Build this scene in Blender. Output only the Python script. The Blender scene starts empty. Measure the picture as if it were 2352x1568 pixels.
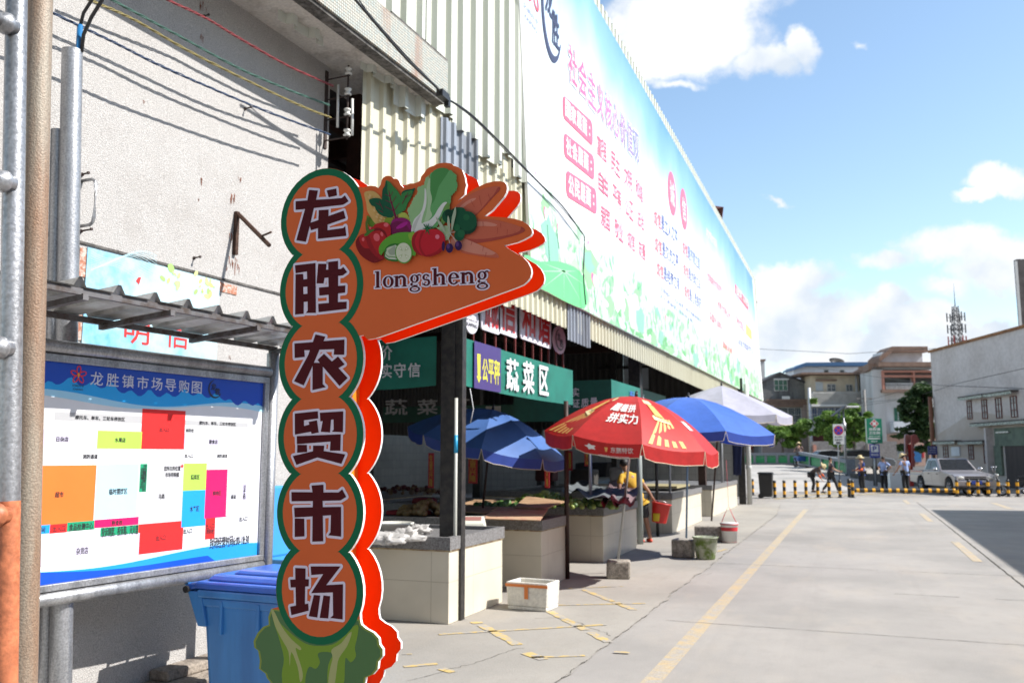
import bpy, bmesh, math, random
from mathutils import Vector, Matrix, noise
R = math.radians
random.seed(7)
C = bpy.context.scene.collection
sc = bpy.context.scene
# ---------------------------------------------------------------- camera
F0 = 2032.7; TILT = math.atan((1045-784)/F0); YAW = R(21); H = 1.7
cam = bpy.data.objects.new("camera", bpy.data.cameras.new("camera"))
C.objects.link(cam); sc.camera = cam
cam.location = (0, 0, H)
cam.rotation_euler = (R(90)+TILT, 0, YAW)
cam.data.sensor_width = 36; cam.data.lens = 36*F0/2352
cam.data.clip_start = 0.05; cam.data.clip_end = 3000
cam.data.dof.use_dof = True; cam.data.dof.focus_distance = 3.2; cam.data.dof.aperture_fstop = 5.2
# ---------------------------------------------------------------- sun, sky, exposure
SUN_EL, SUN_AZ = R(44), R(12)            # azimuth from +X towards +Y
sun = bpy.data.objects.new("sun", bpy.data.lights.new("sun", 'SUN'))
C.objects.link(sun); sun.location = (20, 5, 30)
sun.data.energy = 4.7; sun.data.angle = R(0.5); sun.data.color = (1.0, 0.965, 0.915)
sdir = Vector((math.cos(SUN_EL)*math.cos(SUN_AZ), math.cos(SUN_EL)*math.sin(SUN_AZ), math.sin(SUN_EL)))
sun.rotation_euler = sdir.to_track_quat('Z', 'Y').to_euler()
sc.view_settings.view_transform = 'Standard'; sc.view_settings.look = 'None'
sc.view_settings.exposure = 0.75; sc.view_settings.gamma = 1
world = bpy.data.worlds.new("World"); sc.world = world; world.use_nodes = True

def W_nodes():
    nt = world.node_tree; nt.nodes.clear(); N = nt.nodes.new; L = nt.links.new
    out = N('ShaderNodeOutputWorld'); bg = N('ShaderNodeBackground'); L(bg.outputs[0], out.inputs[0])
    bg.inputs[1].default_value = 0.13
    sky = N('ShaderNodeTexSky'); sky.sky_type = 'NISHITA'; sky.sun_disc = False
    sky.sun_elevation = SUN_EL; sky.sun_rotation = R(90)-SUN_AZ
    sky.air_density = 1.0; sky.dust_density = 0.4; sky.ozone_density = 2.0
    tc = N('ShaderNodeTexCoord')
    def dot(vec):
        n = N('ShaderNodeVectorMath'); n.operation = 'DOT_PRODUCT'; L(tc.outputs['Generated'], n.inputs[0]); n.inputs[1].default_value = vec; return n.outputs['Value']
    def m(op, a, b=None, c=None, clamp=False):
        n = N('ShaderNodeMath'); n.operation = op; n.use_clamp = clamp
        for i, x in enumerate((a, b, c)):
            if x is None: continue
            if isinstance(x, (int, float)): n.inputs[i].default_value = x
            else: L(x, n.inputs[i])
        return n.outputs[0]
    c, s = math.cos(YAW), math.sin(YAW)
    fwd = m('MAXIMUM', dot((-s, c, 0)), 0.02)
    u = m('DIVIDE', dot((c, s, 0)), fwd); v = m('DIVIDE', dot((0, 0, 1)), fwd)
    nz = N('ShaderNodeTexNoise'); L(tc.outputs['Generated'], nz.inputs['Vector']); nz.inputs['Scale'].default_value = 9; nz.inputs['Detail'].default_value = 9; nz.inputs['Roughness'].default_value = 0.6
    sp = N('ShaderNodeSeparateColor'); L(nz.outputs['Color'], sp.inputs[0])
    uw = m('ADD', u, m('MULTIPLY', m('SUBTRACT', sp.outputs[0], .5), .10))
    vw = m('ADD', v, m('MULTIPLY', m('SUBTRACT', sp.outputs[1], .5), .10))
    def blob(px, py, rx, ry, w=1.0):
        # a cloud at a fixed bearing; px,py read off the photograph
        ww = py-784; d = F0*math.cos(TILT)+ww*math.sin(TILT); z = F0*math.sin(TILT)-ww*math.cos(TILT)
        cu, cv = (px-1176)/d, z/d
        a = m('DIVIDE', m('SUBTRACT', uw, cu), rx/F0); b = m('DIVIDE', m('SUBTRACT', vw, cv), ry/F0)
        q = m('SQRT', m('ADD', m('MULTIPLY', a, a), m('MULTIPLY', b, b)))
        return m('MULTIPLY', m('SUBTRACT', 1.35, q), w)
    bl = [blob(1560, 60, 210, 140), blob(1470, 130, 130, 70), blob(1640, -30, 200, 110), blob(1835, 115, 50, 55), blob(1760, 140, 110, 45, .8),
          blob(1450, -200, 420, 160), blob(1560, 190, 90, 25, .6),
          blob(2290, 405, 80, 42), blob(2240, 445, 60, 22), blob(2340, 430, 80, 30),
          blob(1785, 485, 45, 12, .6), blob(1962, 122, 30, 16, .45),
          blob(2060, 590, 110, 32, .75), blob(2200, 560, 150, 50, .9), blob(2310, 610, 120, 55, .85), blob(2200, 650, 90, 30, .6), blob(2400, 560, 160, 60),
          blob(1830, 640, 110, 42, .9), blob(1790, 700, 120, 70), blob(1900, 740, 140, 60), blob(1760, 790, 190, 60), blob(1860, 800, 200, 60),
          blob(2090, 690, 60, 40), blob(2070, 750, 110, 70), blob(2170, 730, 80, 50), blob(2220, 770, 130, 60), blob(2040, 830, 260, 60), blob(2250, 830, 220, 60), blob(2300, 740, 70, 30, .8),
          blob(700, -300, 700, 200, .9), blob(3300, 500, 500, 160), blob(-800, 600, 700, 200), blob(3200, -300, 500, 200)]
    acc = bl[0]
    for b in bl[1:]: acc = m('SMOOTH_MAX', acc, b, .12)
    n2 = N('ShaderNodeTexNoise'); L(tc.outputs['Generated'], n2.inputs['Vector']); n2.inputs['Scale'].default_value = 22; n2.inputs['Detail'].default_value = 8; n2.inputs['Roughness'].default_value = 0.62
    den = m('ADD', acc, m('MULTIPLY', m('SUBTRACT', n2.outputs[0], .5), 1.1))
    # soft-edged mask of the clouds placed above
    mk = N('ShaderNodeMapRange'); mk.interpolation_type = 'SMOOTHSTEP'; L(den, mk.inputs[0]); mk.inputs[1].default_value = .18; mk.inputs[2].default_value = .75
    sh = N('ShaderNodeTexNoise'); L(tc.outputs['Generated'], sh.inputs['Vector']); sh.inputs['Scale'].default_value = 12; sh.inputs['Detail'].default_value = 5
    sr = N('ShaderNodeMapRange'); L(sh.outputs[0], sr.inputs[0]); sr.inputs[1].default_value = .38; sr.inputs[2].default_value = .62
    cm = N('ShaderNodeMix'); cm.data_type = 'RGBA'; L(sr.outputs[0], cm.inputs[0]); cm.inputs[6].default_value = (3.5, 3.9, 4.4, 1); cm.inputs[7].default_value = (5.3, 5.3, 5.3, 1)
    # unseen cloud added overhead and behind to make the fill light whiter and weaker
    n3 = N('ShaderNodeTexNoise'); L(tc.outputs['Generated'], n3.inputs['Vector']); n3.inputs['Scale'].default_value = 3.2; n3.inputs['Detail'].default_value = 7
    back = m('MAXIMUM', m('MULTIPLY', m('SUBTRACT', dot((0, 0, 1)), .62), 6, None, True), m('MULTIPLY', m('SUBTRACT', -.05, dot((-s, c, 0))), 6, None, True))
    bk = m('MULTIPLY', back, m('MULTIPLY', m('SUBTRACT', n3.outputs[0], .44), 7, None, True))
    dull = N('ShaderNodeMix'); dull.data_type = 'RGBA'; L(sky.outputs[0], dull.inputs[6]); dull.inputs[7].default_value = (1.15, 1.12, 1.08, 1); L(bk, dull.inputs[0])
    tint = N('ShaderNodeVectorMath'); tint.operation = 'MULTIPLY'; L(dull.outputs[2], tint.inputs[0]); tint.inputs[1].default_value = (1.20, 1.17, 1.07)
    mx = N('ShaderNodeMix'); mx.data_type = 'RGBA'; L(mk.outputs[0], mx.inputs[0]); L(tint.outputs[0], mx.inputs[6]); L(cm.outputs[2], mx.inputs[7])
    L(mx.outputs[2], bg.inputs[0])
W_nodes()
world.cycles.sampling_method = 'MANUAL'; world.cycles.sample_map_resolution = 512
sc.cycles.max_bounces = 7; sc.cycles.diffuse_bounces = 4; sc.cycles.transparent_max_bounces = 8
sc.cycles.caustics_reflective = False; sc.cycles.caustics_refractive = False
sc.cycles.use_denoising = True

# ---------------------------------------------------------------- geometry of the view: pixel (2352 wide) -> point on a real plane
def ray(u, v):
    x = u-1176; w = v-784
    d = F0*math.cos(TILT)+w*math.sin(TILT); z = F0*math.sin(TILT)-w*math.cos(TILT)
    c, s = math.cos(YAW), math.sin(YAW)
    return Vector((x*c-d*s, x*s+d*c, z)), d
def gp(u, v, z=0.0):
    r, d = ray(u, v); k = (z-H)/r.z; return Vector((r.x*k, r.y*k, z))
def dp(u, v, D):
    r, d = ray(u, v); k = D/d; return Vector((r.x*k, r.y*k, H+r.z*k))
class PL:
    "a vertical plane: origin O, a along e1 (to the right as seen), b up, n towards the viewer"
    def __init__(s, O, e1):
        s.O = Vector(O); s.e1 = Vector((e1[0], e1[1], 0)).normalized(); s.e2 = Vector((0, 0, 1)); s.n = s.e1.cross(s.e2)
        s.A = s.O
    def ab(s, u, v):
        r, d = ray(u, v); k = (s.O-Vector((0, 0, H))).dot(s.n)/r.dot(s.n); p = Vector((0, 0, H))+r*k-s.O
        return (p.dot(s.e1), p.dot(s.e2))
    def pt(s, a, b, h=0.0): return s.O+s.e1*a+s.e2*b+s.n*h
    def off(s, h): return PL(s.O+s.n*h, s.e1)
def cdir(deg):  # horizontal direction, degrees right of the camera's forward axis
    a = R(deg); c, s = math.cos(YAW), math.sin(YAW); x, d = math.sin(a), math.cos(a)
    return Vector((x*c-d*s, x*s+d*c, 0))
CF = cdir(0); CR = cdir(90)

# ---------------------------------------------------------------- materials
MATS = {}
def mat(name, col, rough=.6, metal=0.0, var=.12, vs=6.0, bump=0.0, bs=60.0, col2=None, lo=.42, hi=.62, trans=0.0, spec=None, coat=0, streak=False, alpha=None, fine=0.0):
    if name in MATS: return MATS[name]
    m = bpy.data.materials.new(name); m.use_nodes = True; nt = m.node_tree; N = nt.nodes.new; L = nt.links.new
    b = nt.nodes['Principled BSDF']; b.inputs['Roughness'].default_value = rough; b.inputs['Metallic'].default_value = metal
    if spec is not None: b.inputs['Specular IOR Level'].default_value = spec
    if coat: b.inputs['Coat Weight'].default_value = coat
    c1 = (*col, 1); c2 = (*(col2 if col2 else tuple(x*(1-var) for x in col)), 1)
    tc = N('ShaderNodeTexCoord'); mp = N('ShaderNodeMapping'); L(tc.outputs['Object'], mp.inputs[0])
    if streak: mp.inputs['Scale'].default_value = (1, 1, .12)
    nz = N('ShaderNodeTexNoise'); nz.inputs['Scale'].default_value = vs; nz.inputs['Detail'].default_value = 7; nz.inputs['Roughness'].default_value = .65; L(mp.outputs[0], nz.inputs['Vector'])
    mr = N('ShaderNodeMapRange'); mr.inputs[1].default_value = lo; mr.inputs[2].default_value = hi; L(nz.outputs[0], mr.inputs[0])
    mx = N('ShaderNodeMix'); mx.data_type = 'RGBA'; L(mr.outputs[0], mx.inputs[0]); mx.inputs[6].default_value = c1; mx.inputs[7].default_value = c2
    colout = mx.outputs[2]
    if fine:
        fn = N('ShaderNodeTexNoise'); fn.inputs['Scale'].default_value = bs; fn.inputs['Detail'].default_value = 3; L(tc.outputs['Object'], fn.inputs['Vector'])
        fr = N('ShaderNodeMapRange'); fr.inputs[1].default_value = .35; fr.inputs[2].default_value = .65; fr.inputs[3].default_value = 1-fine; fr.inputs[4].default_value = 1+fine*.4; L(fn.outputs[0], fr.inputs[0])
        fm = N('ShaderNodeVectorMath'); fm.operation = 'SCALE'; L(colout, fm.inputs[0]); L(fr.outputs[0], fm.inputs['Scale']); colout = fm.outputs[0]
    L(colout, b.inputs['Base Color'])
    if bump:
        n2 = N('ShaderNodeTexNoise'); n2.inputs['Scale'].default_value = bs; n2.inputs['Detail'].default_value = 4; L(tc.outputs['Object'], n2.inputs['Vector'])
        bp = N('ShaderNodeBump'); bp.inputs['Strength'].default_value = bump; bp.inputs['Distance'].default_value = .01; L(n2.outputs[0], bp.inputs['Height']); L(bp.outputs[0], b.inputs['Normal'])
    if trans:
        t = N('ShaderNodeBsdfTranslucent'); L(colout, t.inputs[0]); ms = N('ShaderNodeMixShader'); ms.inputs[0].default_value = trans
        L(b.outputs[0], ms.inputs[1]); L(t.outputs[0], ms.inputs[2]); L(ms.outputs[0], nt.nodes['Material Output'].inputs[0])
    MATS[name] = m; return m
def flat(name, col, rough=.55, **k): return mat(name, col, rough, var=.05, vs=3, **k)

# ---------------------------------------------------------------- mesh building
ORG = {}
class MB:
    def __init__(s): s.v = []; s.f = []; s.mi = []; s.mats = []; s.cur = 0; s.sm = []
    def use(s, m):
        if m not in s.mats: s.mats.append(m)
        s.cur = s.mats.index(m); return s
    def add(s, vs, fs, smooth=False):
        o = len(s.v); s.v += [Vector(x) for x in vs]
        for f in fs: s.f.append([o+i for i in f]); s.mi.append(s.cur); s.sm.append(smooth)
        return s
    def hexa(s, p):  # 8 points: bottom 4 ccw, top 4 ccw
        return s.add(p, [(3, 2, 1, 0), (4, 5, 6, 7), (0, 1, 5, 4), (1, 2, 6, 5), (2, 3, 7, 6), (3, 0, 4, 7)])
    def box(s, c, sz, e1=(1, 0, 0), tz=0):
        "box centred on c; sz=(along e1, across, up)"
        e1 = Vector(e1).normalized(); e2 = Vector((-e1.y, e1.x, 0)); e3 = Vector((0, 0, 1)); c = Vector(c); a, b, h = [x/2 for x in sz]
        P = [c+e1*i*a+e2*j*b+e3*k*h for k in (-1, 1) for i, j in ((-1, -1), (1, -1), (1, 1), (-1, 1))]
        return s.hexa(P)
    def lo_hi(s, a, b): return s.box([(a[i]+b[i])/2 for i in range(3)], [abs(b[i]-a[i]) for i in range(3)])
    def pbox(s, pl, a0, b0, a1, b1, h0, h1):
        return s.hexa([pl.pt(a0, b0, h1), pl.pt(a1, b0, h1), pl.pt(a1, b0, h0), pl.pt(a0, b0, h0), pl.pt(a0, b1, h1), pl.pt(a1, b1, h1), pl.pt(a1, b1, h0), pl.pt(a0, b1, h0)])
    def quad(s, *p): return s.add(p, [tuple(range(len(p)))])
    def poly(s, pl, ab, h): return s.add([pl.pt(a, b, h) for a, b in ab], [tuple(range(len(ab)))])
    def prism(s, pl, ab, h0, h1, front=True, back=True, side=None):
        n = len(ab); A = sum(ab[i][0]*ab[(i+1) % n][1]-ab[(i+1) % n][0]*ab[i][1] for i in range(n))
        if A < 0: ab = ab[::-1]
        vs = [pl.pt(a, b, h1) for a, b in ab]+[pl.pt(a, b, h0) for a, b in ab]
        c = s.cur; fs = []
        if front: fs.append(tuple(range(n)))
        if back: fs.append(tuple(range(2*n-1, n-1, -1)))
        s.add(vs, fs)
        if side is not None: s.use(side)
        o = len(s.v)-2*n
        for i in range(n):
            j = (i+1) % n; s.f.append([o+j, o+i, o+n+i, o+n+j]); s.mi.append(s.cur); s.sm.append(False)
        s.cur = c; return s
    def tube(s, pts, r, n=10, cap=True, smooth=True):
        pts = [Vector(p) for p in pts]; k = len(pts); rr = r if isinstance(r, (list, tuple)) else [r]*k
        o = len(s.v); up = None
        for i, p in enumerate(pts):
            t = (pts[min(i+1, k-1)]-pts[max(i-1, 0)]).normalized()
            if up is None: up = Vector((0, 0, 1)) if abs(t.z) < .9 else Vector((1, 0, 0))
            x = t.cross(up); x = x.normalized() if x.length > 1e-6 else Vector((1, 0, 0)); y = t.cross(x).normalized(); up = -y if False else up
            for j in range(n):
                a = 2*math.pi*j/n; s.v.append(p+(x*math.cos(a)+y*math.sin(a))*rr[i])
        for i in range(k-1):
            for j in range(n):
                a = o+i*n+j; b = o+i*n+(j+1) % n; s.f.append([a, b, b+n, a+n]); s.mi.append(s.cur); s.sm.append(smooth)
        if cap:
            s.f.append([o+j for j in range(n)][::-1]); s.mi.append(s.cur); s.sm.append(False)
            s.f.append([o+(k-1)*n+j for j in range(n)]); s.mi.append(s.cur); s.sm.append(False)
        return s
    def lathe(s, c, prof, n=20, axis=(0, 0, 1), smooth=True, sx=1, sy=1):
        c = Vector(c); ax = Vector(axis).normalized(); x = ax.orthogonal().normalized() if abs(ax.z) < .99 else Vector((1, 0, 0)); y = ax.cross(x)
        o = len(s.v)
        for r, z in prof:
            for j in range(n):
                a = 2*math.pi*j/n; s.v.append(c+ax*z+x*math.cos(a)*r*sx+y*math.sin(a)*r*sy)
        for i in range(len(prof)-1):
            for j in range(n):
                a = o+i*n+j; b = o+i*n+(j+1) % n; s.f.append([a, b, b+n, a+n]); s.mi.append(s.cur); s.sm.append(smooth)
        return s
    def ell(s, c, r, n=10, m=7, rot=None):
        c = Vector(c); r = (r, r, r) if isinstance(r, (int, float)) else r; o = len(s.v)
        for i in range(m+1):
            t = math.pi*i/m
            for j in range(n):
                a = 2*math.pi*j/n; p = Vector((r[0]*math.sin(t)*math.cos(a), r[1]*math.sin(t)*math.sin(a), r[2]*math.cos(t)))
                s.v.append(c+(rot @ p if rot else p))
        for i in range(m):
            for j in range(n):
                a = o+i*n+j; b = o+i*n+(j+1) % n; s.f.append([a, a+n, b+n, b]); s.mi.append(s.cur); s.sm.append(True)
        return s
    def build(s, name, m=None, parent=None, origin=None, bevel=0, smooth=None):
        me = bpy.data.meshes.new(name)
        if parent is not None: og = ORG[parent.name]
        elif origin is not None: og = Vector(origin)
        else:
            xs = [v.x for v in s.v]; ys = [v.y for v in s.v]; zs = [v.z for v in s.v]
            og = Vector(((min(xs)+max(xs))/2, (min(ys)+max(ys))/2, min(zs)))
        me.from_pydata([tuple(v-og) for v in s.v], [], s.f)
        if not s.mats and m is not None: s.mats = [m]
        for x in s.mats: me.materials.append(x)
        if len(s.mats) > 1: me.polygons.foreach_set('material_index', s.mi)
        me.polygons.foreach_set('use_smooth', s.sm if smooth is None else [smooth]*len(s.f))
        me.update(); o = bpy.data.objects.new(name, me); C.objects.link(o)
        if parent is not None: o.parent = parent
        else: o.location = og
        ORG[o.name] = og
        if bevel:
            bv = o.modifiers.new('bevel', 'BEVEL'); bv.width = bevel; bv.segments = 2; bv.limit_method = 'ANGLE'; bv.angle_limit = R(35)
        return o
def tag(o, label=None, cat=None, group=None, kind=None):
    if label: o['label'] = label
    if cat: o['category'] = cat
    if group: o['group'] = group
    if kind: o['kind'] = kind
    return o
def thing(name, label, cat, loc, group=None):
    o = bpy.data.objects.new(name, None); C.objects.link(o); o.location = loc; o.empty_display_size = .1
    ORG[o.name] = Vector(loc); return tag(o, label, cat, group)
def dup(root, loc, label=None, rotz=None, scale=None):
    kids = [c for c in root.children]
    r = root.copy(); C.objects.link(r); r.location = loc
    if label: r['label'] = label
    if rotz is not None: r.rotation_euler = (0, 0, rotz)
    if scale: r.scale = scale
    for ch in kids:
        c = ch.copy(); C.objects.link(c); c.parent = r
        for g in ch.children:
            d = g.copy(); C.objects.link(d); d.parent = c
    ORG[r.name] = Vector(loc); return r
def smoothc(pts, n=4, closed=True):
    "Catmull-Rom through traced points"
    out = []; k = len(pts)
    for i in range(k if closed else k-1):
        g = (lambda j: pts[j % k]) if closed else (lambda j: pts[max(0, min(k-1, j))])
        p0, p1, p2, p3 = g(i-1), g(i), g(i+1), g(i+2)
        for q in range(n):
            t = q/n
            out.append(tuple(.5*((2*p1[a])+(-p0[a]+p2[a])*t+(2*p0[a]-5*p1[a]+4*p2[a]-p3[a])*t*t+(-p0[a]+3*p1[a]-3*p2[a]+p3[a])*t**3) for a in (0, 1)))
    if not closed: out.append(pts[-1])
    return out
GL = {}
def glyph(body, bold=0.0):
    k = (body, bold)
    if k in GL: return GL[k]
    cu = bpy.data.curves.new('t', 'FONT'); cu.body = body; cu.size = 1; cu.offset = bold; cu.resolution_u = 2; cu.space_line = .95
    o = bpy.data.objects.new('t', cu); C.objects.link(o); dg = bpy.context.evaluated_depsgraph_get(); dg.update()
    me = o.evaluated_get(dg).to_mesh(); vs = [(v.co.x, v.co.y) for v in me.vertices]; fs = [tuple(p.vertices) for p in me.polygons]
    o.evaluated_get(dg).to_mesh_clear(); bpy.data.objects.remove(o); bpy.data.curves.remove(cu)
    if not vs: vs = [(0, 0), (1, 0), (0, 1)]; fs = []
    GL[k] = (vs, fs); return GL[k]
def put_text(m, pl, body, a0, b0, a1, b1, h, bold=0.0, grow=0.0):
    "lay glyphs into the rectangle a0..a1, b0..b1 of plane pl; bold thickens the strokes, grow makes the halo version"
    t = bold*.55+grow; vs, fs = glyph(body, min(t, .006)); rx = [v[0] for v in vs]; ry = [v[1] for v in vs]
    x0, x1, y0, y1 = min(rx), max(rx), min(ry), max(ry)
    if a0 > a1: a0, a1 = a1, a0
    if b0 > b1: b0, b1 = b1, b0
    ins = bold*.5; sx = (a1-a0)/max(x1-x0+ins*2, 1e-6); sy = (b1-b0)/max(y1-y0+ins*2, 1e-6)
    offs = [(0, 0)] if t <= .009 else ([(q*t*.8, w*t*.8) for q in (-1, 1) for w in (-1, 1)] if t < .03 else [(t*math.cos(k*.785), t*math.sin(k*.785)) for k in range(8)]+[(0, 0)])
    for k, (ox, oy) in enumerate(offs):
        m.add([pl.pt(a0+(x-x0+ins+ox)*sx, b0+(y-y0+ins+oy)*sy, h+k*8e-5) for x, y in vs], fs)
def ell_pts(cx, cy, rx, ry, n=24, a0=0, a1=360, rot=0):
    c, s = math.cos(R(rot)), math.sin(R(rot)); o = []
    for i in range(n if a1-a0 >= 360 else n+1):
        t = R(a0+(a1-a0)*i/n); x, y = rx*math.cos(t), ry*math.sin(t); o.append((cx+x*c-y*s, cy+x*s+y*c))
    return o
def ribs(m, pl, a0, a1, b0, b1, pitch, dep, h=0.0, top=.32, slope=.14):
    "trapezoid corrugated sheet, ribs running up; b0/b1 may be functions of a"
    f0 = b0 if callable(b0) else (lambda a: b0); f1 = b1 if callable(b1) else (lambda a: b1)
    prof = []; a = a0
    while a < a1-1e-6:
        for t, q in ((0, 0), (.5-top/2-slope, 0), (.5-top/2, 1), (.5+top/2, 1), (.5+top/2+slope, 0)):
            if a+t*pitch <= a1: prof.append((a+t*pitch, q*dep))
        a += pitch
    prof.append((a1, 0)); vs = []; fs = []
    for a, q in prof: vs += [pl.pt(a, f0(a), h+q), pl.pt(a, f1(a), h+q)]
    for i in range(len(prof)-1): fs.append((2*i, 2*i+2, 2*i+3, 2*i+1))
    m.add(vs, fs)
def coll(name): return None
# ================================================================ shared materials
GALV = mat('galvanised', (.46, .465, .48), .42, .7, var=.35, vs=9, streak=True, fine=.25, bs=90, bump=.15)
RUSTP = mat('rusty_paint', (.33, .285, .225), .55, .15, col2=(.24, .115, .055), vs=3.5, lo=.40, hi=.58, streak=True, fine=.25, bs=160, bump=.3)
PRIMER = mat('orange_primer', (.62, .20, .09), .5, var=.4, vs=14, fine=.2, bs=60, bump=.2)
WALL = mat('pebble_render', (.495, .475, .455), .92, col2=(.37, .34, .315), vs=1.0, lo=.52, hi=.85, fine=.30, bs=130, bump=.8)
PLASTER = mat('old_plaster', (.56, .53, .49), .9, col2=(.30, .27, .24), vs=4, lo=.5, hi=.75, fine=.15, bs=40, bump=.4)
DARKCON = mat('blackened_concrete', (.16, .15, .14), .95, var=.6, vs=9, fine=.4, bs=30, bump=.8)
BRICK = mat('red_brick_chips', (.42, .17, .10), .9, col2=(.58, .48, .42), vs=30, lo=.45, hi=.6, bump=.8, bs=80)
BLACKM = mat('black_steel', (.022, .021, .022), .5, .2, var=.4, vs=12, col2=(.05, .045, .04), bump=.1)
BROWNM = mat('brown_steel', (.05, .022, .016), .55, .2, var=.4)
CREAM = mat('cream_sheet', (.58, .56, .43), .45, .0, col2=(.47, .44, .32), vs=2.2, lo=.5, hi=.8, streak=True, bump=.08, bs=20)
PALESH = mat('pale_green_sheet', (.62, .64, .57), .45, .0, col2=(.52, .53, .45), vs=2.5, lo=.5, hi=.8, streak=True)
GREYSH = mat('grey_sheet', (.30, .33, .38), .5, .2, col2=(.16, .17, .19), vs=3, streak=True)
WHITE = flat('white_paint', (.78, .78, .76), .5)
BLACK = flat('black_plastic', (.02, .02, .022), .45)
def Z(x0, y0, sc_): return lambda x, y: ((x0+x/sc_)/1.74150, (y0+y/sc_)/1.74150)
Z1 = Z(0, 0, 1.5679); Z2 = Z(0, 900, 1.5679); Z3 = Z(0, 1731, 1.5679); Z4 = Z(1000, 600, 1.7423); Z5 = Z(1000, 1400, 1.1786); Z7 = Z(1380, 650, 2.6138)
B2 = Z(2000, 0, 1.5683); B3 = Z(2000, 600, 1.5682)

# ================================================================ THE SIGN
sgn_dep = cdir(23.3)                                     # the way its plates are stacked
sgn_e1 = Vector((sgn_dep.y, -sgn_dep.x, 0))
SP = PL(dp(735, 900, 3.0), sgn_e1)
sign_base = SP.pt(0, 0, -.05); sign_base = Vector((sign_base.x, sign_base.y, 0))
SIGN = thing('market_sign', 'tall orange and green market signboard with six ringed characters, a vegetable wing and lettuce foot', 'signboard', sign_base)
ctr = [SP.ab(738, 497.5), SP.ab(738, 663), SP.ab(736, 832.5), SP.ab(735, 1004.5), SP.ab(733, 1177.5), SP.ab(732, 1355)]
RB = .173
# even out the chain (it is a straight column leaning a touch)
n6 = len(ctr); a_s = (ctr[-1][0]-ctr[0][0])/5; b_s = (ctr[-1][1]-ctr[0][1])/5
ctr = [(ctr[0][0]+a_s*i, ctr[0][1]+b_s*i) for i in range(6)]
def chain(r, side='both'):
    st = math.hypot(a_s, b_s)/2; al = math.acos(min(1, st/r)); out = []
    for i, (cx, cy) in enumerate(ctr):                   # right side going down
        t0 = math.pi/2 if i == 0 else math.pi/2-al; t1 = -math.pi/2 if i == 5 else -math.pi/2+al
        for q in range(15): t = t0+(t1-t0)*q/14; out.append((cx+r*math.cos(t), cy+r*math.sin(t)))
    rgt = out; out = []
    for i, (cx, cy) in reversed(list(enumerate(ctr))):
        t0 = -math.pi/2 if i == 5 else -math.pi/2-al; t1 = -3*math.pi/2 if i == 0 else -3*math.pi/2+al
        for q in range(15): t = t0+(t1-t0)*q/14; out.append((cx+r*math.cos(t), cy+r*math.sin(t)))
    return rgt, out
wing7 = [(195,262),(235,248),(270,243),(320,250),(348,267),(372,235),(382,190),(398,160),(430,141),(462,139),(490,150),(512,170),(545,172),(566,192),(580,232),(612,264),(640,235),(680,220),(722,219),(760,205),(786,190),(796,148),(830,108),(852,72),(890,46),(930,34),(960,16),(1010,5),(1060,3),(1115,12),(1140,34),(1180,48),(1225,78),(1240,120),(1254,160),(1258,200),(1268,235),(1256,280),(1252,330),(1222,362),(1180,400),(1235,365),(1300,310),(1380,260),(1480,215),(1560,197),(1620,195),(1665,207),(1690,235),(1694,270),(1688,310),(1660,360),(1600,430),(1540,500),(1457,562),(1560,566),(1680,575),(1780,590),(1860,615),(1920,655),(1952,700),(1958,735),(1940,765),(1880,800),(1800,835),(1664,868),(1700,895),(1790,950),(1860,990),(1910,1040),(1942,1100),(1950,1150),(1938,1200),(1908,1240),(1868,1275),(1800,1305),(1600,1378),(1400,1452),(1200,1524)]
wing = [SP.ab(*Z7(*p)) for p in wing7]+[SP.ab(*Z4(*p)) for p in ((1160, 1210), (1000, 1268), (880, 1310), (820, 1320), (790, 1290))]
rgt, lft = chain(RB)
# front plate outline: top disc, then the wing, then the right side of discs 3-6, lettuce, left side up
let_r = [SP.ab(*Z5(*p)) for p in ((519,1268),(524,1292),(548,1312),(582,1330),(607,1357),(610,1385),(626,1408),(626,1440),(606,1465),(602,1500),(580,1527),(545,1542),(540,1575),(520,1610),(480,1632),(450,1665),(400,1680),(360,1705),(310,1690),(270,1700),(230,1680),(180,1672),(150,1640),(120,1620),(105,1575),(80,1545),(72,1522),(42,1500),(46,1462),(38,1415),(20,1400),(16,1370),(36,1330),(62,1302),(88,1292),(86,1255),(99,1218))]
i_top = max(i for i, p in enumerate(rgt[:15]) if p[1] > wing[0][1]-.0)
r3 = [p for i, p in enumerate(rgt) if i >= 30 and p[1] < wing[-1][1] and p[1] > let_r[0][1]]
l_up = [p for p in lft if p[1] > let_r[-1][1]]
outline = rgt[:i_top+1]+wing+r3+let_r+l_up
ORANGE = flat('sign_orange', (.64, .128, .038), .65, spec=.12); GREEN = flat('sign_green', (.008, .13, .058), .65, spec=.12)
MAROON = flat('sign_maroon', (.07, .006, .010), .65, spec=.12); HALO = flat('sign_white', (.68, .62, .74), .6, spec=.15); SIDEW = flat('sign_edge_white', (.85, .84, .83), .4, spec=.6)
REDP = mat('sign_red_back', (1.0, .115, .008), .35, var=.06, vs=2, trans=.58)
m = MB().use(ORANGE); m.prism(SP, outline, -.012, 0, side=SIDEW); m.build('front_plate', parent=SIGN)
BPL = SP.off(-.112)
m = MB().use(REDP); m.prism(BPL, outline, -.010, 0, side=SIDEW); m.build('back_plate', parent=SIGN)
m = MB().use(flat('sign_core_orange', (.85, .25, .02), .4))
m.pbox(SP, ctr[5][0]-.055, ctr[5][1]-.6, ctr[0][0]+.10, ctr[0][1]+.02, -.112+.0, -.012)
m.build('core', parent=SIGN)
m = MB().use(GALV); m.pbox(SP, -.10, -(SP.O.z)+.012, .12, ctr[5][1]-.22, -.095, -.03); m.pbox(SP, -.35, -(SP.O.z), .38, -(SP.O.z)+.012, -.42, .17); m.build('base_post', parent=SIGN)
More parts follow.
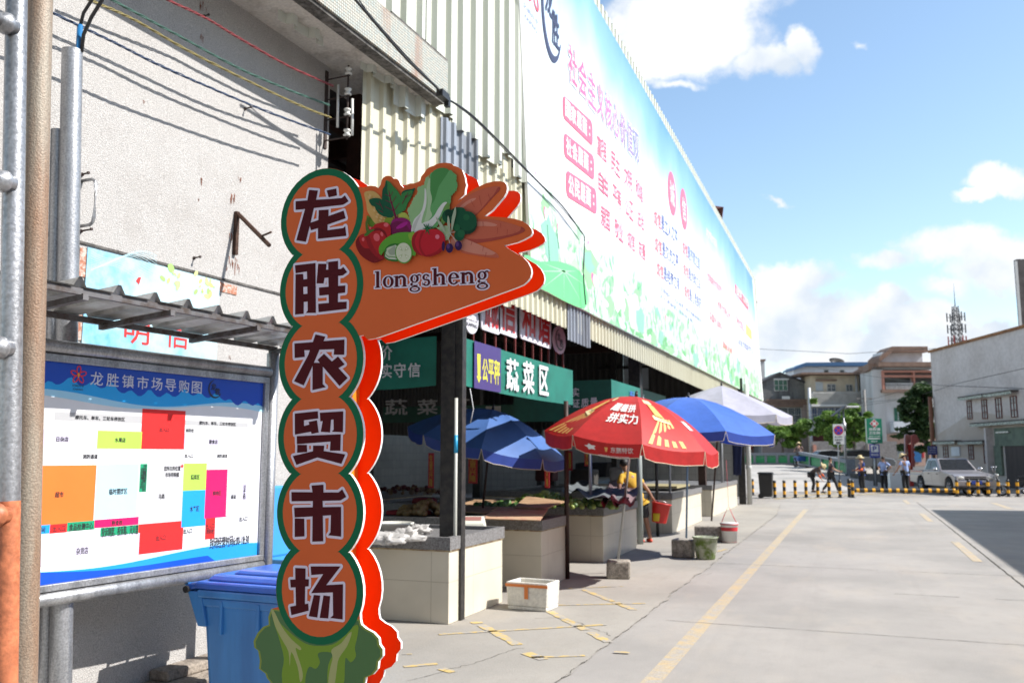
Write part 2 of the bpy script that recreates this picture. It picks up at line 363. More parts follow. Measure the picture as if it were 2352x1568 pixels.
m = MB().use(flat('base_light_blue', (.10, .42, .70), .4)); m.pbox(SP, -.16, -(SP.O.z)+.013, .150, dp(890, 1532, 3.08).z-SP.O.z, -.165, -.125); m.build('base_box', parent=SIGN, bevel=.01)
# printed layers
LY = .0006
m = MB().use(GREEN); m.poly(SP, (lambda a, b: a+b)(*chain(RB-.0008)), LY); m.build('green_border', parent=SIGN)
m = MB().use(ORANGE); m.poly(SP, (lambda a, b: a+b)(*chain(RB*.853)), 2*LY); m.build('disc_column', parent=SIGN)
CH = [((1150, 720), [[(495,228),(690,243),(650,448),(930,432),(1222,410),(1293,350),(1378,483),(1253,560),(600,633),(525,962),(700,900),(710,680),(930,668),(927,812),(1265,693),(1312,862),(907,1003),(905,1130),(1257,1080),(1302,1038),(1328,1255),(692,1322),(692,1083),(535,1130),(508,1030),(420,1388),(207,1353),(403,655),(192,675),(190,483),(455,462)],[(887,240),(1102,196),(1117,352),(932,395)]], []),
 ((1150, 1010), [[(177,290),(637,238),(645,1352),(423,1354),(463,1300),(460,1098),(373,1108),(372,1372),(180,1390),(190,492),(358,480),(368,607),(450,593),(445,425),(192,468)],[(697,255),(885,257),(870,387),(922,385),(922,215),(1142,190),(1143,373),(1207,370),(1258,325),(1345,443),(1250,513),(1143,527),(1143,750),(1305,740),(1300,900),(1140,918),(1138,1112),(1335,1102),(1332,1263),(705,1337),(697,1150),(935,1130),(930,948),(723,968),(713,787),(930,768),(925,562),(838,572),(818,695),(660,693)]], [[(367,775),(455,768),(457,925),(370,932)]]),
 ((1150, 1300), [[(637,210),(857,260),(817,360),(1285,325),(1280,663),(1045,663),(1055,540),(727,550),(600,843),(732,845),(683,780),(828,643),(1005,815),(1140,702),(1290,880),(1153,963),(1357,1185),(1175,1362),(800,928),(797,1320),(868,1387),(568,1455),(572,910),(372,1350),(157,1255),(475,670),(510,562),(385,563),(397,712),(170,738),(165,413),(577,382)]], []),
 ((1150, 1610), [[(172,243),(688,190),(697,352),(377,393),(380,522),(498,487),(485,430),(668,392),(708,665),(550,698),(535,648),(177,714)],[(735,225),(1258,192),(1250,660),(1000,648),(1043,603),(1040,375),(985,382),(962,664),(755,650),(798,412),(745,417)],[(217,747),(1202,705),(1193,1073),(960,1072),(973,868),(222,927)],[(230,940),(443,944),(450,1103),(225,1118)],[(583,958),(835,960),(820,1080),(1305,1155),(1217,1366),(680,1223),(210,1390),(130,1192),(580,1085)]], []),
 ((1130, 1900), [[(660,228),(928,208),(927,382),(1262,382),(1347,312),(1438,480),(1310,560),(908,570),(912,710),(1322,703),(1322,1370),(1035,1338),(1083,1270),(1095,890),(913,902),(922,1473),(677,1483),(683,918),(283,940),(270,722),(687,713),(690,575),(213,580),(210,375),(683,377)],[(285,960),(497,968),(502,1363),(283,1376)]], []),
 ((1130, 2230), [[(295,222),(527,232),(525,472),(600,475),(597,630),(517,637),(510,1030),(585,1020),(597,1175),(210,1277),(180,1087),(312,1063),(303,655),(195,657),(180,483),(298,480)],[(640,187),(1310,187),(988,607),(1365,585),(1357,1373),(1080,1340),(1143,1280),(1137,768),(653,785),(922,358),(655,380)],[(712,825),(855,838),(790,1330),(597,1300)],[(928,835),(1077,853),(1035,1350),(843,1337)]], [])]
mh = MB().use(HALO); mm = MB().use(MAROON)
def halo(m, pl, ab, w, h):
    "a rounded band of width w either side of the outline, and the inside"
    m.poly(pl, ab, h); n = len(ab)
    for i in range(n):
        (x0, y0), (x1, y1) = ab[i], ab[(i+1) % n]; dx, dy = x1-x0, y1-y0; l = math.hypot(dx, dy) or 1; nx, ny = -dy/l*w, dx/l*w
        m.poly(pl, [(x0+nx, y0+ny), (x1+nx, y1+ny), (x1-nx, y1-ny), (x0-nx, y0-ny)], h+(i % 5+1)*6e-6); m.poly(pl, ell_pts(x0, y0, w, w, 12), h+(i % 3+7)*6e-6)
for (ox, oy), polys, holes in CH:
    zz = Z(ox, oy, 5.6)
    for k, pp in enumerate(polys):
        ab = [SP.ab(*zz(*p)) for p in pp]; halo(mh, SP, ab, .0088, 3*LY+k*6e-5); mm.poly(SP, ab, 4.5*LY)
    for pp in holes: mh.poly(SP, [SP.ab(*zz(*p)) for p in pp], 5*LY)
mh.build('lettering_outline', parent=SIGN); mm.build('lettering', parent=SIGN)
# longsheng in a serif face, drawn from stems, serifs and bowls (x along the baseline, x-height 1)
def serif_word(m, pl, org, ex, ey, g, h):
    P = lambda x, y: pl.pt(org[0]+ex[0]*x+ey[0]*y, org[1]+ex[1]*x+ey[1]*y, h+P.k*1e-5)
    P.k = 0
    def pg(pts): P.k += 1; m.add([P(x, y) for x, y in pts], [tuple(range(len(pts)))])
    def rc(x0, y0, x1, y1): pg([(x0-g, y0-g), (x1+g, y0-g), (x1+g, y1+g), (x0-g, y1+g)])
    def ring(cx, cy, rx, ry, tx, ty, t0=0, t1=360, n=26):
        P.k += 1; vs = []; fs = []
        for i in range(n+1):
            t = R(t0+(t1-t0)*i/n); c, s_ = math.cos(t), math.sin(t)
            vs += [P(cx+(rx+g)*c, cy+(ry+g)*s_), P(cx+max(rx-tx-g, .0)*c, cy+max(ry-ty-g, .0)*s_)]
        for i in range(n): fs.append((2*i, 2*i+2, 2*i+3, 2*i+1))
        m.add(vs, fs)
    def stem(x, y0, y1, top=True, w=.24):
        rc(x, y0, x+w, y1); rc(x-.1, y0, x+w+.1, y0+.07)
        if top: pg([(x-.12-g, y1-.1-g), (x+w+g, y1-.12-g), (x+w+g, y1+g), (x-.12-g, y1-.02+g)])
    def ell_(x): stem(x, 0, 1.5); return x+.56
    def oo(x): ring(x+.42, .5, .44, .52, .23, .09); return x+.98
    def nn(x, asc=1.0):
        stem(x, 0, asc); ring(x+.49, .62, .37, .40, .22, .17, 0, 150); rc(x+.62, 0, x+.86, .64); rc(x+.52, 0, x+.96, .07); return x+1.14
    def gg(x):
        ring(x+.38, .66, .34, .36, .19, .08); ring(x+.74, .92, .16, .14, .14, .12, 20, 190); ring(x+.40, -.26, .42, .26, .15, .09); ring(x+.30, .17, .26, .17, .16, .12, 110, 250); rc(x+.28, .0, x+.62, .10); return x+.95
    def ss(x):
        ring(x+.31, .74, .28, .29, .17, .10, 20, 250); ring(x+.33, .28, .31, .31, .18, .11, -160, 75); rc(x+.52, .72, x+.56, .96); rc(x+.03, .04, x+.07, .32)
        pg([(x+.08-g, .62-g*.4), (x+.18-g, .48-g), (x+.60+g, .40-g*.2), (x+.50+g, .56+g)]); return x+.80
    def ee(x): ring(x+.40, .5, .42, .52, .22, .10, 5, 325); rc(x+.16, .52, x+.78, .60); return x+.94
    x = ell_(0.0); x = oo(x); x = nn(x); x = gg(x+.02); x = ss(x+.02); x = nn(x+.1, 1.5); x = ee(x); x = nn(x+.06); x = gg(x)
    return x
w0 = SP.ab(*Z7(330, 1312)); w1 = SP.ab(*Z7(1510, 1258)); wy = SP.ab(*Z7(325, 1140))
tot = 8.0
class _N:
    def add(s, *a): pass
tot = serif_word(_N(), SP, (0, 0), (0, 0), (0, 0), 0, 0)-.06
ex = ((w1[0]-w0[0])/tot, (w1[1]-w0[1])/tot); eh = (wy[1]-w0[1])/1.5; ey = (-.02*eh, eh)
m = MB().use(HALO); serif_word(m, SP, w0, ex, ey, .115, 2.5*LY); m.build('word_outline', parent=SIGN)
m = MB().use(MAROON); serif_word(m, SP, w0, ex, ey, .0, 4.5*LY); m.build('word_lettering', parent=SIGN)
# vegetables printed on the wing
VEG = MB(); vk = [1.5*LY]
def vp(col, pts, sm=3, z=Z7):
    vk[0] += .00009
    ab = [SP.ab(*z(*p)) for p in pts]
    if sm: ab = smoothc(ab, sm)
    VEG.use(flat('print_%02x%02x%02x' % tuple(int(min(1, c)*255) for c in col), tuple(c*.9 for c in col), .65, spec=.12)); VEG.poly(SP, ab, vk[0])
def ve(col, cx, cy, rx, ry, rot=0): vp(col, ell_pts(cx, cy, rx, ry, 26, rot=rot), 0)
def line(col, pts, w0_, w1_=None, z=Z7):
    w1_ = w0_ if w1_ is None else w1_; L_ = []; R_ = []; n = len(pts)
    for i, p in enumerate(pts):
        q0 = pts[max(0, i-1)]; q1 = pts[min(n-1, i+1)]; dx, dy = q1[0]-q0[0], q1[1]-q0[1]; l = math.hypot(dx, dy) or 1; w = (w0_+(w1_-w0_)*i/(n-1))/2
        L_.append((p[0]-dy/l*w, p[1]+dx/l*w)); R_.append((p[0]+dy/l*w, p[1]-dx/l*w))
    vp(col, L_+R_[::-1], 0, z)
# carrots
CA, CB, CC = (.56, .13, .075), (.40, .07, .05), (.64, .24, .17)
vp(CA, [(1160,470),(1200,420),(1300,340),(1420,285),(1520,258),(1600,250),(1622,262),(1610,300),(1560,350),(1480,440),(1400,520),(1340,570),(1200,540)])
vp(CB, [(1340,572),(1420,495),(1500,400),(1560,330),(1600,262),(1625,268),(1608,305),(1550,365),(1470,455),(1390,535)])
vp(CC, [(1200,470),(1240,430),(1310,385),(1372,372),(1350,400),(1280,440),(1225,480)])
vp(CA, [(1240,560),(1380,590),(1560,600),(1720,635),(1830,672),(1880,705),(1850,735),(1760,765),(1600,800),(1420,830),(1260,840)])
vp(CB, [(1250,800),(1450,800),(1700,760),(1820,722),(1838,685),(1845,672),(1885,705),(1840,742),(1700,785),(1500,828),(1300,850)])
vp(CC, [(1340,625),(1480,620),(1590,650),(1560,668),(1460,665),(1350,662)])
vp(CC, [(1110,800),(1200,780),(1300,815),(1450,880),(1570,940),(1605,975),(1600,995),(1480,985),(1340,960),(1240,935),(1130,880)])
vp(CA, [(1150,880),(1260,930),(1420,962),(1540,968),(1578,950),(1606,982),(1600,998),(1480,990),(1340,966),(1230,945)])
for x, y, dx, dy in ((1405,345,25,110),(1320,400,40,70),(1500,330,22,60),(1600,680,-6,70),(1700,700,-6,80),(1445,620,3,60),(1630,635,3,50),(1780,720,2,40),(1380,590,-30,100),(1330,830,-10,40),(1450,880,-8,50),(1480,940,-12,50)):
    line(CB, [(x, y), (x+dx*.4, y+dy*.5), (x+dx, y+dy)], 5, 3)
# corn
vp((.13,.24,.03), [(230,570),(250,560),(330,640),(350,680),(300,690),(240,640)])
vp((.62,.38,.13), [(205,330),(230,305),(290,300),(340,325),(390,385),(420,470),(440,560),(445,640),(380,660),(320,640),(265,560),(235,500),(225,420)])
for r_ in range(9):
    for c_ in range(5):
        ve((.68,.45,.20) if (r_+c_) % 2 else (.56,.33,.10), 245+c_*27+r_*14-(c_*4), 335+r_*34+c_*14-r_*c_*1.0, 16, 11, 40)
# pale green fruit behind
vp((.40,.45,.08), [(430,600),(480,570),(560,540),(640,530),(690,600),(700,690),(560,690),(440,660)])
vp((.22,.28,.03), [(425,600),(470,580),(530,590),(540,640),(480,665),(430,655)])
# beet leaves and beet
DG, MG, VN = (.012,.09,.045), (.045,.21,.06), (.15,.01,.045)
vp(DG, [(262,400),(310,378),(380,385),(415,420),(430,480),(425,540),(430,575),(370,545),(335,500),(320,465),(290,455)])
vp(DG, [(600,330),(640,295),(700,285),(742,275),(735,300),(690,400),(660,440),(640,500),(610,430)])
vp(MG, [(600,340),(690,300),(720,310),(690,390),(668,430),(640,505),(600,520),(560,540),(600,430)])
vp(MG, [(440,195),(480,210),(520,260),(560,300),(600,370),(620,440),(640,480),(600,530),(540,560),(470,580),(420,560),(415,500),(400,430),(402,300),(428,250)])
vp(DG, [(440,195),(455,230),(455,300),(475,400),(520,560),(470,582),(420,560),(412,500),(400,430),(402,300),(428,250)])
for pts, w in (([(470,295),(490,400),(520,500),(545,590)],(8,26)), ([(430,338),(482,362)],(5,7)), ([(515,310),(490,360)],(5,7)), ([(436,400),(500,432)],(5,8)), ([(550,355),(505,430)],(5,8)), ([(430,465),(515,510)],(5,8)), ([(582,430),(528,510)],(5,8)), ([(370,410),(410,500)],(5,6)), ([(335,430),(388,455)],(5,6)), ([(362,500),(412,530)],(5,6)), ([(670,325),(610,440)],(5,7)), ([(645,350),(640,390)],(5,5)), ([(705,335),(650,372)],(5,5)), ([(565,548),(562,590)],(8,12)), ([(510,570),(530,600)],(7,9))):
    line(VN, pts, w[0], w[1])
ve((.16,.012,.07), 600, 690, 118, 108); vp((.24,.015,.13), [(500,640),(520,600),(600,585),(680,610),(715,670),(700,720),(640,640),(560,620)]); vp((.38,.02,.24), [(548,690),(590,650),(640,630),(668,628),(660,655),(610,690),(565,700)])
# chinese cabbage
G1, G2, G3, WH = (.28,.46,.22), (.13,.36,.13), (.075,.26,.075), (.66,.66,.62)
def wav(pts, amp, k=3):
    o = []; n = len(pts); q = 0
    for i in range(n):
        x0, y0 = pts[i]; x1, y1 = pts[(i+1) % n]; dx, dy = x1-x0, y1-y0; l = math.hypot(dx, dy) or 1; st = max(1, int(l/16))
        for j in range(st):
            q += 1; s_ = amp if q % 2 else -amp*.5; t = j/st; o.append((x0+dx*t-dy/l*s_, y0+dy*t+dx/l*s_))
    return o
vp(G2, wav([(900,130),(960,80),(1030,62),(1100,85),(1140,110),(1180,140),(1180,200),(1190,240),(1180,300),(1125,360),(1120,430),(1085,480),(1050,520),(1010,600),(975,690),(880,690),(820,640)], 5), 2)
vp(G3, [(915,140),(960,85),(1030,64),(1100,88),(1060,160),(1020,220),(990,270),(950,400),(910,440),(905,300)])
vp(G2, [(1110,90),(1145,115),(1180,145),(1175,200),(1190,240),(1178,285),(1130,280),(1080,320),(1000,300),(1040,200)])
vp(G1, wav([(850,180),(885,140),(905,180),(905,300),(920,380),(905,500),(920,560),(860,640),(720,720),(690,600),(665,500),(700,450),(730,380),(770,330),(770,270),(840,240)], 5), 2)
vp((.40,.55,.33), [(885,200),(905,180),(905,300),(925,390),(905,490),(925,560),(880,620),(840,640),(870,520),(880,400),(865,300)])
vp((.15,.30,.08), [(1020,600),(1045,520),(1040,450),(1110,440),(1080,600),(1000,700)])
vp(WH, [(848,280),(862,300),(868,380),(860,470),(830,560),(815,640),(850,630),(900,610),(950,560),(990,490),(1040,430),(1082,425),(1050,470),(1010,560),(960,640),(900,700),(860,730),(720,740),(715,680),(740,600),(800,540),(830,470),(845,380)])
vp((.5,.5,.47), [(720,680),(760,600),(810,545),(780,620),(750,700),(730,735)])
vp((.40,.52,.30), [(975,690),(1050,670),(1110,680),(1120,760),(1080,820),(1040,800),(1010,720)])
# broccoli
B_, BD, BM = (.012,.085,.04), (.008,.045,.025), (.02,.12,.05)
for x, y, r_, c_ in ((1190,560,80,BD),(1100,570,70,B_),(1220,545,66,B_),(1290,650,104,BD),(1295,620,98,B_),(1160,600,60,B_),(1180,690,38,BM),(1210,770,54,B_),(1230,750,40,BM),(1285,580,32,BM),(1100,540,40,BD)): ve(c_, x, y, r_, r_*1.05)
# peppers
RD, RDD, RL = (.42,.02,.022), (.19,.012,.015), (.70,.12,.14)
vp(RD, [(250,720),(260,690),(310,680),(330,655),(380,640),(430,632),(480,650),(497,700),(495,760),(470,830),(420,880),(340,800),(240,760)])
vp(RDD, [(320,700),(370,690),(430,720),(460,790),(440,870),(420,860),(430,790),(390,740),(330,740)])
ve(RL, 448, 660, 26, 22); ve(RL, 283, 692, 12, 12)
vp(RDD, [(132,830),(175,770),(240,760),(300,860),(360,950),(430,990),(425,1015),(360,1048),(310,1055),(240,1020),(180,970),(140,900)])
vp(RD, [(168,800),(190,765),(250,755),(300,780),(260,830),(300,900),(220,900),(180,850)])
vp(RD, [(235,780),(290,740),(360,720),(410,735),(450,790),(465,850),(440,900),(385,960),(380,1000),(300,900),(250,830)])
vp((.30,.015,.02), [(235,790),(270,770),(300,850),(350,940),(400,985),(430,1000),(400,1022),(330,980),(270,900)])
ve(RL, 350, 790, 32, 42, -15); ve(RL, 405, 757, 14, 24, -15); ve(RL, 210, 812, 14, 20)
line((.09,.15,.03), [(278,582),(258,600),(245,640),(250,700),(270,745)], 16, 34); vp((.06,.17,.03), [(218,770),(260,725),(320,705),(325,715),(290,740),(250,775)])
# cucumber, slices
vp((.11,.34,.04), [(375,900),(400,850),(450,800),(520,760),(600,740),(700,738),(750,745),(760,960),(720,975),(600,900),(500,900),(440,920),(400,975),(378,950)])
vp((.24,.42,.05), [(680,760),(720,742),(755,748),(755,830),(700,820)])
vp((.04,.16,.03), [(430,960),(445,900),(500,860),(570,855),(600,880),(590,1030),(500,1038),(440,1010)])
vp((.50,.55,.40), [(440,960),(460,905),(520,880),(560,880),(560,1000),(500,1010),(450,985)]); line((.04,.16,.03), [(455,920),(440,960),(470,990),(560,1000)], 7); line((.7,.72,.62), [(440,985),(480,1012),(560,1018)], 7)
vp((.32,.36,.27), [(470,935),(500,905),(545,880),(550,960),(500,975)])
ve((.12,.30,.05), 634, 953, 90, 112, -4); ve((.62,.64,.47), 634, 950, 80, 102, -4)
for ang in (45, 135, 225, 315):
    cx, cy = 634+38*math.cos(R(ang)), 950+48*math.sin(R(ang)); vp((.45,.50,.30), [(cx+26*math.cos(R(ang+k)), cy+30*math.sin(R(ang+k))) for k in (180, 40, -40)], 0)
    for k in (-25, 0, 25): ve((.72,.73,.58), cx+10*math.cos(R(ang+k)), cy+12*math.sin(R(ang+k)), 4, 9, ang+90)
# tomato
vp((.50,.018,.03), [(720,810),(740,760),(790,720),(860,712),(940,706),(1010,720),(1055,760),(1070,820),(1060,890),(1020,950),(960,980),(900,995),(850,985),(800,975),(745,925),(722,870)])
vp((.30,.012,.02), [(722,820),(745,765),(790,735),(760,800),(755,870),(790,940),(820,975),(780,965),(735,915)]); vp((.34,.014,.02), [(820,745),(850,735),(815,820),(815,890),(850,960),(880,985),(840,985),(805,920),(795,840)])
vp((.34,.014,.02), [(850,985),(960,950),(1040,880),(1065,840),(1058,890),(1020,950),(960,980),(900,995)])
ve((.72,.20,.26), 988, 787, 22, 24)
for pts in ([(875,700),(850,660),(840,655)],[(880,700),(878,655)],[(885,700),(930,675)],[(890,705),(960,700)],[(880,708),(835,700)],[(882,710),(865,755)],[(886,710),(905,765)],[(884,705),(900,650)]): line((.02,.12,.04), pts, 18, 4)
# olives
for pts in ([(1075,780),(1120,745),(1172,738)],[(1090,770),(1110,820),(1120,860)],[(1120,750),(1160,800),(1190,845)]): line((.45,.48,.42), pts, 6)
for pts in ([(972,580),(1010,620),(1045,665),(1075,740),(1030,700),(995,640)],[(1178,475),(1185,540),(1168,620),(1140,735),(1135,640),(1150,550)],[(1100,568),(1118,620),(1122,720),(1100,700),(1093,630)],[(1115,700),(1125,740),(1095,730)]): vp((.36,.42,.30), pts)
for x, y in ((1052,885),(1116,906),(1210,880)): ve((.035,.012,.07), x, y, 38 if x > 1060 else 16, 50); 
ve((.10,.04,.16), 1104, 888, 16, 26); ve((.10,.04,.16), 1198, 866, 16, 26)
VEG.build('vegetable_print', parent=SIGN)
# lettuce print at the foot
VEG = MB()
let_in = [p for p in let_r]
cx_ = sum(p[0] for p in let_in)/len(let_in); cy_ = sum(p[1] for p in let_in)/len(let_in)
def lp(col, pts, sm=3): vp(col, pts, sm, Z5)
vk[0] = .25*LY
VEG.use(flat('lettuce_rim', (.19, .25, .025), .4)); VEG.poly(SP, let_r, .2*LY)
VEG.use(flat('lettuce_green', (.045, .14, .035), .4)); VEG.poly(SP, [((x-cx_)*.965+cx_, (y-cy_)*.97+cy_-.0) for x, y in let_r], .4*LY)
vk[0] = .6*LY
LG, LP_, LS = (.21,.34,.045), (.42,.44,.19), (.045,.14,.035)
lp(LG, [(100,1215),(130,1270),(190,1330),(260,1380),(320,1392),(390,1385),(440,1350),(480,1305),(510,1295),(508,1340),(495,1400),(500,1440),(475,1470),(450,1450),(445,1560),(425,1580),(440,1640),(380,1650),(365,1560),(370,1480),(390,1430),(350,1420),(320,1430),(330,1470),(310,1500),(280,1490),(262,1540),(250,1640),(170,1640),(150,1530),(160,1450),(135,1350),(115,1290)])
lp(LP_, [(100,1225),(112,1225),(150,1300),(195,1360),(240,1400),(235,1412),(215,1405),(245,1500),(248,1545),(236,1560),(225,1490),(195,1420),(188,1490),(182,1420),(150,1360),(120,1300)])
lp(LP_, [(465,1335),(480,1330),(460,1390),(420,1450),(410,1500),(395,1600),(380,1580),(378,1520),(390,1450),(385,1410),(430,1380)])
lp(LP_, [(370,1560),(378,1500),(395,1440),(410,1430),(398,1500),(400,1580),(390,1640),(375,1640)])
VEG.build('lettuce_print', parent=SIGN)

# ================================================================ LEFT BUILDING (pebble-dashed wall, slab canopy, posters)
wd = cdir(23.5); wn = Vector((wd.y, -wd.x, 0))
P0 = Vector((0, 0, 0))+CR*-2.45+CF*6.2; LW = PL((P0.x, P0.y, 0), wd)      # a = s along the wall (corner at 1.87), b = z
LB = thing('stone_dashed_house', 'pebble-dashed white house wall with a concrete slab canopy over the notice board', 'building', LW.pt(0, 0, 0))
m = MB().use(WALL); m.pbox(LW, -4.5, .0, 1.87, 5.3, -.25, 0); m.pbox(LW, 1.87-.25, 0, 1.87, 5.3, -3.2, -.25); m.build('wall', parent=LB)
m = MB().use(WALL); m.pbox(LW, -4.5, 5.75, 1.62, 9.0, -.6, -.3); m.build('upper_wall', parent=LB)
TILES = bpy.data.materials.new('mosaic_tiles'); TILES.use_nodes = True
def mk_tiles(mt, tw, th, c1, c2, grout, mortar=.06, rough=.35, rust=False, offs=0.0, vert=True):
    nt = mt.node_tree; N = nt.nodes.new; L = nt.links.new; b = nt.nodes['Principled BSDF']; b.inputs['Roughness'].default_value = rough
    tc = N('ShaderNodeTexCoord'); sp = N('ShaderNodeSeparateXYZ'); L(tc.outputs['Object'], sp.inputs[0]); cb = N('ShaderNodeCombineXYZ')
    ad = N('ShaderNodeMath'); ad.operation = 'ADD'; L(sp.outputs[0], ad.inputs[0]); L(sp.outputs[1], ad.inputs[1]); L(ad.outputs[0], cb.inputs[0]); L(sp.outputs[2], cb.inputs[1])
    br = N('ShaderNodeTexBrick'); L(cb.outputs[0], br.inputs['Vector']); br.offset = offs; br.inputs['Scale'].default_value = 1; br.inputs['Brick Width'].default_value = tw; br.inputs['Row Height'].default_value = th
    br.inputs['Mortar Size'].default_value = mortar*min(tw, th); br.inputs['Color1'].default_value = (*c1, 1); br.inputs['Color2'].default_value = (*c2, 1); br.inputs['Mortar'].default_value = (*grout, 1); br.inputs['Bias'].default_value = 0
    col = br.outputs[0]
    nz = N('ShaderNodeTexNoise'); nz.inputs['Scale'].default_value = 1.8; nz.inputs['Detail'].default_value = 6
    mp = N('ShaderNodeMapping'); L(tc.outputs['Object'], mp.inputs[0]); mp.inputs['Scale'].default_value = (1, 1, .15 if rust else 1); L(mp.outputs[0], nz.inputs['Vector'])
    mr = N('ShaderNodeMapRange'); mr.inputs[1].default_value = .50 if rust else .45; mr.inputs[2].default_value = .60 if rust else .8; L(nz.outputs[0], mr.inputs[0])
    if not rust: mr.inputs[4].default_value = .35
    mx = N('ShaderNodeMix'); mx.data_type = 'RGBA'; L(mr.outputs[0], mx.inputs[0]); L(col, mx.inputs[6]); mx.inputs[7].default_value = (.30, .12, .05, 1) if rust else (*[x*.55 for x in c1], 1)
    L(mx.outputs[2], b.inputs['Base Color'])
    bp = N('ShaderNodeBump'); bp.inputs['Strength'].default_value = .4; bp.inputs['Distance'].default_value = .01; bp.invert = True; L(br.outputs['Fac'], bp.inputs['Height']); L(bp.outputs[0], b.inputs['Normal'])
    return mt
mk_tiles(TILES, .028, .028, (.60, .57, .48), (.44, .50, .47), (.20, .17, .13), .14, rust=True)
m = MB().use(PLASTER); m.pbox(LW, -4.5, 5.3, 2.98, 5.72, -.28, .62); m.build('canopy', parent=LB)
m = MB().use(DARKCON); m.pbox(LW, -4.5, 5.262, 2.98, 5.299, .50, .62); m.pbox(LW, 1.9, 5.7205, 3.0, 5.75, -.2, .64); m.build('canopy_drip', parent=LB)
m = MB().use(TILES); m.pbox(LW, -4.5, 5.301, 3.0, 5.72, .622, .645); m.pbox(LW, 2.982, 5.301, 3.0, 5.72, -.2, .6215); m.build('tiled_fascia', parent=LB)
m = MB().use(DARKCON); b_t = LW.ab(*Z2(500, 108)); b_u = LW.ab(*Z2(1715, 425)); zt = (b_t[1]+b_u[1])/2
m.pbox(LW, -1.2, zt-.006, 1.86, zt+.010, .001, .010); m.build('wall_joint', parent=LB)
m = MB().use(BRICK); 
for q0, q1 in (((500, 140), (540, 330)), ((482, 560), (520, 725)), ((1355, 352), (1480, 440))):
    a, b = LW.ab(*Z2(*q0)); c_, d_ = LW.ab(*Z2(*q1)); m = MB().use(BRICK); m.pbox(LW, a, d_, c_, b, .0, .006); m.build('bare_patch', parent=LB)
STAIN = mat('rust_stain', (.26, .10, .06), .9, var=.5, vs=20)
m = MB().use(STAIN); rnd = random.Random(4)
for zx, x, y, w, h in ((Z1, 1262, 0, 12, 90), (Z1, 1262, 200, 10, 90), (Z1, 1275, 20, 20, 60), (Z1, 620, 20, 8, 60), (Z1, 900, 620, 4, 40), (Z1, 1256, 1110, 7, 75), (Z1, 1500, 1105, 12, 60), (Z1, 1465, 1190, 22, 110), (Z1, 1243, 1245, 4, 22), (Z1, 1445, 1450, 10, 100), (Z2, 1450, 190, 16, 100), (Z2, 1478, 200, 20, 130), (Z2, 1420, 240, 6, 60), (Z2, 1440, 810, 10, 40)):
    for k in range(7):
        xx = x+rnd.uniform(-w, w); yy = y+rnd.uniform(0, h*.5); hh = h*rnd.uniform(.2, .6); ww = rnd.uniform(1.5, 4)
        a, b = LW.ab(*zx(xx, yy)); c_, d_ = LW.ab(*zx(xx+ww, yy+hh)); m.poly(LW, [(a, b), (c_, b-.01), (c_-.004, d_), (a+.003, d_+.01)], .0015+k*.0001)
m.build('rust_stain', parent=LB)
# plinth and ledge at the wall foot
m = MB().use(mat('plinth_concrete', (.34, .29, .24), .95, col2=(.16, .13, .11), vs=7, fine=.3, bs=50, bump=.8)); m.pbox(LW, -.22, 0, 1.80, .20, .001, .34); m.pbox(LW, .0, .2005, 1.75, .27, .001, .17); m.build('plinth', parent=LB, bevel=.015)
# poster behind the board
pq0 = LW.ab(*Z2(542, 140)); pq1 = LW.ab(*Z2(1350, 830))
PO = thing('wall_poster', 'pale blue poster with green leaves and red characters fixed on the pebble-dashed wall', 'poster', LW.pt(pq0[0], pq1[1], .01))
PMAT = mat('poster_sky', (.07, .36, .60), .5, col2=(.45, .66, .72), vs=1.3, lo=.38, hi=.55)
pz1 = pq1[1]-.15; m = MB().use(PMAT); m.pbox(LW, pq0[0], pz1, pq1[0], pq0[1], .004, .012); m.build('sheet', parent=PO)
m = MB().use(flat('poster_red', (.60, .035, .03), .5))
for ch, q0, q1 in (('明', (775, 560), (925, 760)), ('信', (1035, 570), (1172, 785)), ('文', (700, 340), (880, 480)), ('诚', (960, 400), (1090, 530))):
    if ch in '文诚': continue
    a, b = LW.ab(*Z2(*q0)); c_, d_ = LW.ab(*Z2(*q1)); put_text(m, LW, ch, a, b, c_, d_, .014, .012)
a, b = LW.ab(*Z2(842, 352)); m.poly(LW, [(a, b), (a+.02, b+.03), (a+.045, b+.035), (a+.03, b-.02)], .0142)
m.build('lettering', parent=PO)
m = MB()
for k in range(46):
    x, y = rnd.uniform(1000, 1350), rnd.uniform(255, 450)
    if y > 300+ (x-1000)*.45+60: continue
    if y < 250+(x-1000)*.24: continue
    g = rnd.uniform(.5, 1); m.use(flat('leaf_print%d' % (k % 4), (.35+.1*(k % 4), .62, .16+.05*(k % 3)), .5))
    a, b = LW.ab(*Z2(x, y)); r_ = rnd.uniform(.012, .035); t = rnd.uniform(0, 180); m.poly(LW, ell_pts(a, b, r_, r_*.6, 10, rot=t), .0125+k*.00004)
m.use(flat('print_line', (.5, .78, .86), .5))
for k in range(14):
    pts = [(560+q*32, 160+k*9+38*math.sin(q*.45+k*.22)+q*4) for q in range(14)]
    ab = [LW.ab(*Z2(*p)) for p in pts]
    for i in range(len(ab)-1):
        (a, b), (c_, d_) = ab[i], ab[i+1]; m.poly(LW, [(a, b), (c_, d_), (c_, d_+.0022), (a, b+.0022)], .0123+k*.00001)
m.build('leaf_print', parent=PO)

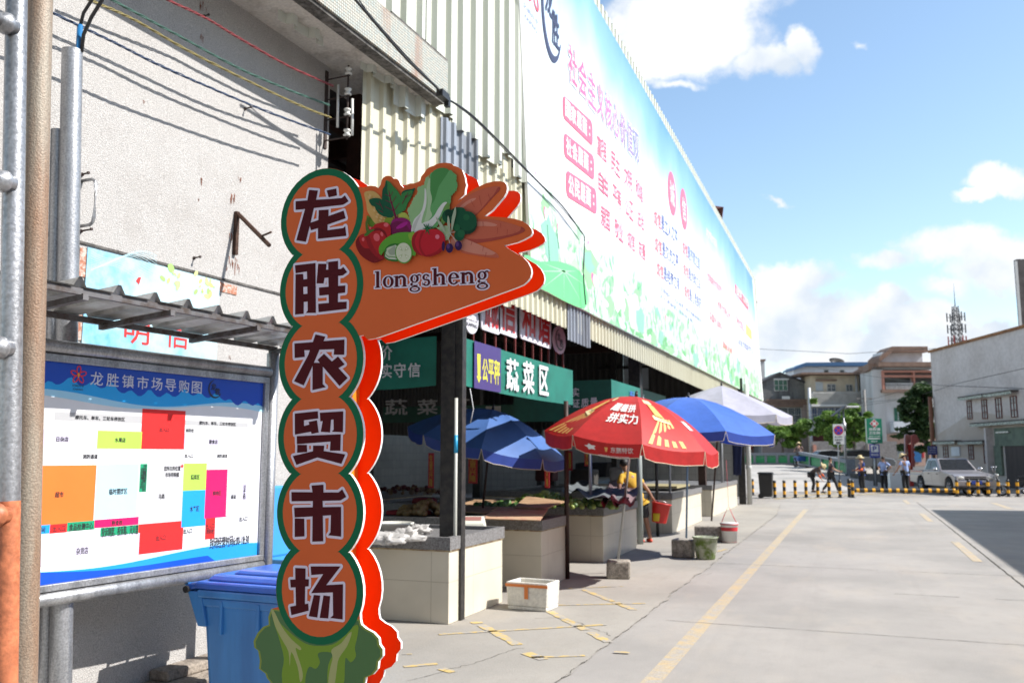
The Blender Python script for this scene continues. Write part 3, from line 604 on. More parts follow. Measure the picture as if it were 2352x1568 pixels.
# bracket, nails, handle
def wpt(z, x, y, h): a, b = LW.ab(*z(x, y)); return LW.pt(a, b, h)
m = MB().use(mat('rusty_iron', (.085, .045, .03), .8, .3, var=.5, vs=30, bump=.3))
a, b = LW.ab(*Z1(1476, 1345)); a2, b2 = LW.ab(*Z2(1474, 190)); m.pbox(LW, a-.016, b2, a+.016, b+.02, .0, .03)
tip = dp(*Z1(1690, 1540), 6.62); st = LW.pt(a, b, .03); m.tube([st, tip], .017, 6, smooth=False); q = st+(tip-st)*.72
m.tube([q, dp(*Z1(1702, 1455), 6.62)], .008, 6)
tag(m.build('wall_bracket', origin=LW.pt(a, b2, 0)), 'rusty iron bracket with a slanting arm sticking out of the pebble-dashed wall', 'bracket')
NAIL = mat('nail_iron', (.07, .05, .045), .8, .3)
for z, x, y, tx, ty, lb in ((Z2, 1215, 207, 1252, 209, 'short rusty bolt in the wall left of the iron bracket stain'), (Z1, 512, 1095, 548, 1093, 'rusty bolt end above the bent handle on the wall'), (Z1, 505, 1450, 566, 1440, 'rusty bolt end below the bent handle on the wall'), (Z1, 1280, 103, 1306, 104, 'rusty bolt high on the shaded wall under the canopy'), (Z1, 1535, 683, 1575, 671, 'thin bent hook in the wall among the cable shadows')):
    a, b = LW.ab(*z(x, y)); s0 = LW.pt(a, b, 0); r0, d0 = ray(*z(tx, ty)); 
    L_ = .012+abs(tx-x)/1.568/1.7415*6.6/F0/.82; e = LW.pt(a, b+.004, L_)
    m = MB().use(NAIL); m.tube([s0, e], .0055, 6); m.tube([e-LW.n*.012, e], .010, 6); m.tube([s0, s0+LW.n*.008], .013, 8); tag(m.build('wall_bolt', origin=s0), lb, 'bolt', 'bolts left in the pebble wall')
a, b = LW.ab(*Z1(515, 1135)); a2, b2 = LW.ab(*Z1(500, 1420)); m = MB().use(GALV)
hp = [LW.pt(a, b, 0), LW.pt(a, b, .09), LW.pt(a, b-.015, .115), LW.pt(a, b-.05, .125), LW.pt(a, b2+.05, .125), LW.pt(a, b2+.015, .115), LW.pt(a, b2, .09), LW.pt(a, b2, 0)]
m.tube(hp, .011, 8); tag(m.build('wall_handle', origin=hp[0]), 'bent metal handle standing out from the wall beside the tall pipe', 'step rung')  # upright grab handle, both ends bent back into the wall

# ---------------------------------------------------------------- wires along the wall, their rack, black cable
rack_p = LW.pt(1.80, 4.9, 0)
RK = thing('insulator_rack', 'iron rack of white porcelain insulators with tied wires at the wall corner', 'insulator rack', LW.pt(1.80, 4.1, 0))
ri0 = wpt(Z1, 2030, 480, .0); zr0 = LW.ab(*Z1(2045, 480))[1]; zr1 = LW.ab(*Z1(2045, 905))[1]
m = MB().use(NAIL); m.pbox(LW, 1.79, zr1-.05, 1.83, zr0+.05, .0, .012); m.tube([LW.pt(1.80, zr1, .25), LW.pt(1.80, zr0+.06, .25)], .009, 6)
for k in range(4):
    zz = zr1+.02+(zr0-zr1)*k/3.3; m.tube([LW.pt(1.80, zz, 0), LW.pt(1.80, zz, .27)], .007, 6)
m.build('rack', parent=RK)
PORC = flat('porcelain', (.72, .72, .68), .2); wz = []
for k in range(4):
    zz = zr1+.03+(zr0-zr1)*k/3.3; wz.append(zz+.03); m = MB().use(PORC); m.lathe(LW.pt(1.80, zz, .25), [(0, 0), (.032, 0), (.034, .012), (.022, .02), (.022, .04), (.034, .048), (.032, .06), (0, .062)], 12); m.build('insulator', parent=RK)
m = MB().use(PORC)
for h, z0, z1_ in ((.16, .12, .52), (.32, .02, .36)): m.tube([LW.pt(1.78, zr1+z0, h), LW.pt(1.77, zr1+z1_, h)], .012, 6)
m.build('plastic_sleeve', parent=RK)
WC = [('green', (.05, .13, .10), [(700, 0), (1100, 215), (1500, 430), (1800, 560), (2065, 660)], wz[2], 'twisted green wires strung along the wall under the canopy'),
      ('yellow', (.26, .21, .07), [(560, 0), (850, 130), (1200, 330), (1600, 530), (1900, 670), (2075, 738)], wz[1], 'twisted yellow wires strung along the wall below the green ones'),
      ('red', (.24, .03, .035), [(1050, 0), (1300, 120), (1500, 240), (1800, 410), (2090, 540)], wz[3], 'twisted red wires, topmost along the wall under the canopy'),
      ('blue', (.035, .06, .12), [(335, 85), (700, 260), (1000, 410), (1340, 560), (1700, 710), (2070, 845)], wz[0], 'twisted blue wires, lowest along the wall under the canopy')]
for nm, col, px, wz_, lb in WC:
    # rectify the traced wire on a plane .12 m off the wall
    WPl = LW.off(.27); ab = [WPl.ab(*Z1(*p)) for p in px]; (a0, b0), (a1, b1) = ab[0], ab[1]; ab = [(a0-(a1-a0)*1.5, b0-(b1-b0)*1.5)]+ab
    sp_ = smoothc(ab, 12, False); m = MB().use(flat('wire_'+nm, col, .5))
    for ph in (0, 2.1, 4.2):
        m.tube([WPl.pt(a, b+.006*math.sin(i*.9+ph)+.004*noise.noise(Vector((i*.31, ph, 0))), .006*math.cos(i*.9+ph)) for i, (a, b) in enumerate(sp_)], .0042, 5)
    tag(m.build('wire_pair', origin=WPl.pt(*ab[-1])), lb, 'wire', 'coloured wire pairs along the wall')
m = MB().use(BLACK)
a = MB().use(BLACK)
for k, (p, r_) in enumerate((([(1400, -20), (1430, 10), (1620, 230), (1740, 345), (1770, 385)], .012), ([(1425, -20), (1480, 60), (1640, 240), (1750, 350), (1772, 382)], .006), ([(1770, 385), (1880, 455), (2000, 570), (2150, 725), (2250, 825), (2330, 935)], .011), ([(1772, 382), (1900, 480), (2040, 620), (2200, 780), (2330, 930)], .006), ([(2330, 935), (2338, 960), (2334, 1100), (2343, 1218)], .010))):
    D0 = [8.3, 8.3, 8.6, 8.6, 13.4][k]; D1 = [8.6, 8.6, 13.4, 13.4, 13.4][k]; n = len(p); pts = []
    for i, q in enumerate(p):
        t = i/(n-1); 
        x_ = -3.60
        r0, d0 = ray(q[0]/1.7415, q[1]/1.7415); kk = x_/r0.x; pts.append(Vector((x_, r0.y*kk, H+r0.z*kk)))
    def bez(pp, nn=6):
        o = []
        for i in range(len(pp)-1):
            g = lambda j: pp[max(0, min(len(pp)-1, j))]
            for q in range(nn):
                t = q/nn; a_, b_, c2_, d2_ = g(i-1), g(i), g(i+1), g(i+2); o.append(.5*((2*b_)+(-a_+c2_)*t+(2*a_-5*b_+4*c2_-d2_)*t*t+(-a_+3*b_-3*c2_+d2_)*t**3))
        return o+[pp[-1]]
    a.tube(bez(pts), r_, 6)
    if k == 1: q_ = pts[-1]
a.box(q_, (.16, .07, .07), (0, 1, 0)); a.box(q_+Vector((0, .1, -.03)), (.05, .05, .10), (0, 1, 0))
tag(a.build('power_cable', origin=q_), 'thick black cables with a clamp sagging from the tiled canopy across the billboard', 'cable')
# ================================================================ pipes at the left edge
def vpipe(nm, mt, top, bot, D, r, lb, cat, extra=None, D1=None):
    p1 = dp(top[0], top[1], D); p0 = dp(bot[0], bot[1], D1 or D); d = p0-p1; p0 = p0+d*((-p0.z)/d.z) if d.z else p0
    m = MB().use(mt); 
    if extra: extra(m, p1, p0)
    else: m.tube([p0, p1], r, 20, cap=False); m.tube([p1+Vector((0, 0, .0)), p1+Vector((0, 0, -.02))], [r, r], 20, cap=False); m.lathe(p1, [(r, 0), (r*.86, .001), (r*.86, -.08)], 20)
    o = m.build(nm, origin=(p0.x, p0.y, 0)); return tag(o, lb, cat)
vpipe('rusty_pipe', RUSTP, (95, -120), (54, 1568), 2.9, .0405, 'rust-streaked beige pipe standing between the ladder and the grey pipes', 'pipe')
def capped(r):
    def f(m, p1, p0): m.tube([p0, p1], r, 20, cap=False); m.lathe(p1, [(r, 0), (r*.88, .001), (r*.88, -.15), (0, -.15)], 20)
    return f
PT = dp(166, 115, 5.15)
vpipe('tall_steel_pipe', GALV, (166, 117), (139, 1560), 5.1, .059, 'thicker galvanised pipe with black cables coming out of its top', 'pipe', capped(.059))
vpipe('short_steel_pipe', GALV, (134, 300), (106, 1560), 5.15, .042, 'thinner galvanised pipe standing lower beside the thick pipe with cables', 'pipe', capped(.042))
m = MB().use(flat('conduit_blue', (.02, .16, .38), .4)); a0_ = dp(180, 130, 5.1); m.tube([a0_+Vector((0, 0, -.3)), dp(184, 58, 5.1)], .017, 12)
BCB = MB().use(BLACK)
BCB.tube([dp(184, 60, 5.1), dp(192, 30, 5.09), dp(210, 2, 5.05), dp(235, -60, 5.0)], .010, 8); BCB.tube([dp(187, 120, 5.1), dp(192, 80, 5.08), dp(210, 40, 5.05), dp(235, 0, 5.0), dp(270, -60, 5.0)], .011, 8)
CD = thing('cable_conduit', 'blue plastic conduit with two black cables rising out of the thick grey pipe', 'cable conduit', a0_); 
for q, nm in ((m, 'conduit'), (BCB, 'cable')): q.build(nm, parent=CD)
# the welded ladder
LD = thing('steel_ladder', 'galvanised welded pipe ladder with orange primer on its lower part', 'ladder', dp(10, 1568, 2.35)*1.0)
p1 = dp(40, -120, 2.35); p0 = dp(13, 1568, 2.35); ld = (p0-p1)/(p0-p1).length
zs = dp(24, 1150, 2.35); t_ = (zs-p1).length
m = MB().use(GALV); m.tube([p1, p1+ld*(t_+.0)], .028, 24, cap=False); m.build('rail', parent=LD)
m = MB().use(PRIMER); m.tube([p1+ld*t_, p0, p0+ld*(p0.z/abs(ld.z))], .0285, 24, cap=False); m.build('painted_rail', parent=LD)
m = MB().use(GALV); off = wd*-.42
m.tube([p1+off, p0+ld*(p0.z/abs(ld.z))+off], .026, 16, cap=False); m.build('rail', parent=LD)
for yy, mt in ((72, GALV), (428, GALV), (803, GALV), (1180, PRIMER)):
    c0 = dp(40-(yy*.0165), yy, 2.35)+wd*.014-CF*.030; m = MB().use(mt); m.tube([c0, c0+off], .0215, 16)
    m.lathe(c0-wd*.052, [(.0215, 0), (.029, .012), (.031, .026), (.026, .034)], 18, axis=wd)
    m.build('rung', parent=LD)
# ================================================================ NOTICE BOARD
bd = cdir(26.7); q0 = CR*-2.57+CF*4.85; BP = PL((q0.x, q0.y, 0), bd)
NB = thing('notice_board', 'framed market guide map board of grey pipes under a small corrugated roof', 'notice board', BP.pt(.8, 0, 0))
SA, EA = -.95, 1.79
m = MB().use(GALV); m.tube([BP.pt(SA, 2.30, .0), BP.pt(EA-.02, 2.30, .0)], .040, 16); m.tube([BP.pt(SA, .925, .0), BP.pt(EA-.03, .925, .0)], .040, 16); m.build('crossbar', parent=NB)
m = MB().use(GALV); m.tube([BP.pt(EA+.02, 0, 0), BP.pt(EA+.02, 2.44, 0)], .045, 16); m.build('post', parent=NB)
m = MB().use(GALV); m.tube([BP.pt(SA, 0, 0), BP.pt(SA, 2.44, 0)], .045, 16); m.build('post', parent=NB)
m = MB().use(GALV)
for a0, b0, a1, b1 in ((SA, 2.215, EA-.03, 2.258), (SA, .967, EA-.03, 1.005), (EA-.075, 1.005, EA-.03, 2.215)): m.pbox(BP, a0, b0, a1, b1, -.03, .025)
m.build('inner_frame', parent=NB, bevel=.004)
PRINTW = flat('print_white', (.80, .80, .82), .28); m = MB().use(PRINTW); m.pbox(BP, SA, 1.005, EA-.075, 2.215, -.03, .004); m.build('map_sheet', parent=NB)
def bab(z, x, y): return BP.ab(*z(x, y))
MP = MB(); hk = [.0046]
def mrect(col, z, x0, y0, x1, y1):
    a0, b0 = bab(z, x0, y0); a1, b1 = bab(z, x1, y1); hk[0] += .00004; MP.use(flat('ink_%d_%d_%d' % tuple(int(c*99) for c in col), col, .28)); MP.poly(BP, [(a0, b1), (a1, b1), (a1, b0), (a0, b0)], hk[0])
AX0, AX1 = SA, EA-.076
def wavepoly(col, top, f, n=40, bot=None):
    hk[0] += .00004; MP.use(flat('ink_%d_%d_%d' % tuple(int(c*99) for c in col), col, .28))
    xs = [AX0+(AX1-AX0)*i/n for i in range(n+1)]
    MP.poly(BP, [(x, f(x)) for x in xs]+[(AX1, top), (AX0, top)], hk[0])
hb = bab(Z2, 290, 1050)[1]; hb2 = bab(Z2, 1600, 1140)[1]
wavepoly((.40, .72, .92), 2.215, lambda a: hb-.035+.025*math.sin(a*4.2+2.2))
wavepoly((.02, .38, .85), 2.215, lambda a: hb-.010+.030*math.sin(a*4.2+1.6))
def mount(a):
    return hb+.045+.018*math.sin(a*7)+.030*abs(math.sin(a*23+1))**3+.02*abs(math.sin(a*11))**6
wavepoly((.010, .075, .50), 2.215, lambda a: mount(a)-.012-.02*max(0, a-.6), 110)
lowb = 1.0055
def wavelow(col, f, n=40):
    hk[0] += .00004; MP.use(flat('ink_%d_%d_%d' % tuple(int(c*99) for c in col), col, .28)); xs = [AX0+(AX1-AX0)*i/n for i in range(n+1)]
    MP.poly(BP, [(AX0, lowb), (AX1, lowb)]+[(x, f(x)) for x in reversed(xs)], hk[0])
wavelow((.55, .80, .92), lambda a: 1.10+.022*math.sin(a*3.4+3.6)); wavelow((.02, .30, .80), lambda a: 1.082+.022*math.sin(a*3.4+3.3)); wavelow((.01, .08, .55), lambda a: 1.072-.036*(a-.1)+.018*math.sin(a*3.4+3.0) if a < 1.3 else 1.0056)
LAV, GRY, RED_, LIM = (.60, .56, .70), (.45, .45, .46), (.82, .03, .03), (.40, .68, .10)
for a in [(GRY, Z2, 340, 1170, 890, 1243), (GRY, Z2, 1160, 1222, 1552, 1268), (RED_, Z2, 890, 1150, 1150, 1405), (LAV, Z2, 200, 1277, 610, 1400), (LIM, Z2, 610, 1287, 882, 1402), (LAV, Z2, 1155, 1305, 1500, 1404),
          ((.88, .19, .04), Z3, 180, 205, 588, 553), ((.45, .72, .84), Z3, 603, 197, 863, 532), ((.58, .58, .60), Z3, 868, 194, 1140, 552), ((.02, .32, .16), Z3, 877, 193, 912, 368), (RED_, Z3, 865, 573, 1140, 728), (LIM, Z3, 1150, 190, 1287, 362), ((.02, .32, .80), Z3, 1143, 363, 1284, 578),
          ((.78, .015, .13), Z3, 1291, 230, 1422, 524), (RED_, Z3, 1287, 536, 1342, 660), ((.66, .66, .70), Z3, 1424, 228, 1494, 515), (LAV, Z3, 1496, 228, 1560, 508), ((.02, .32, .80), Z3, 180, 583, 308, 627), (RED_, Z3, 310, 575, 417, 620), ((.02, .32, .16), Z3, 418, 560, 588, 602), ((.78, .015, .13), Z3, 589, 545, 863, 572), ((.02, .32, .16), Z3, 628, 595, 863, 632), (LAV, Z3, 180, 690, 865, 762)]: mrect(*a)
MP.build('map_print', parent=NB)
MT = MB(); INK = flat('ink_black', (.03, .03, .035), .4)
def mtext(body, z, x0, y0, x1, y1, col=None, bold=.022, h=.0066):
    a0, b0 = bab(z, x0, y0); a1, b1 = bab(z, x1, y1); q = MB().use(col or INK); put_text(q, BP, body, a0, b0, a1, b1, h, bold); q.build('lettering', parent=NB)
# the heading follows one line
a0, bt0 = bab(Z2, 565, 912); a1, bt1 = bab(Z2, 1275, 1066); MT.use(flat('ink_pale', (.68, .70, .80), .35)); bb0 = bab(Z2, 565, 1003)[1]
cw = (a1-a0)/8
for i, ch in enumerate('龙胜镇市场导购图'): put_text(MT, BP, ch, a0+cw*i, bb0, a0+cw*(i+.80), bt0-.004, .0068, .014)
for t in [('摩托车、单车、三轮车停放区', Z2, 468, 1190, 778, 1230), ('摩托车、单车、三轮车停放区', Z2, 1246, 1226, 1475, 1260), ('出入口', Z2, 997, 1268, 1055, 1297), ('消防栓', Z2, 1160, 1273, 1212, 1300), ('日杂店', Z2, 350, 1325, 424, 1358), ('水果店', Z2, 717, 1331, 783, 1362), ('副食店', Z2, 1308, 1344, 1360, 1372), ('消防通道', Z2, 515, 1434, 608, 1465), ('出入口', Z2, 1155, 1433, 1207, 1458), ('消防通道', Z2, 1355, 1434, 1422, 1458),
          ('超市', Z3, 342, 368, 393, 402), ('临时摆摊区', Z3, 682, 348, 793, 382), ('您所在的位置', Z3, 1025, 207, 1127, 236), ('市场导购图', Z3, 1033, 247, 1117, 275), ('马路', Z3, 990, 382, 1028, 412), ('蔬菜区', Z3, 1193, 262, 1247, 290), ('水产区', Z3, 1188, 458, 1243, 490), ('鲜肉区', Z3, 1332, 362, 1382, 390), ('通道', Z3, 1443, 387, 1475, 412), ('活\n禽\n档', Z3, 1521, 325, 1536, 415), ('熟食档', Z3, 697, 548, 762, 575), ('间', Z3, 253, 590, 278, 622), ('出入口', Z3, 328, 583, 402, 613), ('食品检测中心', Z3, 430, 569, 578, 602), ('投诉制度、投诉箱、灭火器', Z3, 635, 592, 862, 632), ('出入口', Z3, 975, 641, 1033, 670), ('杂货店', Z3, 475, 719, 547, 755), ('出入口', Z3, 1148, 599, 1198, 627), ('出入口', Z3, 1288, 568, 1337, 597), ('消防栓', Z3, 1288, 602, 1337, 630), ('出入口', Z3, 1498, 524, 1547, 550), ('封闭经营时间6:00-18:30', Z3, 1313, 655, 1557, 697),
          ('市\n场\n管\n理\n制\n度\n公\n示\n栏', Z3, 895, 198, 909, 365), ('农\n药\n检\n测\n公\n示\n栏', Z3, 880, 218, 892, 348)]: mtext(*t)
def star(cx, cy, r, ri=.45, n=5): return [(cx+(r if i % 2 == 0 else r*ri)*math.sin(math.pi*i/n), cy+(r if i % 2 == 0 else r*ri)*math.cos(math.pi*i/n)) for i in range(2*n)]
a, b = bab(Z3, 1138, 207); MT.use(flat('ink_red', (.8, .03, .03), .4)); MT.poly(BP, star(a, b, .016, .42), .0068)
def emblem(m, pl, cx, cy, r, h, red, words=None, wcol=None):
    "five-petal film-strip flower with a torch, two lines of small print below"
    m.use(red)
    for k in range(5):
        t = 90+72*k; x, y = cx+r*.55*math.cos(R(t)), cy+r*.55*math.sin(R(t))
        o = ell_pts(x, y, r*.50, r*.30, 14, rot=t); i_ = ell_pts(x, y, r*.36, r*.17, 14, rot=t)
        m.add([pl.pt(p[0], p[1], h+k*1e-5) for p in o]+[pl.pt(p[0], p[1], h+k*1e-5) for p in i_], [(j, (j+1) % 14, 14+(j+1) % 14, 14+j) for j in range(14)])
    m.use(flat('emblem_gold', (.75, .40, .06), .5)); m.poly(pl, [(cx-r*.06, cy-r*.3), (cx+r*.06, cy-r*.3), (cx+r*.13, cy+.05*r), (cx, cy+r*.3), (cx-r*.13, cy+.05*r)], h+.0002)
def brush(m, pl, cx, cy, r, h, col, sx=1.0):
    "open brush-stroke ring with two characters"
    m.use(col); vs = []; fs = []; n = 30
    for i in range(n+1):
        t = R(100+235*i/n); w = r*(.05+.20*math.sin(math.pi*min(1, i/n*1.02))**1.0*(1-.3*i/n)); vs += [pl.pt(cx+sx*(r)*math.cos(t), cy+r*math.sin(t), h), pl.pt(cx+sx*(r-w)*math.cos(t), cy+(r-w)*math.sin(t), h)]
    for i in range(n): fs.append((2*i, 2*i+2, 2*i+3, 2*i+1))
    m.add(vs, fs); put_text(m, pl, '龙', cx-sx*r*.62, cy-r*.15, cx+sx*r*.12, cy+r*.62, h+.0003, .02); put_text(m, pl, '胜', cx+sx*r*.02, cy-r*.62, cx+sx*r*.75, cy+r*.12, h+.0003, .02)
ea, eb = bab(Z2, 488, 940); emblem(MT, BP, ea, eb, .052, .0070, flat('ink_red', (.8, .03, .03), .4))
mtext('文明开平', Z2, 447, 998, 522, 1018, bold=.01, h=.0070); mtext('KAIPING', Z2, 453, 1022, 515, 1038, bold=.01, h=.0070)
ba, bb = bab(Z2, 1345, 1028); brush(MT, BP, ba, bb, .062, .0070, INK)
MT.build('map_heading', parent=NB)
# board roof: corrugated, tilted towards the viewer's side, on a rusty frame
RF = mat('roof_tin', (.55, .56, .55), .45, .5, col2=(.30, .29, .27), vs=5, streak=True)
rb0 = BP.ab(650, 778)[0]
def rp(a, o, z): return BP.pt(a, z, o)
o_f, o_b = .42, -.38; zf, zb = 2.80, 2.60
m = MB().use(RF); pitch = .235; a = SA-.1; vs = []; fs = []; prof = []
while a < EA+.10:
    for t, q in ((0, 0), (.30, 0), (.42, .045), (.50, .045), (.62, 0)): prof.append((a+t*pitch, q))
    a += pitch
# front edge (towards the street) is the higher one; measured from the photograph
f_hi = BP.off(.25); c0 = f_hi.ab(110, 640); 
zf = 2.545; zb = 2.50; o_f = .56; o_b = -.03
for a, q in prof:
    for t in (0, 1): vs.append(rp(a, o_b+(o_f-o_b)*t, zb+(zf-zb)*t+q))
for i in range(len(prof)-1): fs.append((2*i, 2*i+2, 2*i+3, 2*i+1))
m.add(vs, fs); m.add([v-Vector((0, 0, .003)) for v in vs], [f[::-1] for f in fs]); m.build('roof_sheet', parent=NB)
RFF = mat('roof_frame_steel', (.15, .145, .15), .6, .4, col2=(.08, .06, .05), vs=12)
m = MB().use(RFF)
def bar(m, p, q, w=.032): 
    p, q = Vector(p), Vector(q); d = (q-p).normalized(); x = d.cross(Vector((0, 0, 1))); x = x.normalized() if x.length > .01 else Vector((1, 0, 0)); y = d.cross(x).normalized(); w /= 2
    P = [p-x*w-y*w, p+x*w-y*w, p+x*w+y*w, p-x*w+y*w]; m.hexa(P+[v+(q-p) for v in P])
bar(m, rp(SA-.05, o_f-.03, zf-.024), rp(EA+.05, o_f-.03, zf-.024)); bar(m, rp(SA-.05, o_b+.03, zb-.024), rp(EA+.05, o_b+.03, zb-.024)); 
for a in (SA, -.2, .36, 1.05, EA+.02): bar(m, rp(a, o_b, zb-.05), rp(a, o_f, zf-.05))
m.build('roof_frame', parent=NB)
# ================================================================ WHEELIE BINS
def bin_(nm, lb, base, ang, w, d, h, body, lidm, lid_open=False, group=None, handle=True):
    "hinge side looks along ang (deg, world); d along it"
    f = Vector((math.cos(ang), math.sin(ang), 0)); s = Vector((-f.y, f.x, 0)); B = Vector(base)
    t = thing(nm, lb, 'wheelie bin', B, group); hb = h*.88
    def P(x, y, z): return B+f*x+s*y+Vector((0, 0, z))
    m = MB().use(body); k = .80
    def ring_(x0, x1, y, z): return [P(x0, -y, z), P(x1, -y, z), P(x1, y, z), P(x0, y, z)]
    lo = ring_(-d*.36, d*.42, w*.40, .08); hi = ring_(-d*.44, d*.48, w*.48, hb); m.hexa(lo+hi)
    m.build('body', parent=t, bevel=.035)
    m = MB().use(body); m.hexa(ring_(-d*.47, d*.515, w*.515, hb-.045)+ring_(-d*.475, d*.52, w*.52, hb+.005))
    m.hexa(ring_(-d*.445, d*.485, w*.485, hb-.10)+ring_(-d*.45, d*.49, w*.49, hb-.046)); m.build('rim', parent=t, bevel=.012)
    m = MB().use(body)
    for y in (-1, 1):
        for x in (-.2, .22): m = MB().use(body); m.box(P(d*x, y*w*.475, hb-.16), (.022, .03, .20), f); m.build('rib', parent=t, bevel=.006)
    m = MB().use(body); m.hexa([P(-d*.46, -w*.5, hb-.22), P(-d*.36, -w*.5, hb-.22), P(-d*.36, w*.5, hb-.22), P(-d*.46, w*.5, hb-.22), P(-d*.60, -w*.5, hb-.01), P(-d*.44, -w*.5, hb-.01), P(-d*.44, w*.5, hb-.01), P(-d*.60, w*.5, hb-.01)])
    m.build('hinge_bracket', parent=t, bevel=.006)
    m = MB().use(lidm)
    if lid_open:
        m.hexa([P(-d*.52, -w*.5, hb), P(-d*.46, -w*.5, hb), P(-d*.46, w*.5, hb), P(-d*.52, w*.5, hb), P(-d*.60, -w*.48, hb+d*.9), P(-d*.54, -w*.48, hb+d*.9), P(-d*.54, w*.48, hb+d*.9), P(-d*.60, w*.48, hb+d*.9)])
        m.build('lid', parent=t, bevel=.02)
    else:
        m.hexa(ring_(-d*.50, d*.54, w*.53, hb+.008)+ring_(-d*.49, d*.53, w*.515, hb+.055)); m.hexa(ring_(-d*.42, d*.48, w*.46, hb+.056)+ring_(-d*.36, d*.42, w*.40, hb+.095)); m.hexa(ring_(-d*.20, d*.36, w*.34, hb+.096)+ring_(-d*.14, d*.30, w*.28, hb+.125))
        m.hexa([P(-d*.62, -w*.5, hb-.012), P(-d*.49, -w*.5, hb+.008), P(-d*.49, w*.5, hb+.008), P(-d*.62, w*.5, hb-.012), P(-d*.62, -w*.5, hb+.03), P(-d*.49, -w*.5, hb+.052), P(-d*.49, w*.5, hb+.052), P(-d*.62, w*.5, hb+.03)])
        m.build('lid', parent=t, bevel=.014)
    m = MB().use(BLACK); m.tube([P(-d*.60, -w*.53, hb+.0), P(-d*.60, w*.53, hb+.0)], .022, 12); m.build('hinge_pin', parent=t)
    for y in (-1, 1):
        m = MB().use(BLACK); m.tube([P(-d*.40, y*w*.43, .10), P(-d*.40, y*w*.52, .10)], .10, 16); m.build('wheel', parent=t)
    if handle:
        m = MB().use(body); m.tube([P(-d*.66, -w*.44, hb+.03), P(-d*.66, w*.44, hb+.03)], .016, 8)
        for y in (-.42, -.14, .14, .42): m.tube([P(-d*.66, w*y, hb+.03), P(-d*.5, w*y, hb-.03)], .012, 6)
        m.build('handle', parent=t)
    return t
BBODY = mat('bin_blue_faded', (.05, .23, .56), .38, col2=(.035, .16, .42), vs=3, streak=True); BLID = mat('bin_lid_blue', (.03, .13, .58), .28, var=.3, vs=2)
BLT = flat('bin_light_blue', (.05, .28, .62), .4)
hp_ = dp(430, 1352, 5.75); bw, bdp, bh = .56, .68, hp_.z/.88; bs_ = Vector((-wn.y, wn.x, 0)); bc = hp_+wn*(.60*bdp)+bs_*(bw*.5)
bin_('wheelie_bin', 'dark blue wheelie bin with closed lid between the notice board and the market sign', (bc.x, bc.y, 0), math.atan2(wn.y, wn.x), bw, bdp, bh, BBODY, BLID, group='blue wheelie bins by the wall')
bc = CR*((735-1176)/F0*7.2)+CF*7.2
bin_('wheelie_bin', 'light blue wheelie bin with its lid thrown open, half hidden behind the market sign', (bc.x, bc.y, 0), math.atan2(wn.y, wn.x), .55, .62, 1.02, BLT, BLT, True, group='blue wheelie bins by the wall', handle=False)
# ================================================================ GROUND
def ground_mat(name, base, dark, jx=None, jy=None, warm=(.42, .36, .30), pat=.5):
    m = bpy.data.materials.new(name); m.use_nodes = True; nt = m.node_tree; N = nt.nodes.new; L = nt.links.new; b = nt.nodes['Principled BSDF']; b.inputs['Roughness'].default_value = .9; b.inputs['Specular IOR Level'].default_value = .25
    g = N('ShaderNodeNewGeometry')
    def noi(s, d=6, sc_=(1, 1, 1), r=.6):
        mp = N('ShaderNodeMapping'); L(g.outputs['Position'], mp.inputs[0]); mp.inputs['Scale'].default_value = sc_
        n = N('ShaderNodeTexNoise'); n.inputs['Scale'].default_value = s; n.inputs['Detail'].default_value = d; n.inputs['Roughness'].default_value = r; L(mp.outputs[0], n.inputs['Vector']); return n.outputs[0]
    def rng(x, a, b_, c=0, d=1):
        n = N('ShaderNodeMapRange'); L(x, n.inputs[0]); n.inputs[1].default_value = a; n.inputs[2].default_value = b_; n.inputs[3].default_value = c; n.inputs[4].default_value = d; return n.outputs[0]
    def mix(f, a, b_):
        n = N('ShaderNodeMix'); n.data_type = 'RGBA'; L(f, n.inputs[0])
        for i, x in ((6, a), (7, b_)):
            if isinstance(x, tuple): n.inputs[i].default_value = (*x, 1)
            else: L(x, n.inputs[i])
        return n.outputs[2]
    c = mix(rng(noi(.35, 7), .40, .66), base, dark); c = mix(rng(noi(1.1, 6, (1, .35, 1)), .52, .75, 0, pat), c, warm); c = mix(rng(noi(5, 8, (1, .5, 1), .7), .5, .72, 0, .35), c, tuple(x*.72 for x in base))
    c = mix(rng(noi(26, 5, (1, 1, 1), .7), .60, .72, 0, .35), c, tuple(x*.55 for x in base))
    c = mix(rng(noi(2.3, 9, (1, .6, 1), .75), .63, .70, 0, .45), c, tuple(x*.62 for x in base)); c = mix(rng(noi(.55, 5, (3, .10, 1), .6), .56, .70, 0, .40), c, tuple(x*.74 for x in base))
    f = rng(noi(140, 3), .35, .65, .90, 1.06); v = N('ShaderNodeVectorMath'); v.operation = 'SCALE'; L(c, v.inputs[0]); L(f, v.inputs['Scale']); L(v.outputs[0], b.inputs['Base Color'])
    bp = N('ShaderNodeBump'); bp.inputs['Strength'].default_value = .35; bp.inputs['Distance'].default_value = .01; L(noi(60, 6), bp.inputs['Height']); L(bp.outputs[0], b.inputs['Normal'])
    return m
ROADM = ground_mat('road_concrete', (.345, .322, .300), (.262, .248, .234)); PAVM = ground_mat('pavement_concrete', (.36, .335, .30), (.28, .262, .236), warm=(.36, .31, .25))
m = MB().use(ROADM); m.quad((-500, -120, 0), (500, -120, 0), (500, 700, 0), (-500, 700, 0)); tag(m.build('road', origin=(0, 0, 0)), kind='structure')
rr = random.Random(11)
edge = []; y = -4.0
while y < 33:
    w = .0 if y < 27 else (y-27)*.12
    edge.append((-2.16+.05*noise.noise(Vector((y*.9, 3, 0)))+.04*noise.noise(Vector((y*3.7, 9, 0)))+.012*rr.uniform(-1, 1)-w*.5, y)); y += .16
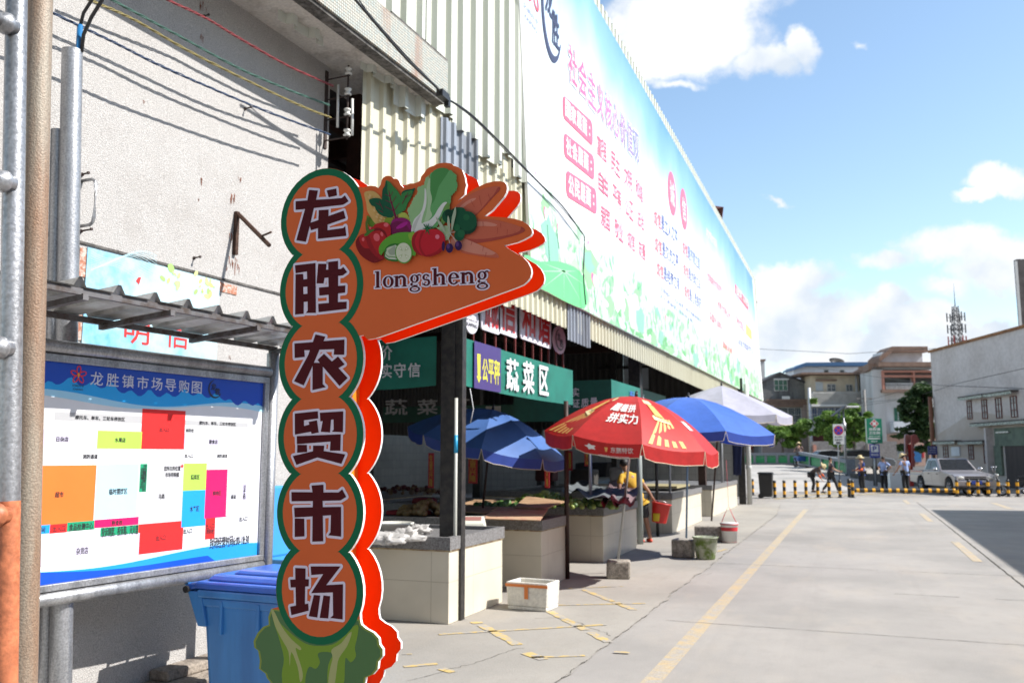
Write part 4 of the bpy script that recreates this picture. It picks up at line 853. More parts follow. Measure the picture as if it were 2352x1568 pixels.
m = MB().use(PAVM); m.add([(x, y, .010) for x, y in edge]+[(-30, 33, .010), (-30, -4, .010)], [tuple(range(len(edge)+2))]); tag(m.build('pavement', origin=(0, 0, 0)), kind='structure')
# cracks and joints as thin dark sheets
CRK = mat('crack_dirt', (.085, .075, .06), .95, var=.4, vs=8); m = MB().use(CRK)
def crack(pts, w, z, jit=.03, brk=0.0, st=.09):
    P = []; 
    for i in range(len(pts)-1):
        a, b = Vector(pts[i]), Vector(pts[i+1]); n = max(1, int((b-a).length/st))
        for j in range(n): q = a+(b-a)*j/n; P.append(q+Vector((noise.noise(Vector((q.x*3, q.y*3, 1)))*jit*2+rr.uniform(-jit, jit)*.5, rr.uniform(-jit, jit)*.5)))
    P.append(Vector(pts[-1]))
    for i in range(len(P)-1):
        a, b = P[i], P[i+1]; d = (b-a); 
        if noise.noise(Vector((a.x*1.3+5, a.y*1.3, 7)))*.5+.5 < brk: continue
        if d.length < 1e-5: continue
        n = Vector((-d.y, d.x)).normalized()*w*.5*rr.uniform(.35, 1.3); n2 = Vector((-d.y, d.x)).normalized()*w*.5*rr.uniform(.35, 1.3)
        m.add([(a.x-n.x, a.y-n.y, z), (b.x-n2.x, b.y-n2.y, z), (b.x+n2.x, b.y+n2.y, z), (a.x+n.x, a.y+n.y, z)], [(0, 1, 2, 3)])
for i in range(len(edge)-1):
    if rr.random() < .62: crack([edge[i], edge[i+1]], rr.uniform(.002, .009), .014, .014, st=.05)
crack([(2.05, 36), (2.03, 25), (1.98, 13), (1.95, 3)], .022, .006, .008)
for yy, x0, x1, w, bk in ((9.42, -1.9, 2.0, .010, .15), (14.6, -2.1, 2.0, .014, .25), (19.8, -2.1, 2, .012, .4), (12.2, .3, 5, .014, .35), (25, -2, 2, .02, .4), (4.6, -2, 2, .01, .3), (17, 2, 8, .015, .3), (14.6, 2, 7, .012, .4)): crack([(x0, yy), (x1, yy-.06)], w, .006, .012, bk)
for pts in ([(-2.2, 8.4), (-2.9, 9.1), (-3.2, 9.0)], [(-3.2, 6.2), (-3.0, 6.9), (-2.8, 7.6)], [(-2.15, 12.9), (-1.95, 13.4), (-1.2, 13.6)]): crack(pts, .006, .0145, .05, .3, .06)
tag(m.build('road_cracks', origin=(0, 0, 0)), kind='structure')
YEL = mat('worn_yellow_paint', (.47, .36, .215), .85, col2=(.355, .33, .30), vs=7, lo=.40, hi=.62, fine=.2, bs=90); YELB = mat('bright_yellow_paint', (.53, .38, .14), .8, col2=(.345, .32, .285), vs=11, lo=.46, hi=.55)
m = MB().use(YEL); yy = 1.0
while yy < 29.8:
    m.add([(-1.585, yy, .004), (-1.435, yy, .004), (-1.435, yy+.5, .004), (-1.585, yy+.5, .004)], [(0, 1, 2, 3)]); yy += .5
for y0, y1, x in ((16.3, 19.9, 1.78), (25.6, 29.0, 1.76), (34.5, 37.5, 1.7)): m.quad((x-.07, y0, .004), (x+.07, y0, .004), (x+.07, y1, .004), (x-.07, y1, .004))
q = gp(2300, 1161); m.quad((q.x-.1, q.y-2, .004), (q.x+.1, q.y-2, .004), (q.x+.1, q.y+2, .004), (q.x-.1, q.y+2, .004))
m.use(YELB)
def stripe(p, q, w, z=.0145):
    p, q = gp(*p), gp(*q); d = (q-p); d.z = 0; n = Vector((-d.y, d.x, 0)).normalized()*w/2; k = max(1, int(d.length/.045))
    for i in range(k):
        if noise.noise(Vector((p.x+d.x*i/k, p.y+d.y*i/k, 0))*3.1)+.5*noise.noise(Vector((p.x+d.x*i/k, p.y+d.y*i/k, 4))*17) < -.45: continue
        a = p+d*i/k; b = p+d*(i+1)/k; w1, w2 = (.85+.3*noise.noise(Vector((p.x*5, i*.35+q_, 0))) for q_ in (0, .35)); m.quad(a-n*w1+Vector((0, 0, z)), b-n*w2+Vector((0, 0, z)), b+n*w2+Vector((0, 0, z)), a+n*w1+Vector((0, 0, z)))
Z6 = Z(1480, 1850, 1.78); 
for p, q, w in (((490, 1230), (1680, 1160), .07), ((750, 1140), (1050, 1305), .12), ((1280, 1065), (1700, 1285), .11), ((1270, 1022), (1960, 1008), .06), ((1520, 910), (1880, 1055), .10), ((1290, 905), (1800, 885), .05), ((1110, 1362), (1240, 1410), .13), ((1150, 1395), (1530, 1382), .06), ((240, 1462), (480, 1440), .07), ((505, 1475), (620, 1510), .09), ((230, 1372), (300, 1372), .03), ((1740, 1355), (1850, 1360), .05)): stripe(Z6(*p), Z6(*q), w)
for p, q, w in (((1620, 1254), (1655, 1256), .07), ((1645, 1268), (1668, 1262), .08)): stripe(p, q, w)
for (p, q) in (((1600, 1136), (2120, 1136)), ((1735, 1128), (2110, 1122)), ((1780, 1146), (1940, 1128)), ((1840, 1146), (2050, 1130))): stripe(p, q, .3, .012)
tag(m.build('road_marking', origin=(0, 0, 0)), kind='structure')
# ================================================================ MARKET HALL
MX = -3.75
HALL = thing('market_hall', 'open-sided market hall clad in cream corrugated sheets on steel columns', 'market hall', (-8, 20, 0))
s0, s1 = Vector((-4.20, 6.25, 0)), Vector((-3.77, 9.75, 0)); SW = PL((s0.x, s0.y, 0), (s1-s0)); sl = (s1-s0).length
MW = PL((MX, 0, 0), (0, 1, 0))
_p0, _p1 = MW.ab(1185, 702), MW.ab(1600, 888)
zl = lambda y: _p0[1]+(y-_p0[0])*(_p1[1]-_p0[1])/(_p1[0]-_p0[0])
m = MB().use(CREAM); ribs(m, SW, SW.ab(831, 300)[0], sl, 3.45, 5.55, .20, .035, 0, .22, .10); m.build('lower_sheeting', parent=HALL)
m = MB().use(CREAM); ribs(m, MW, 9.76, 41.2, zl, lambda a: 5.2, .20, .035, -.02, .22, .10); m.build('fascia_sheeting', parent=HALL)
m = MB().use(PALESH)
a = -2.2; k = 0; ru = random.Random(3)
while a < sl:
    w = .56; b = 5.30-.07*a*.4+ru.uniform(-.07, .07)-(.12 if k % 3 == 0 else 0); ribs(m, SW.off(.045+.012*(k % 2)), a, min(a+w, sl), b, 9.3, .28, .06, 0, .2, .07); a += w-.02; k += 1
m.build('upper_sheeting', parent=HALL)
m = MB().use(PALESH); ribs(m, MW, 9.76, 39.4, 5.08, 9.36, .24, .045, .02, .4, .08); m.build('upper_sheeting', parent=HALL)
m = MB().use(GREYSH); a0 = SW.ab(1003, 200)[0]; a1 = SW.ab(1090, 400)[0]; ribs(m, SW, a0+.02, a1, 3.3, 5.26, .16, .03, .045, .25, .1); m.build('plastic_sheet', parent=HALL)
m = MB().use(GREYSH); a0, b0 = MW.ab(1302, 720); a1, b1 = MW.ab(1350, 740); ribs(m, MW, a0, a1, 3.33, 3.95, .16, .03, .012, .25, .1); m.build('plastic_sheet', parent=HALL)
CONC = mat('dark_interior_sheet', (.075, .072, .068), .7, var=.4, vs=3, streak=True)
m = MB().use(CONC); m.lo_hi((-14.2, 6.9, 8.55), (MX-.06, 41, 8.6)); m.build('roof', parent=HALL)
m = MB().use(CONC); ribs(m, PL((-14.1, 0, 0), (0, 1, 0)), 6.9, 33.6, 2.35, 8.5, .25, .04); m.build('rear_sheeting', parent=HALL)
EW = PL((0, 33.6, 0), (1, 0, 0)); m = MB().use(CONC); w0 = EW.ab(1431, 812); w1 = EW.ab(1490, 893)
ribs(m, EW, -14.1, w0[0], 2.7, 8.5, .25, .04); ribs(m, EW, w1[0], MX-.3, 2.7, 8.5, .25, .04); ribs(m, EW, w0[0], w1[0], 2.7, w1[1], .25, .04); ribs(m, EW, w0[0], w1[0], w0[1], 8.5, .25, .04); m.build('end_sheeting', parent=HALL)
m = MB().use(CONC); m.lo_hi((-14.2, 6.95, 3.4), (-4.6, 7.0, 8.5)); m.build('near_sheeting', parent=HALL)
REDROD = mat('red_oxide_rod', (.16, .025, .02), .6, var=.3)
m = MB().use(BROWNM)
for y in (9.0, 14.8, 20, 25, 30): m.box((-9, y, 5.4), (10.2, .12, .25)); m.tube([(-3.95, y, 4.1), (-6.0, y, 5.4)], .035, 6)
for x in (-5.6, -8, -11): m.box((x, 20, 5.6), (.1, 27, .12))
m.build('roof_beam', parent=HALL)
# columns
def ibeam(m, x, y, z0, z1, w=.26, t=.02):
    m.lo_hi((x-w/2, y-w/2, z0), (x+w/2, y-w/2+t, z1)); m.lo_hi((x-w/2, y+w/2-t, z0), (x+w/2, y+w/2, z1)); m.lo_hi((x-t/2, y-w/2+t, z0), (x+t/2, y+w/2-t, z1))
c1 = gp(1034, 1432); 
m = MB().use(BLACKM); m.lo_hi((-4.12, 8.60, 0), (-3.955, 8.615, 4.4)); m.lo_hi((-3.912, 8.60, 0), (-3.868, 8.70, 4.4)); m.lo_hi((-4.12, 8.616, 0), (-3.913, 8.70, 4.4)); m.build('column', parent=HALL)
m = MB().use(flat('pvc_cream', (.58, .58, .52), .4)); m.tube([(-3.934, 8.592, 0), (-3.934, 8.592, dp(1045, 912, 9.3).z)], .020, 10); m.build('conduit', parent=HALL)
m = MB().use(flat('sticker_blue', (.03, .35, .62), .4)); za, zb_ = dp(1045, 998, 9.3).z, dp(1045, 1040, 9.3).z; m.tube([(-3.934, 8.592, zb_), (-3.934, 8.592, za)], .0215, 10); m.build('sticker', parent=HALL)
m = MB().use(BROWNM); q = dp(820, 300, 8.6); m.box((q.x, q.y, 3.9), (.14, .14, 3.2), (1, 0, 0)); t_ = dp(820, 155, 8.6); m.box((t_.x, t_.y, t_.z), (.62, .16, .07), CR); m.build('column', parent=HALL)
m = MB().use(BROWNM); q = gp(1624, 1185); m.box((q.x-.1, q.y, 2.2), (.20, .22, 4.4)); m.build('column', parent=HALL)
q = gp(1708, 1158); m = MB().use(BLACKM); m.box((q.x-.02, q.y, 2.2), (.22, .22, 4.4)); m.build('column', parent=HALL)
m = MB().use(flat('pvc_grey', (.52, .52, .50), .45)); m.tube([(q.x+.22, q.y-.05, 0), (q.x+.22, q.y-.05, 4.2)], .085, 14); m.lathe((q.x+.22, q.y-.05, 1.2), [(.086, 0), (.1, .02), (.1, .12), (.086, .14)], 14); m.build('drain_pipe', parent=HALL)
for x, y in ((-5.2, 33), (-8.5, 33), (-11.5, 33), (-13.9, 12), (-13.9, 18), (-13.9, 24), (-9, 15), (-9, 21), (-9, 27)): m = MB().use(BLACKM); m.box((x, y, 3.0), (.2, .2, 6)); m.build('column', parent=HALL)
for (u, v), r, mt, zt, nm in (((1303, 1330), .034, BROWNM, 2.46, 'column'), ((1358, 1283), .030, GALV, 2.3, 'column'), ((1471, 1250), .060, mat('pvc_weathered', (.34, .38, .36), .5, var=.25, vs=5, streak=True), 2.5, 'drain_pipe'), ((1511, 1232), .034, BLACKM, 2.3, 'column'), ((1541, 1213), .030, GALV, 2.3, 'column'), ((1661, 1167), .05, GALV, 3.6, 'column')):
    q = gp(u, v); m = MB().use(mt); m.tube([(q.x, q.y, 0), (q.x, q.y, zt)], r, 12); m.build(nm, parent=HALL)
q = dp(1460, 900, 18.5); m = MB().use(BLACKM); m.box((q.x, q.y, 3.6), (.24, .24, 2.2)); m.build('column', parent=HALL)
m = MB().use(flat('skylight_sheet', (.50, .52, .54), .5, trans=.35)); m.pbox(EW, w0[0], w1[1], w1[0], w0[1], -.02, -.01); m.build('skylight_sheet', parent=HALL)
m = MB().use(BLACKM); m.pbox(EW, w0[0]-1, (w0[1]+w1[1])/2+.1, w1[0]+1, (w0[1]+w1[1])/2+.2, .02, .12); m.build('wall_rail', parent=HALL)
# outer tiled walls that catch the daylight behind the hall
TILEW = bpy.data.materials.new('white_wall_tiles'); TILEW.use_nodes = True; mk_tiles(TILEW, .30, .30, (.36, .35, .33), (.30, .30, .28), (.22, .21, .20), .03)
TW = thing('tiled_wall', 'white tiled wall seen in daylight beyond the dark market stalls', 'wall', (-16, 30, 0))
m = MB().use(TILEW); m.lo_hi((-17.4, 5, 0), (-17.2, 40, 3.0)); m.build('rear_panel', parent=TW)
m = MB().use(TILEW); m.lo_hi((-17.1, 38.0, 0), (-4.3, 38.2, 2.9)); m.build('end_panel', parent=TW)
# ================================================================ COUNTERS
CTILE = bpy.data.materials.new('counter_tiles'); CTILE.use_nodes = True; mk_tiles(CTILE, .82, .42, (.64, .59, .48), (.60, .55, .44), (.44, .39, .30), .008, rough=.35)
GRAN = mat('granite_edge', (.26, .26, .26), .5, col2=(.12, .11, .11), vs=60, lo=.4, hi=.6, fine=.3, bs=140)
CTRS = []
def counter(x0, x1, y0, y1, lb, h=.87, back=True):
    t = thing('stall_counter', lb, 'stall counter', ((x0+x1)/2, (y0+y1)/2, 0), 'tiled counters along the hall front')
    m = MB().use(CTILE); m.lo_hi((x0, y0, .012), (x1, y1, h-.13)); m.build('base', parent=t, bevel=.004)
    m = MB().use(GRAN); s = .02
    m.lo_hi((x0-s, y0-s, h-.129), (x1+s, y1+s, h-.04)); r_ = .04
    m.lo_hi((x0-s, y0-s, h-.04), (x1+s, y0+r_, h)); m.lo_hi((x0-s, y1-r_, h-.04), (x1+s, y1+s, h)); m.lo_hi((x1+s-.06, y0+r_, h-.04), (x1+s, y1-r_, h)); m.lo_hi((x0-s, y0+r_, h-.04), (x0+.04, y1-r_, h)); m.build('granite_top', parent=t)
    m = MB().use(mat('rusty_trim', (.22, .12, .05), .8, col2=(.5, .42, .25), vs=12)); m.lo_hi((x0-.012, y0-.012, h-.142), (x1+.012, y0-.002, h-.130)); m.lo_hi((x1+.002, y0-.012, h-.142), (x1+.012, y1+.012, h-.130)); m.build('trim', parent=t)
    CTRS.append(t); return t
counter(-7.4, -3.895, 8.36, 9.83, 'nearest cream tiled counter, around the black steel column')
counter(-7.6, -3.80, 10.95, 12.0, 'second cream tiled counter, with cardboard spread on top behind the white foam box')
counter(-8.2, -3.80, 13.95, 16.3, 'third cream tiled counter, piled with green vegetables beside the leaning umbrella pole')
counter(-8.2, -3.78, 19.6, 23.6, 'long pale tiled counter behind the blue umbrella pole')
counter(-8.2, -3.76, 25.3, 31.0, 'farthest pale tiled counter beside the end column')
counter(-10.5, -8.6, 12.5, 15.0, 'dark inner counter with heaps of produce behind the nearest counter')
counter(-12.5, -9.8, 17.0, 20.0, 'dark inner counter in the depth of the hall behind the blue umbrella')
# ================================================================ BANNERS
BGREEN = mat('banner_green', (.012, .175, .125), .5, var=.25, vs=2); BGW = flat('banner_white', (.66, .66, .68), .5); BPUR = flat('banner_purple', (.055, .035, .16), .5); BYEL = flat('banner_yellow', (.62, .58, .06), .5)
def banner(nm, lb, pl, tl, br, mt, sag=.0, folds=0.0, group='green stall banners'):
    t = thing(nm, lb, 'banner', pl.pt(*[(tl[0]+br[0])/2, br[1]]), group)
    a0, b0 = tl; a1, b1 = br; n = 28; vs = []; fs = []; m = MB().use(mt)
    for s_ in (0, 1):
        for i in range(n+1):
            a = a0+(a1-a0)*i/n; e = sag*math.sin(math.pi*i/n)+folds*noise.noise(Vector((a*9, 1, 0))); o = folds*1.5*noise.noise(Vector((a*5, 4, 0)))
            vs += [pl.pt(a, b0-e*.5, o*.3-.006*s_), pl.pt(a, (b0+b1)/2, o*.4-.006*s_), pl.pt(a, b1-e, o-.006*s_)]
        o = s_*3*(n+1)
        for i in range(n):
            for j in (0, 1): f = (o+3*i+j, o+3*i+j+1, o+3*i+j+4, o+3*i+j+3); fs.append(f if s_ == 0 else f[::-1])
    m.add(vs, fs); m.build('cloth', parent=t, smooth=True); return t
VB = PL((-3.875, 0, 0), (0, 1, 0)); tl = VB.ab(1063, 776); br = VB.ab(1316, 925); B0, B1 = tl[1], br[1]+.0
t = banner('stall_banner', 'green vegetable-section banner with a purple fair-scales panel beside the black column', VB, (tl[0], 2.955), (br[0], 2.44), BGREEN, .02)
m = MB()
def vtext(m, mt, ch, pl, z, x0, y0, x1, y1, h, bold=.02):
    a0, b0 = pl.ab(*z(x0, y0)); a1, b1 = pl.ab(*z(x1, y1)); m.use(mt); put_text(m, pl, ch, a0, b0, a1, b1, h, bold)
ZA = Z(1550, 1150, 2.61375)
pa0, pb0 = VB.ab(*ZA(890, 560)); pa1, pb1 = VB.ab(*ZA(1168, 1100)); m.use(BPUR); m.pbox(VB, pa0, 2.43, pa1, 2.95, .016, .022)
m.build('purple_panel', parent=t)
m = MB()
for ch, x0, x1, y0, y1 in (('公', 972, 1030, 735, 990), ('平', 1035, 1090, 745, 1005), ('秤', 1095, 1155, 750, 1020)): vtext(m, BYEL, ch, VB, ZA, x0, y0, x1, y1, .024, .03)
ar = [VB.ab(*ZA(*p)) for p in ((917, 690), (952, 697), (950, 930), (960, 935), (935, 997), (912, 925), (922, 925))]; m.use(BYEL); m.poly(VB, ar, .024)
for ch, x0, x1, y0, y1 in (('蔬', 1225, 1355, 725, 1095), ('菜', 1397, 1518, 755, 1120), ('区', 1570, 1668, 805, 1135)): vtext(m, BGW, ch, VB, ZA, x0, y0, x1, y1, .024, .035)
m.build('lettering', parent=t)
m = MB().use(BGW); m.tube([VB.pt(tl[0]+.2, 2.42, 0), VB.pt(tl[0]+.25, 2.2, .02), VB.pt(tl[0]+.22, 2.05, 0)], .006, 5); m.build('cord', parent=t)
FB = PL((0, 8.72, 0), (1, 0, 0)); q0 = FB.ab(760, 700); q1 = FB.ab(1001, 889)
t = banner('stall_banner', 'green honesty banner facing the camera, between the sign and the black column', FB, (q0[0], 3.0), (q1[0], q1[1]+.02), BGREEN, .03)
m = MB()
for ch, x0, x1, y0, y1 in (('价', -75, 60, 610, 760), ('实', -45, 55, 800, 945), ('守', 78, 200, 790, 940), ('信', 225, 352, 790, 935)): vtext(m, BGW, ch, FB, ZA, x0, y0, x1, y1, .024, .022)
m.build('lettering', parent=t)
FB2 = PL((0, 14.6, 0), (1, 0, 0)); q0 = FB2.ab(1180, 872); q1 = FB2.ab(1444, 965); DG2 = mat('banner_dark_green', (.006, .10, .065), .5, var=.2)
t = banner('stall_banner', 'dark green quality-pledge banner behind the red umbrella', FB2, (q0[0], FB2.ab(1350, 873)[1]), (FB2.ab(1403, 900)[0], q1[1]), DG2)
m = MB(); Z5b = Z(2150, 1400, 1.96)
for ch, x0, x1, y0, y1 in (('实', 275, 330, 295, 365), ('保', 205, 262, 385, 450), ('证', 278, 335, 385, 450), ('质', 345, 405, 378, 450), ('量', 415, 475, 372, 445)): vtext(m, BGW, ch, FB2, Z5b, x0, y0, x1, y1, .024, .02)
m.build('lettering', parent=t)
SB2 = PL((FB2.ab(1403, 900)[0]+.01, 0, 0), (0, 1, 0)); q0 = SB2.ab(1404, 871); q1 = SB2.ab(1472, 960)
t = banner('stall_banner', 'pale green side banner with blue characters behind the red umbrella tip', SB2, (q0[0], q0[1]), (q1[0], q0[1]-.75), BGREEN)
m = MB(); vtext(m, flat('banner_blue', (.05, .12, .5), .5), '蔬', SB2, Z5b, 715, 318, 755, 365, .02, .02); m.build('lettering', parent=t)
SB3 = PL((-4.3, 0, 0), (0, 1, 0)); q0 = SB3.ab(1474, 893); q1 = SB3.ab(1530, 960)
t = banner('stall_banner', 'farther green banner above the blue umbrella by the dark column', SB3, (q0[0], q0[1]), (q1[0], q0[1]-.9), DG2)
m = MB(); vtext(m, BGW, '区', SB3, Z5b, 812, 345, 832, 385, .02, .02); m.build('lettering', parent=t)
FB4 = PL((0, 16.5, 0), (1, 0, 0)); q0 = FB4.ab(880, 935); q1 = FB4.ab(1330, 958)
t = banner('stall_banner', 'long green banner in the dark behind the black column, over the blue umbrella', FB4, (q0[0], q0[1]), (q1[0], q1[1]-.05), DG2)
m = MB()
for ch, x0, x1, y0, y1 in (('蔬', -20, 215, 1170, 1330), ('菜', 315, 530, 1170, 1325), ('区', 690, 865, 1170, 1302)): vtext(m, BGW, ch, FB4, ZA, x0, y0, x1, y1, .024, .02)
m.build('lettering', parent=t)
m = MB().use(flat('note_white', (.6, .58, .55))); a0, b0 = FB4.ab(*ZA(1035, 1240)); a1, b1 = FB4.ab(*ZA(1190, 1310)); m.pbox(FB4, a0, b1, a1, b0, .02, .03); m.build('paper_note', parent=t)
# hanging characters on rods
HS = PL((-4.0, 0, 0), (0, 1, 0))
t = thing('hanging_sign', 'red outlined characters on white plates hung from red rods under the fascia', 'sign', HS.pt(11, 3.2)); ZW = flat('plate_white', (.62, .60, .66), .5); ZR = flat('plate_red', (.50, .012, .012), .4)
mw = MB(); mr_ = MB()
for ch, x0, x1, y0, y1 in (('诚', 1000, 1160, 190, 450), ('信', 1178, 1340, 200, 490), ('和', 1405, 1545, 240, 545), ('谐', 1565, 1700, 290, 605)):
    a0, b0 = HS.ab(*ZA(x0, y0)); a1, b1 = HS.ab(*ZA(x1, y1)); bt = b1+(a1-a0)*1.0
    mw.use(ZW); d_ = .03; bt = b1+(a1-a0)*1.02; r_ = .05; o = []
    for cx, cy, t0 in ((a1+.0, bt, 0), (a0, bt, 90), (a0, b1, 180), (a1, b1, 270)): o += ell_pts(cx, cy, r_, r_, 4, t0, t0+90)
    mw.prism(HS, o, -.02, .0); mr_.use(ZR); put_text(mr_, HS, ch, a0, b1, a1, bt, .004, .04)
ca, cb = HS.ab(*ZA(1800, 560)); mw.use(flat('plate_pink', (.58, .42, .50), .5)); mw.prism(HS, ell_pts(ca, cb+.02, .30, .21, 30), -.02, 0); brush(mr_, HS, ca, cb+.02, .16, .005, INK, 1.3)
a0, b0 = HS.ab(*ZA(818, 240)); a1, b1 = HS.ab(*ZA(940, 450)); mw.use(ZW); mw.prism(HS, ell_pts((a0+a1)/2, (b0+b1)/2+.02, .20, .17, 24), -.02, 0); 
mr_.use(INK); put_text(mr_, HS, '文明开平', a0, (b0+b1)/2-.005, a1, b0-.08, .005, .02); put_text(mr_, HS, 'KAIPING', a0+.03, b1+.02, a1-.02, (b0+b1)/2-.03, .005, .02)
mw.build('plate', parent=t); mr_.build('lettering', parent=t)
m = MB().use(REDROD); a = HS.ab(*ZA(800, 400))[0]
while a < HS.ab(*ZA(1860, 700))[0]+.2: m.box((-4.04, a, 3.3), (.025, .025, .75)); a += .34
m.build('rod', parent=t)
# ================================================================ BILLBOARD
BB = PL((-3.668, 0, 0), (0, 1, 0)); TLc = (9.62, 9.12); BL = (10.25, 3.83); BR_ = BB.ab(1752, 920); TR = BB.ab(1728, 640)
BT = thing('billboard', 'long sky-blue to white public slogan billboard with a lotus pond along its lower edge', 'billboard', (-3.6, 24, 3.9))
def bb_mat():
    m = bpy.data.materials.new('billboard_print'); m.use_nodes = True; nt = m.node_tree; N = nt.nodes.new; L = nt.links.new; b = nt.nodes['Principled BSDF']; b.inputs['Roughness'].default_value = .45
    tc = N('ShaderNodeTexCoord'); sp = N('ShaderNodeSeparateXYZ'); g = N('ShaderNodeNewGeometry'); L(g.outputs['Position'], sp.inputs[0])
    nz = N('ShaderNodeTexNoise'); nz.inputs['Scale'].default_value = .45; nz.inputs['Detail'].default_value = 5; L(g.outputs['Position'], nz.inputs['Vector'])
    a = N('ShaderNodeMath'); a.operation = 'MULTIPLY_ADD'; L(nz.outputs[0], a.inputs[0]); a.inputs[1].default_value = 1.9; L(sp.outputs[2], a.inputs[2])
    t_ = N('ShaderNodeMath'); t_.operation = 'MULTIPLY_ADD'; L(sp.outputs[1], t_.inputs[0]); t_.inputs[1].default_value = .035; L(a.outputs[0], t_.inputs[2])
    mr = N('ShaderNodeMapRange'); L(t_.outputs[0], mr.inputs[0]); mr.inputs[1].default_value = 3.8; mr.inputs[2].default_value = 11.0
    cr = N('ShaderNodeValToRGB'); L(mr.outputs[0], cr.inputs[0]); e = cr.color_ramp.elements; e[0].position = 0; e[0].color = (.22, .56, .30, 1); e[1].position = 1; e[1].color = (.10, .26, .66, 1)
    for p, c in ((.10, (.36, .62, .45, 1)), (.20, (.62, .76, .70, 1)), (.30, (.76, .79, .80, 1)), (.60, (.78, .80, .84, 1)), (.74, (.52, .66, .82, 1)), (.86, (.22, .42, .74, 1))): q = e.new(p); q.color = c
    # soft printed lotus pond along the lower edge
    n4 = N('ShaderNodeTexNoise'); n4.inputs['Scale'].default_value = .8; n4.inputs['Detail'].default_value = 6; n4.inputs['Roughness'].default_value = .65; L(g.outputs['Position'], n4.inputs['Vector'])
    n5 = N('ShaderNodeTexNoise'); n5.inputs['Scale'].default_value = 2.6; n5.inputs['Detail'].default_value = 7; n5.inputs['Roughness'].default_value = .6; n5.inputs['Distortion'].default_value = 1.6; L(g.outputs['Position'], n5.inputs['Vector'])
    def mth(op, x, y, z=None):
        n = N('ShaderNodeMath'); n.operation = op
        for i_, v_ in enumerate((x, y, z)):
            if v_ is None: continue
            if isinstance(v_, (int, float)): n.inputs[i_].default_value = v_
            else: L(v_, n.inputs[i_])
        return n.outputs[0]
    hgt = mth('SUBTRACT', sp.outputs[2], mth('MULTIPLY_ADD', sp.outputs[1], .0095, 3.73)); edge_ = mth('MULTIPLY_ADD', n4.outputs[0], 2.6, -.15)
    mk = N('ShaderNodeMapRange'); mk.interpolation_type = 'SMOOTHSTEP'; L(mth('SUBTRACT', edge_, hgt), mk.inputs[0]); mk.inputs[1].default_value = -.12; mk.inputs[2].default_value = .30
    c2 = N('ShaderNodeValToRGB'); L(n5.outputs[0], c2.inputs[0]); f = c2.color_ramp.elements; f[0].position = .28; f[0].color = (.07, .30, .14, 1); f[1].position = .72; f[1].color = (.74, .78, .76, 1)
    for p, q_ in ((.38, (.16, .46, .22, 1)), (.47, (.34, .60, .34, 1)), (.53, (.60, .74, .58, 1)), (.60, (.40, .62, .54, 1))): w_ = f.new(p); w_.color = q_
    mx_ = N('ShaderNodeMix'); mx_.data_type = 'RGBA'; L(mk.outputs[0], mx_.inputs[0]); L(cr.outputs[0], mx_.inputs[6]); L(c2.outputs[0], mx_.inputs[7])
    L(mx_.outputs[2], b.inputs['Base Color']); return m
m = MB().use(bb_mat()); m.prism(BB, [BL, BR_, TR, TLc], -.04, 0, side=WHITE); m.build('panel', parent=BT)
m = MB().use(WHITE); m.prism(BB, [BR_, (BR_[0]+.35, BR_[1]), (TR[0]+.35, TR[1]), TR], -.05, -.001); m.build('edge_trim', parent=BT)
def bzf(a): return BL[1]+(BR_[1]-BL[1])*(a-BL[0])/(BR_[0]-BL[0])
m = MB(); rl = random.Random(21); LG_ = [flat('lotus_%d' % i, c, .5) for i, c in enumerate(((.16, .42, .18), (.28, .56, .28), (.42, .66, .40), (.55, .72, .52), (.24, .48, .38), (.70, .78, .70)))]; hh = .001
for k in range(170):
    a = rl.uniform(BL[0]+.1, BR_[0]-.3); top = .95+.35*noise.noise(Vector((a*.35, 2, 0))) + (.35 if a < 13 else 0); b = bzf(a)+.05+rl.random()**2.2*top
    if a < 10.9 and b > 5.6: continue
    r_ = rl.choice((.12, .18, .26, .36))*rl.uniform(.7, 1.2)*(1.0 if b-bzf(a) < .8 else .6); hh += .00002; m.use(rl.choice(LG_)); r2 = min(r_*rl.uniform(.35, .9), b-bzf(a)-.01)
    if r2 < .01: continue
    o = [(a+x*(1+.9*noise.noise(Vector((x*9, y*9, k)))), b+y*(1+.7*noise.noise(Vector((x*8+5, y*8, k))))) for x, y in ell_pts(0, 0, r_, r2, 14, rot=0)]; m.poly(BB, [(max(BL[0]-.0, x), max(bzf(a)-.02, y)) for x, y in o], hh)
big = [BB.ab(*B3(*p)) for p in ((150, 660), (250, 700), (370, 700), (500, 760), (545, 900), (530, 990), (430, 960), (300, 890), (200, 830))]; m.use(flat('lotus_big', (.14, .60, .22), .5)); m.poly(BB, smoothc(big, 3), hh+.0002)
m.use(flat('lotus_vein', (.35, .72, .40), .5)); c0 = BB.ab(*B3(400, 760))
for p in ((180, 760), (260, 870), (400, 950), (520, 970), (535, 850), (270, 710), (480, 760)):
    q = BB.ab(*B3(*p)); d = Vector((q[0]-c0[0], q[1]-c0[1])); n = Vector((-d.y, d.x)).normalized()*.012; m.poly(BB, [(c0[0]+n.x, c0[1]+n.y), (q[0], q[1]), (c0[0]-n.x, c0[1]-n.y)], hh+.0003)
m.use(flat('lotus_stem', (.04, .28, .12), .5))
for x, y0, y1 in ((295, 470, 700), (355, 500, 620), (590, 880, 1020), (940, 1020, 1130)):
    a, b = BB.ab(*B3(x, y0)); c_, d_ = BB.ab(*B3(x+15, y1)); m.poly(BB, [(a-.012, b), (a+.012, b), (c_+.012, d_), (c_-.012, d_)], hh+.0004)
m.build('lotus_pond_print', parent=BT)
m = MB(); PK = [flat('petal_%d' % i, c, .5) for i, c in enumerate(((.80, .14, .32), (.82, .42, .55), (.84, .70, .74)))]
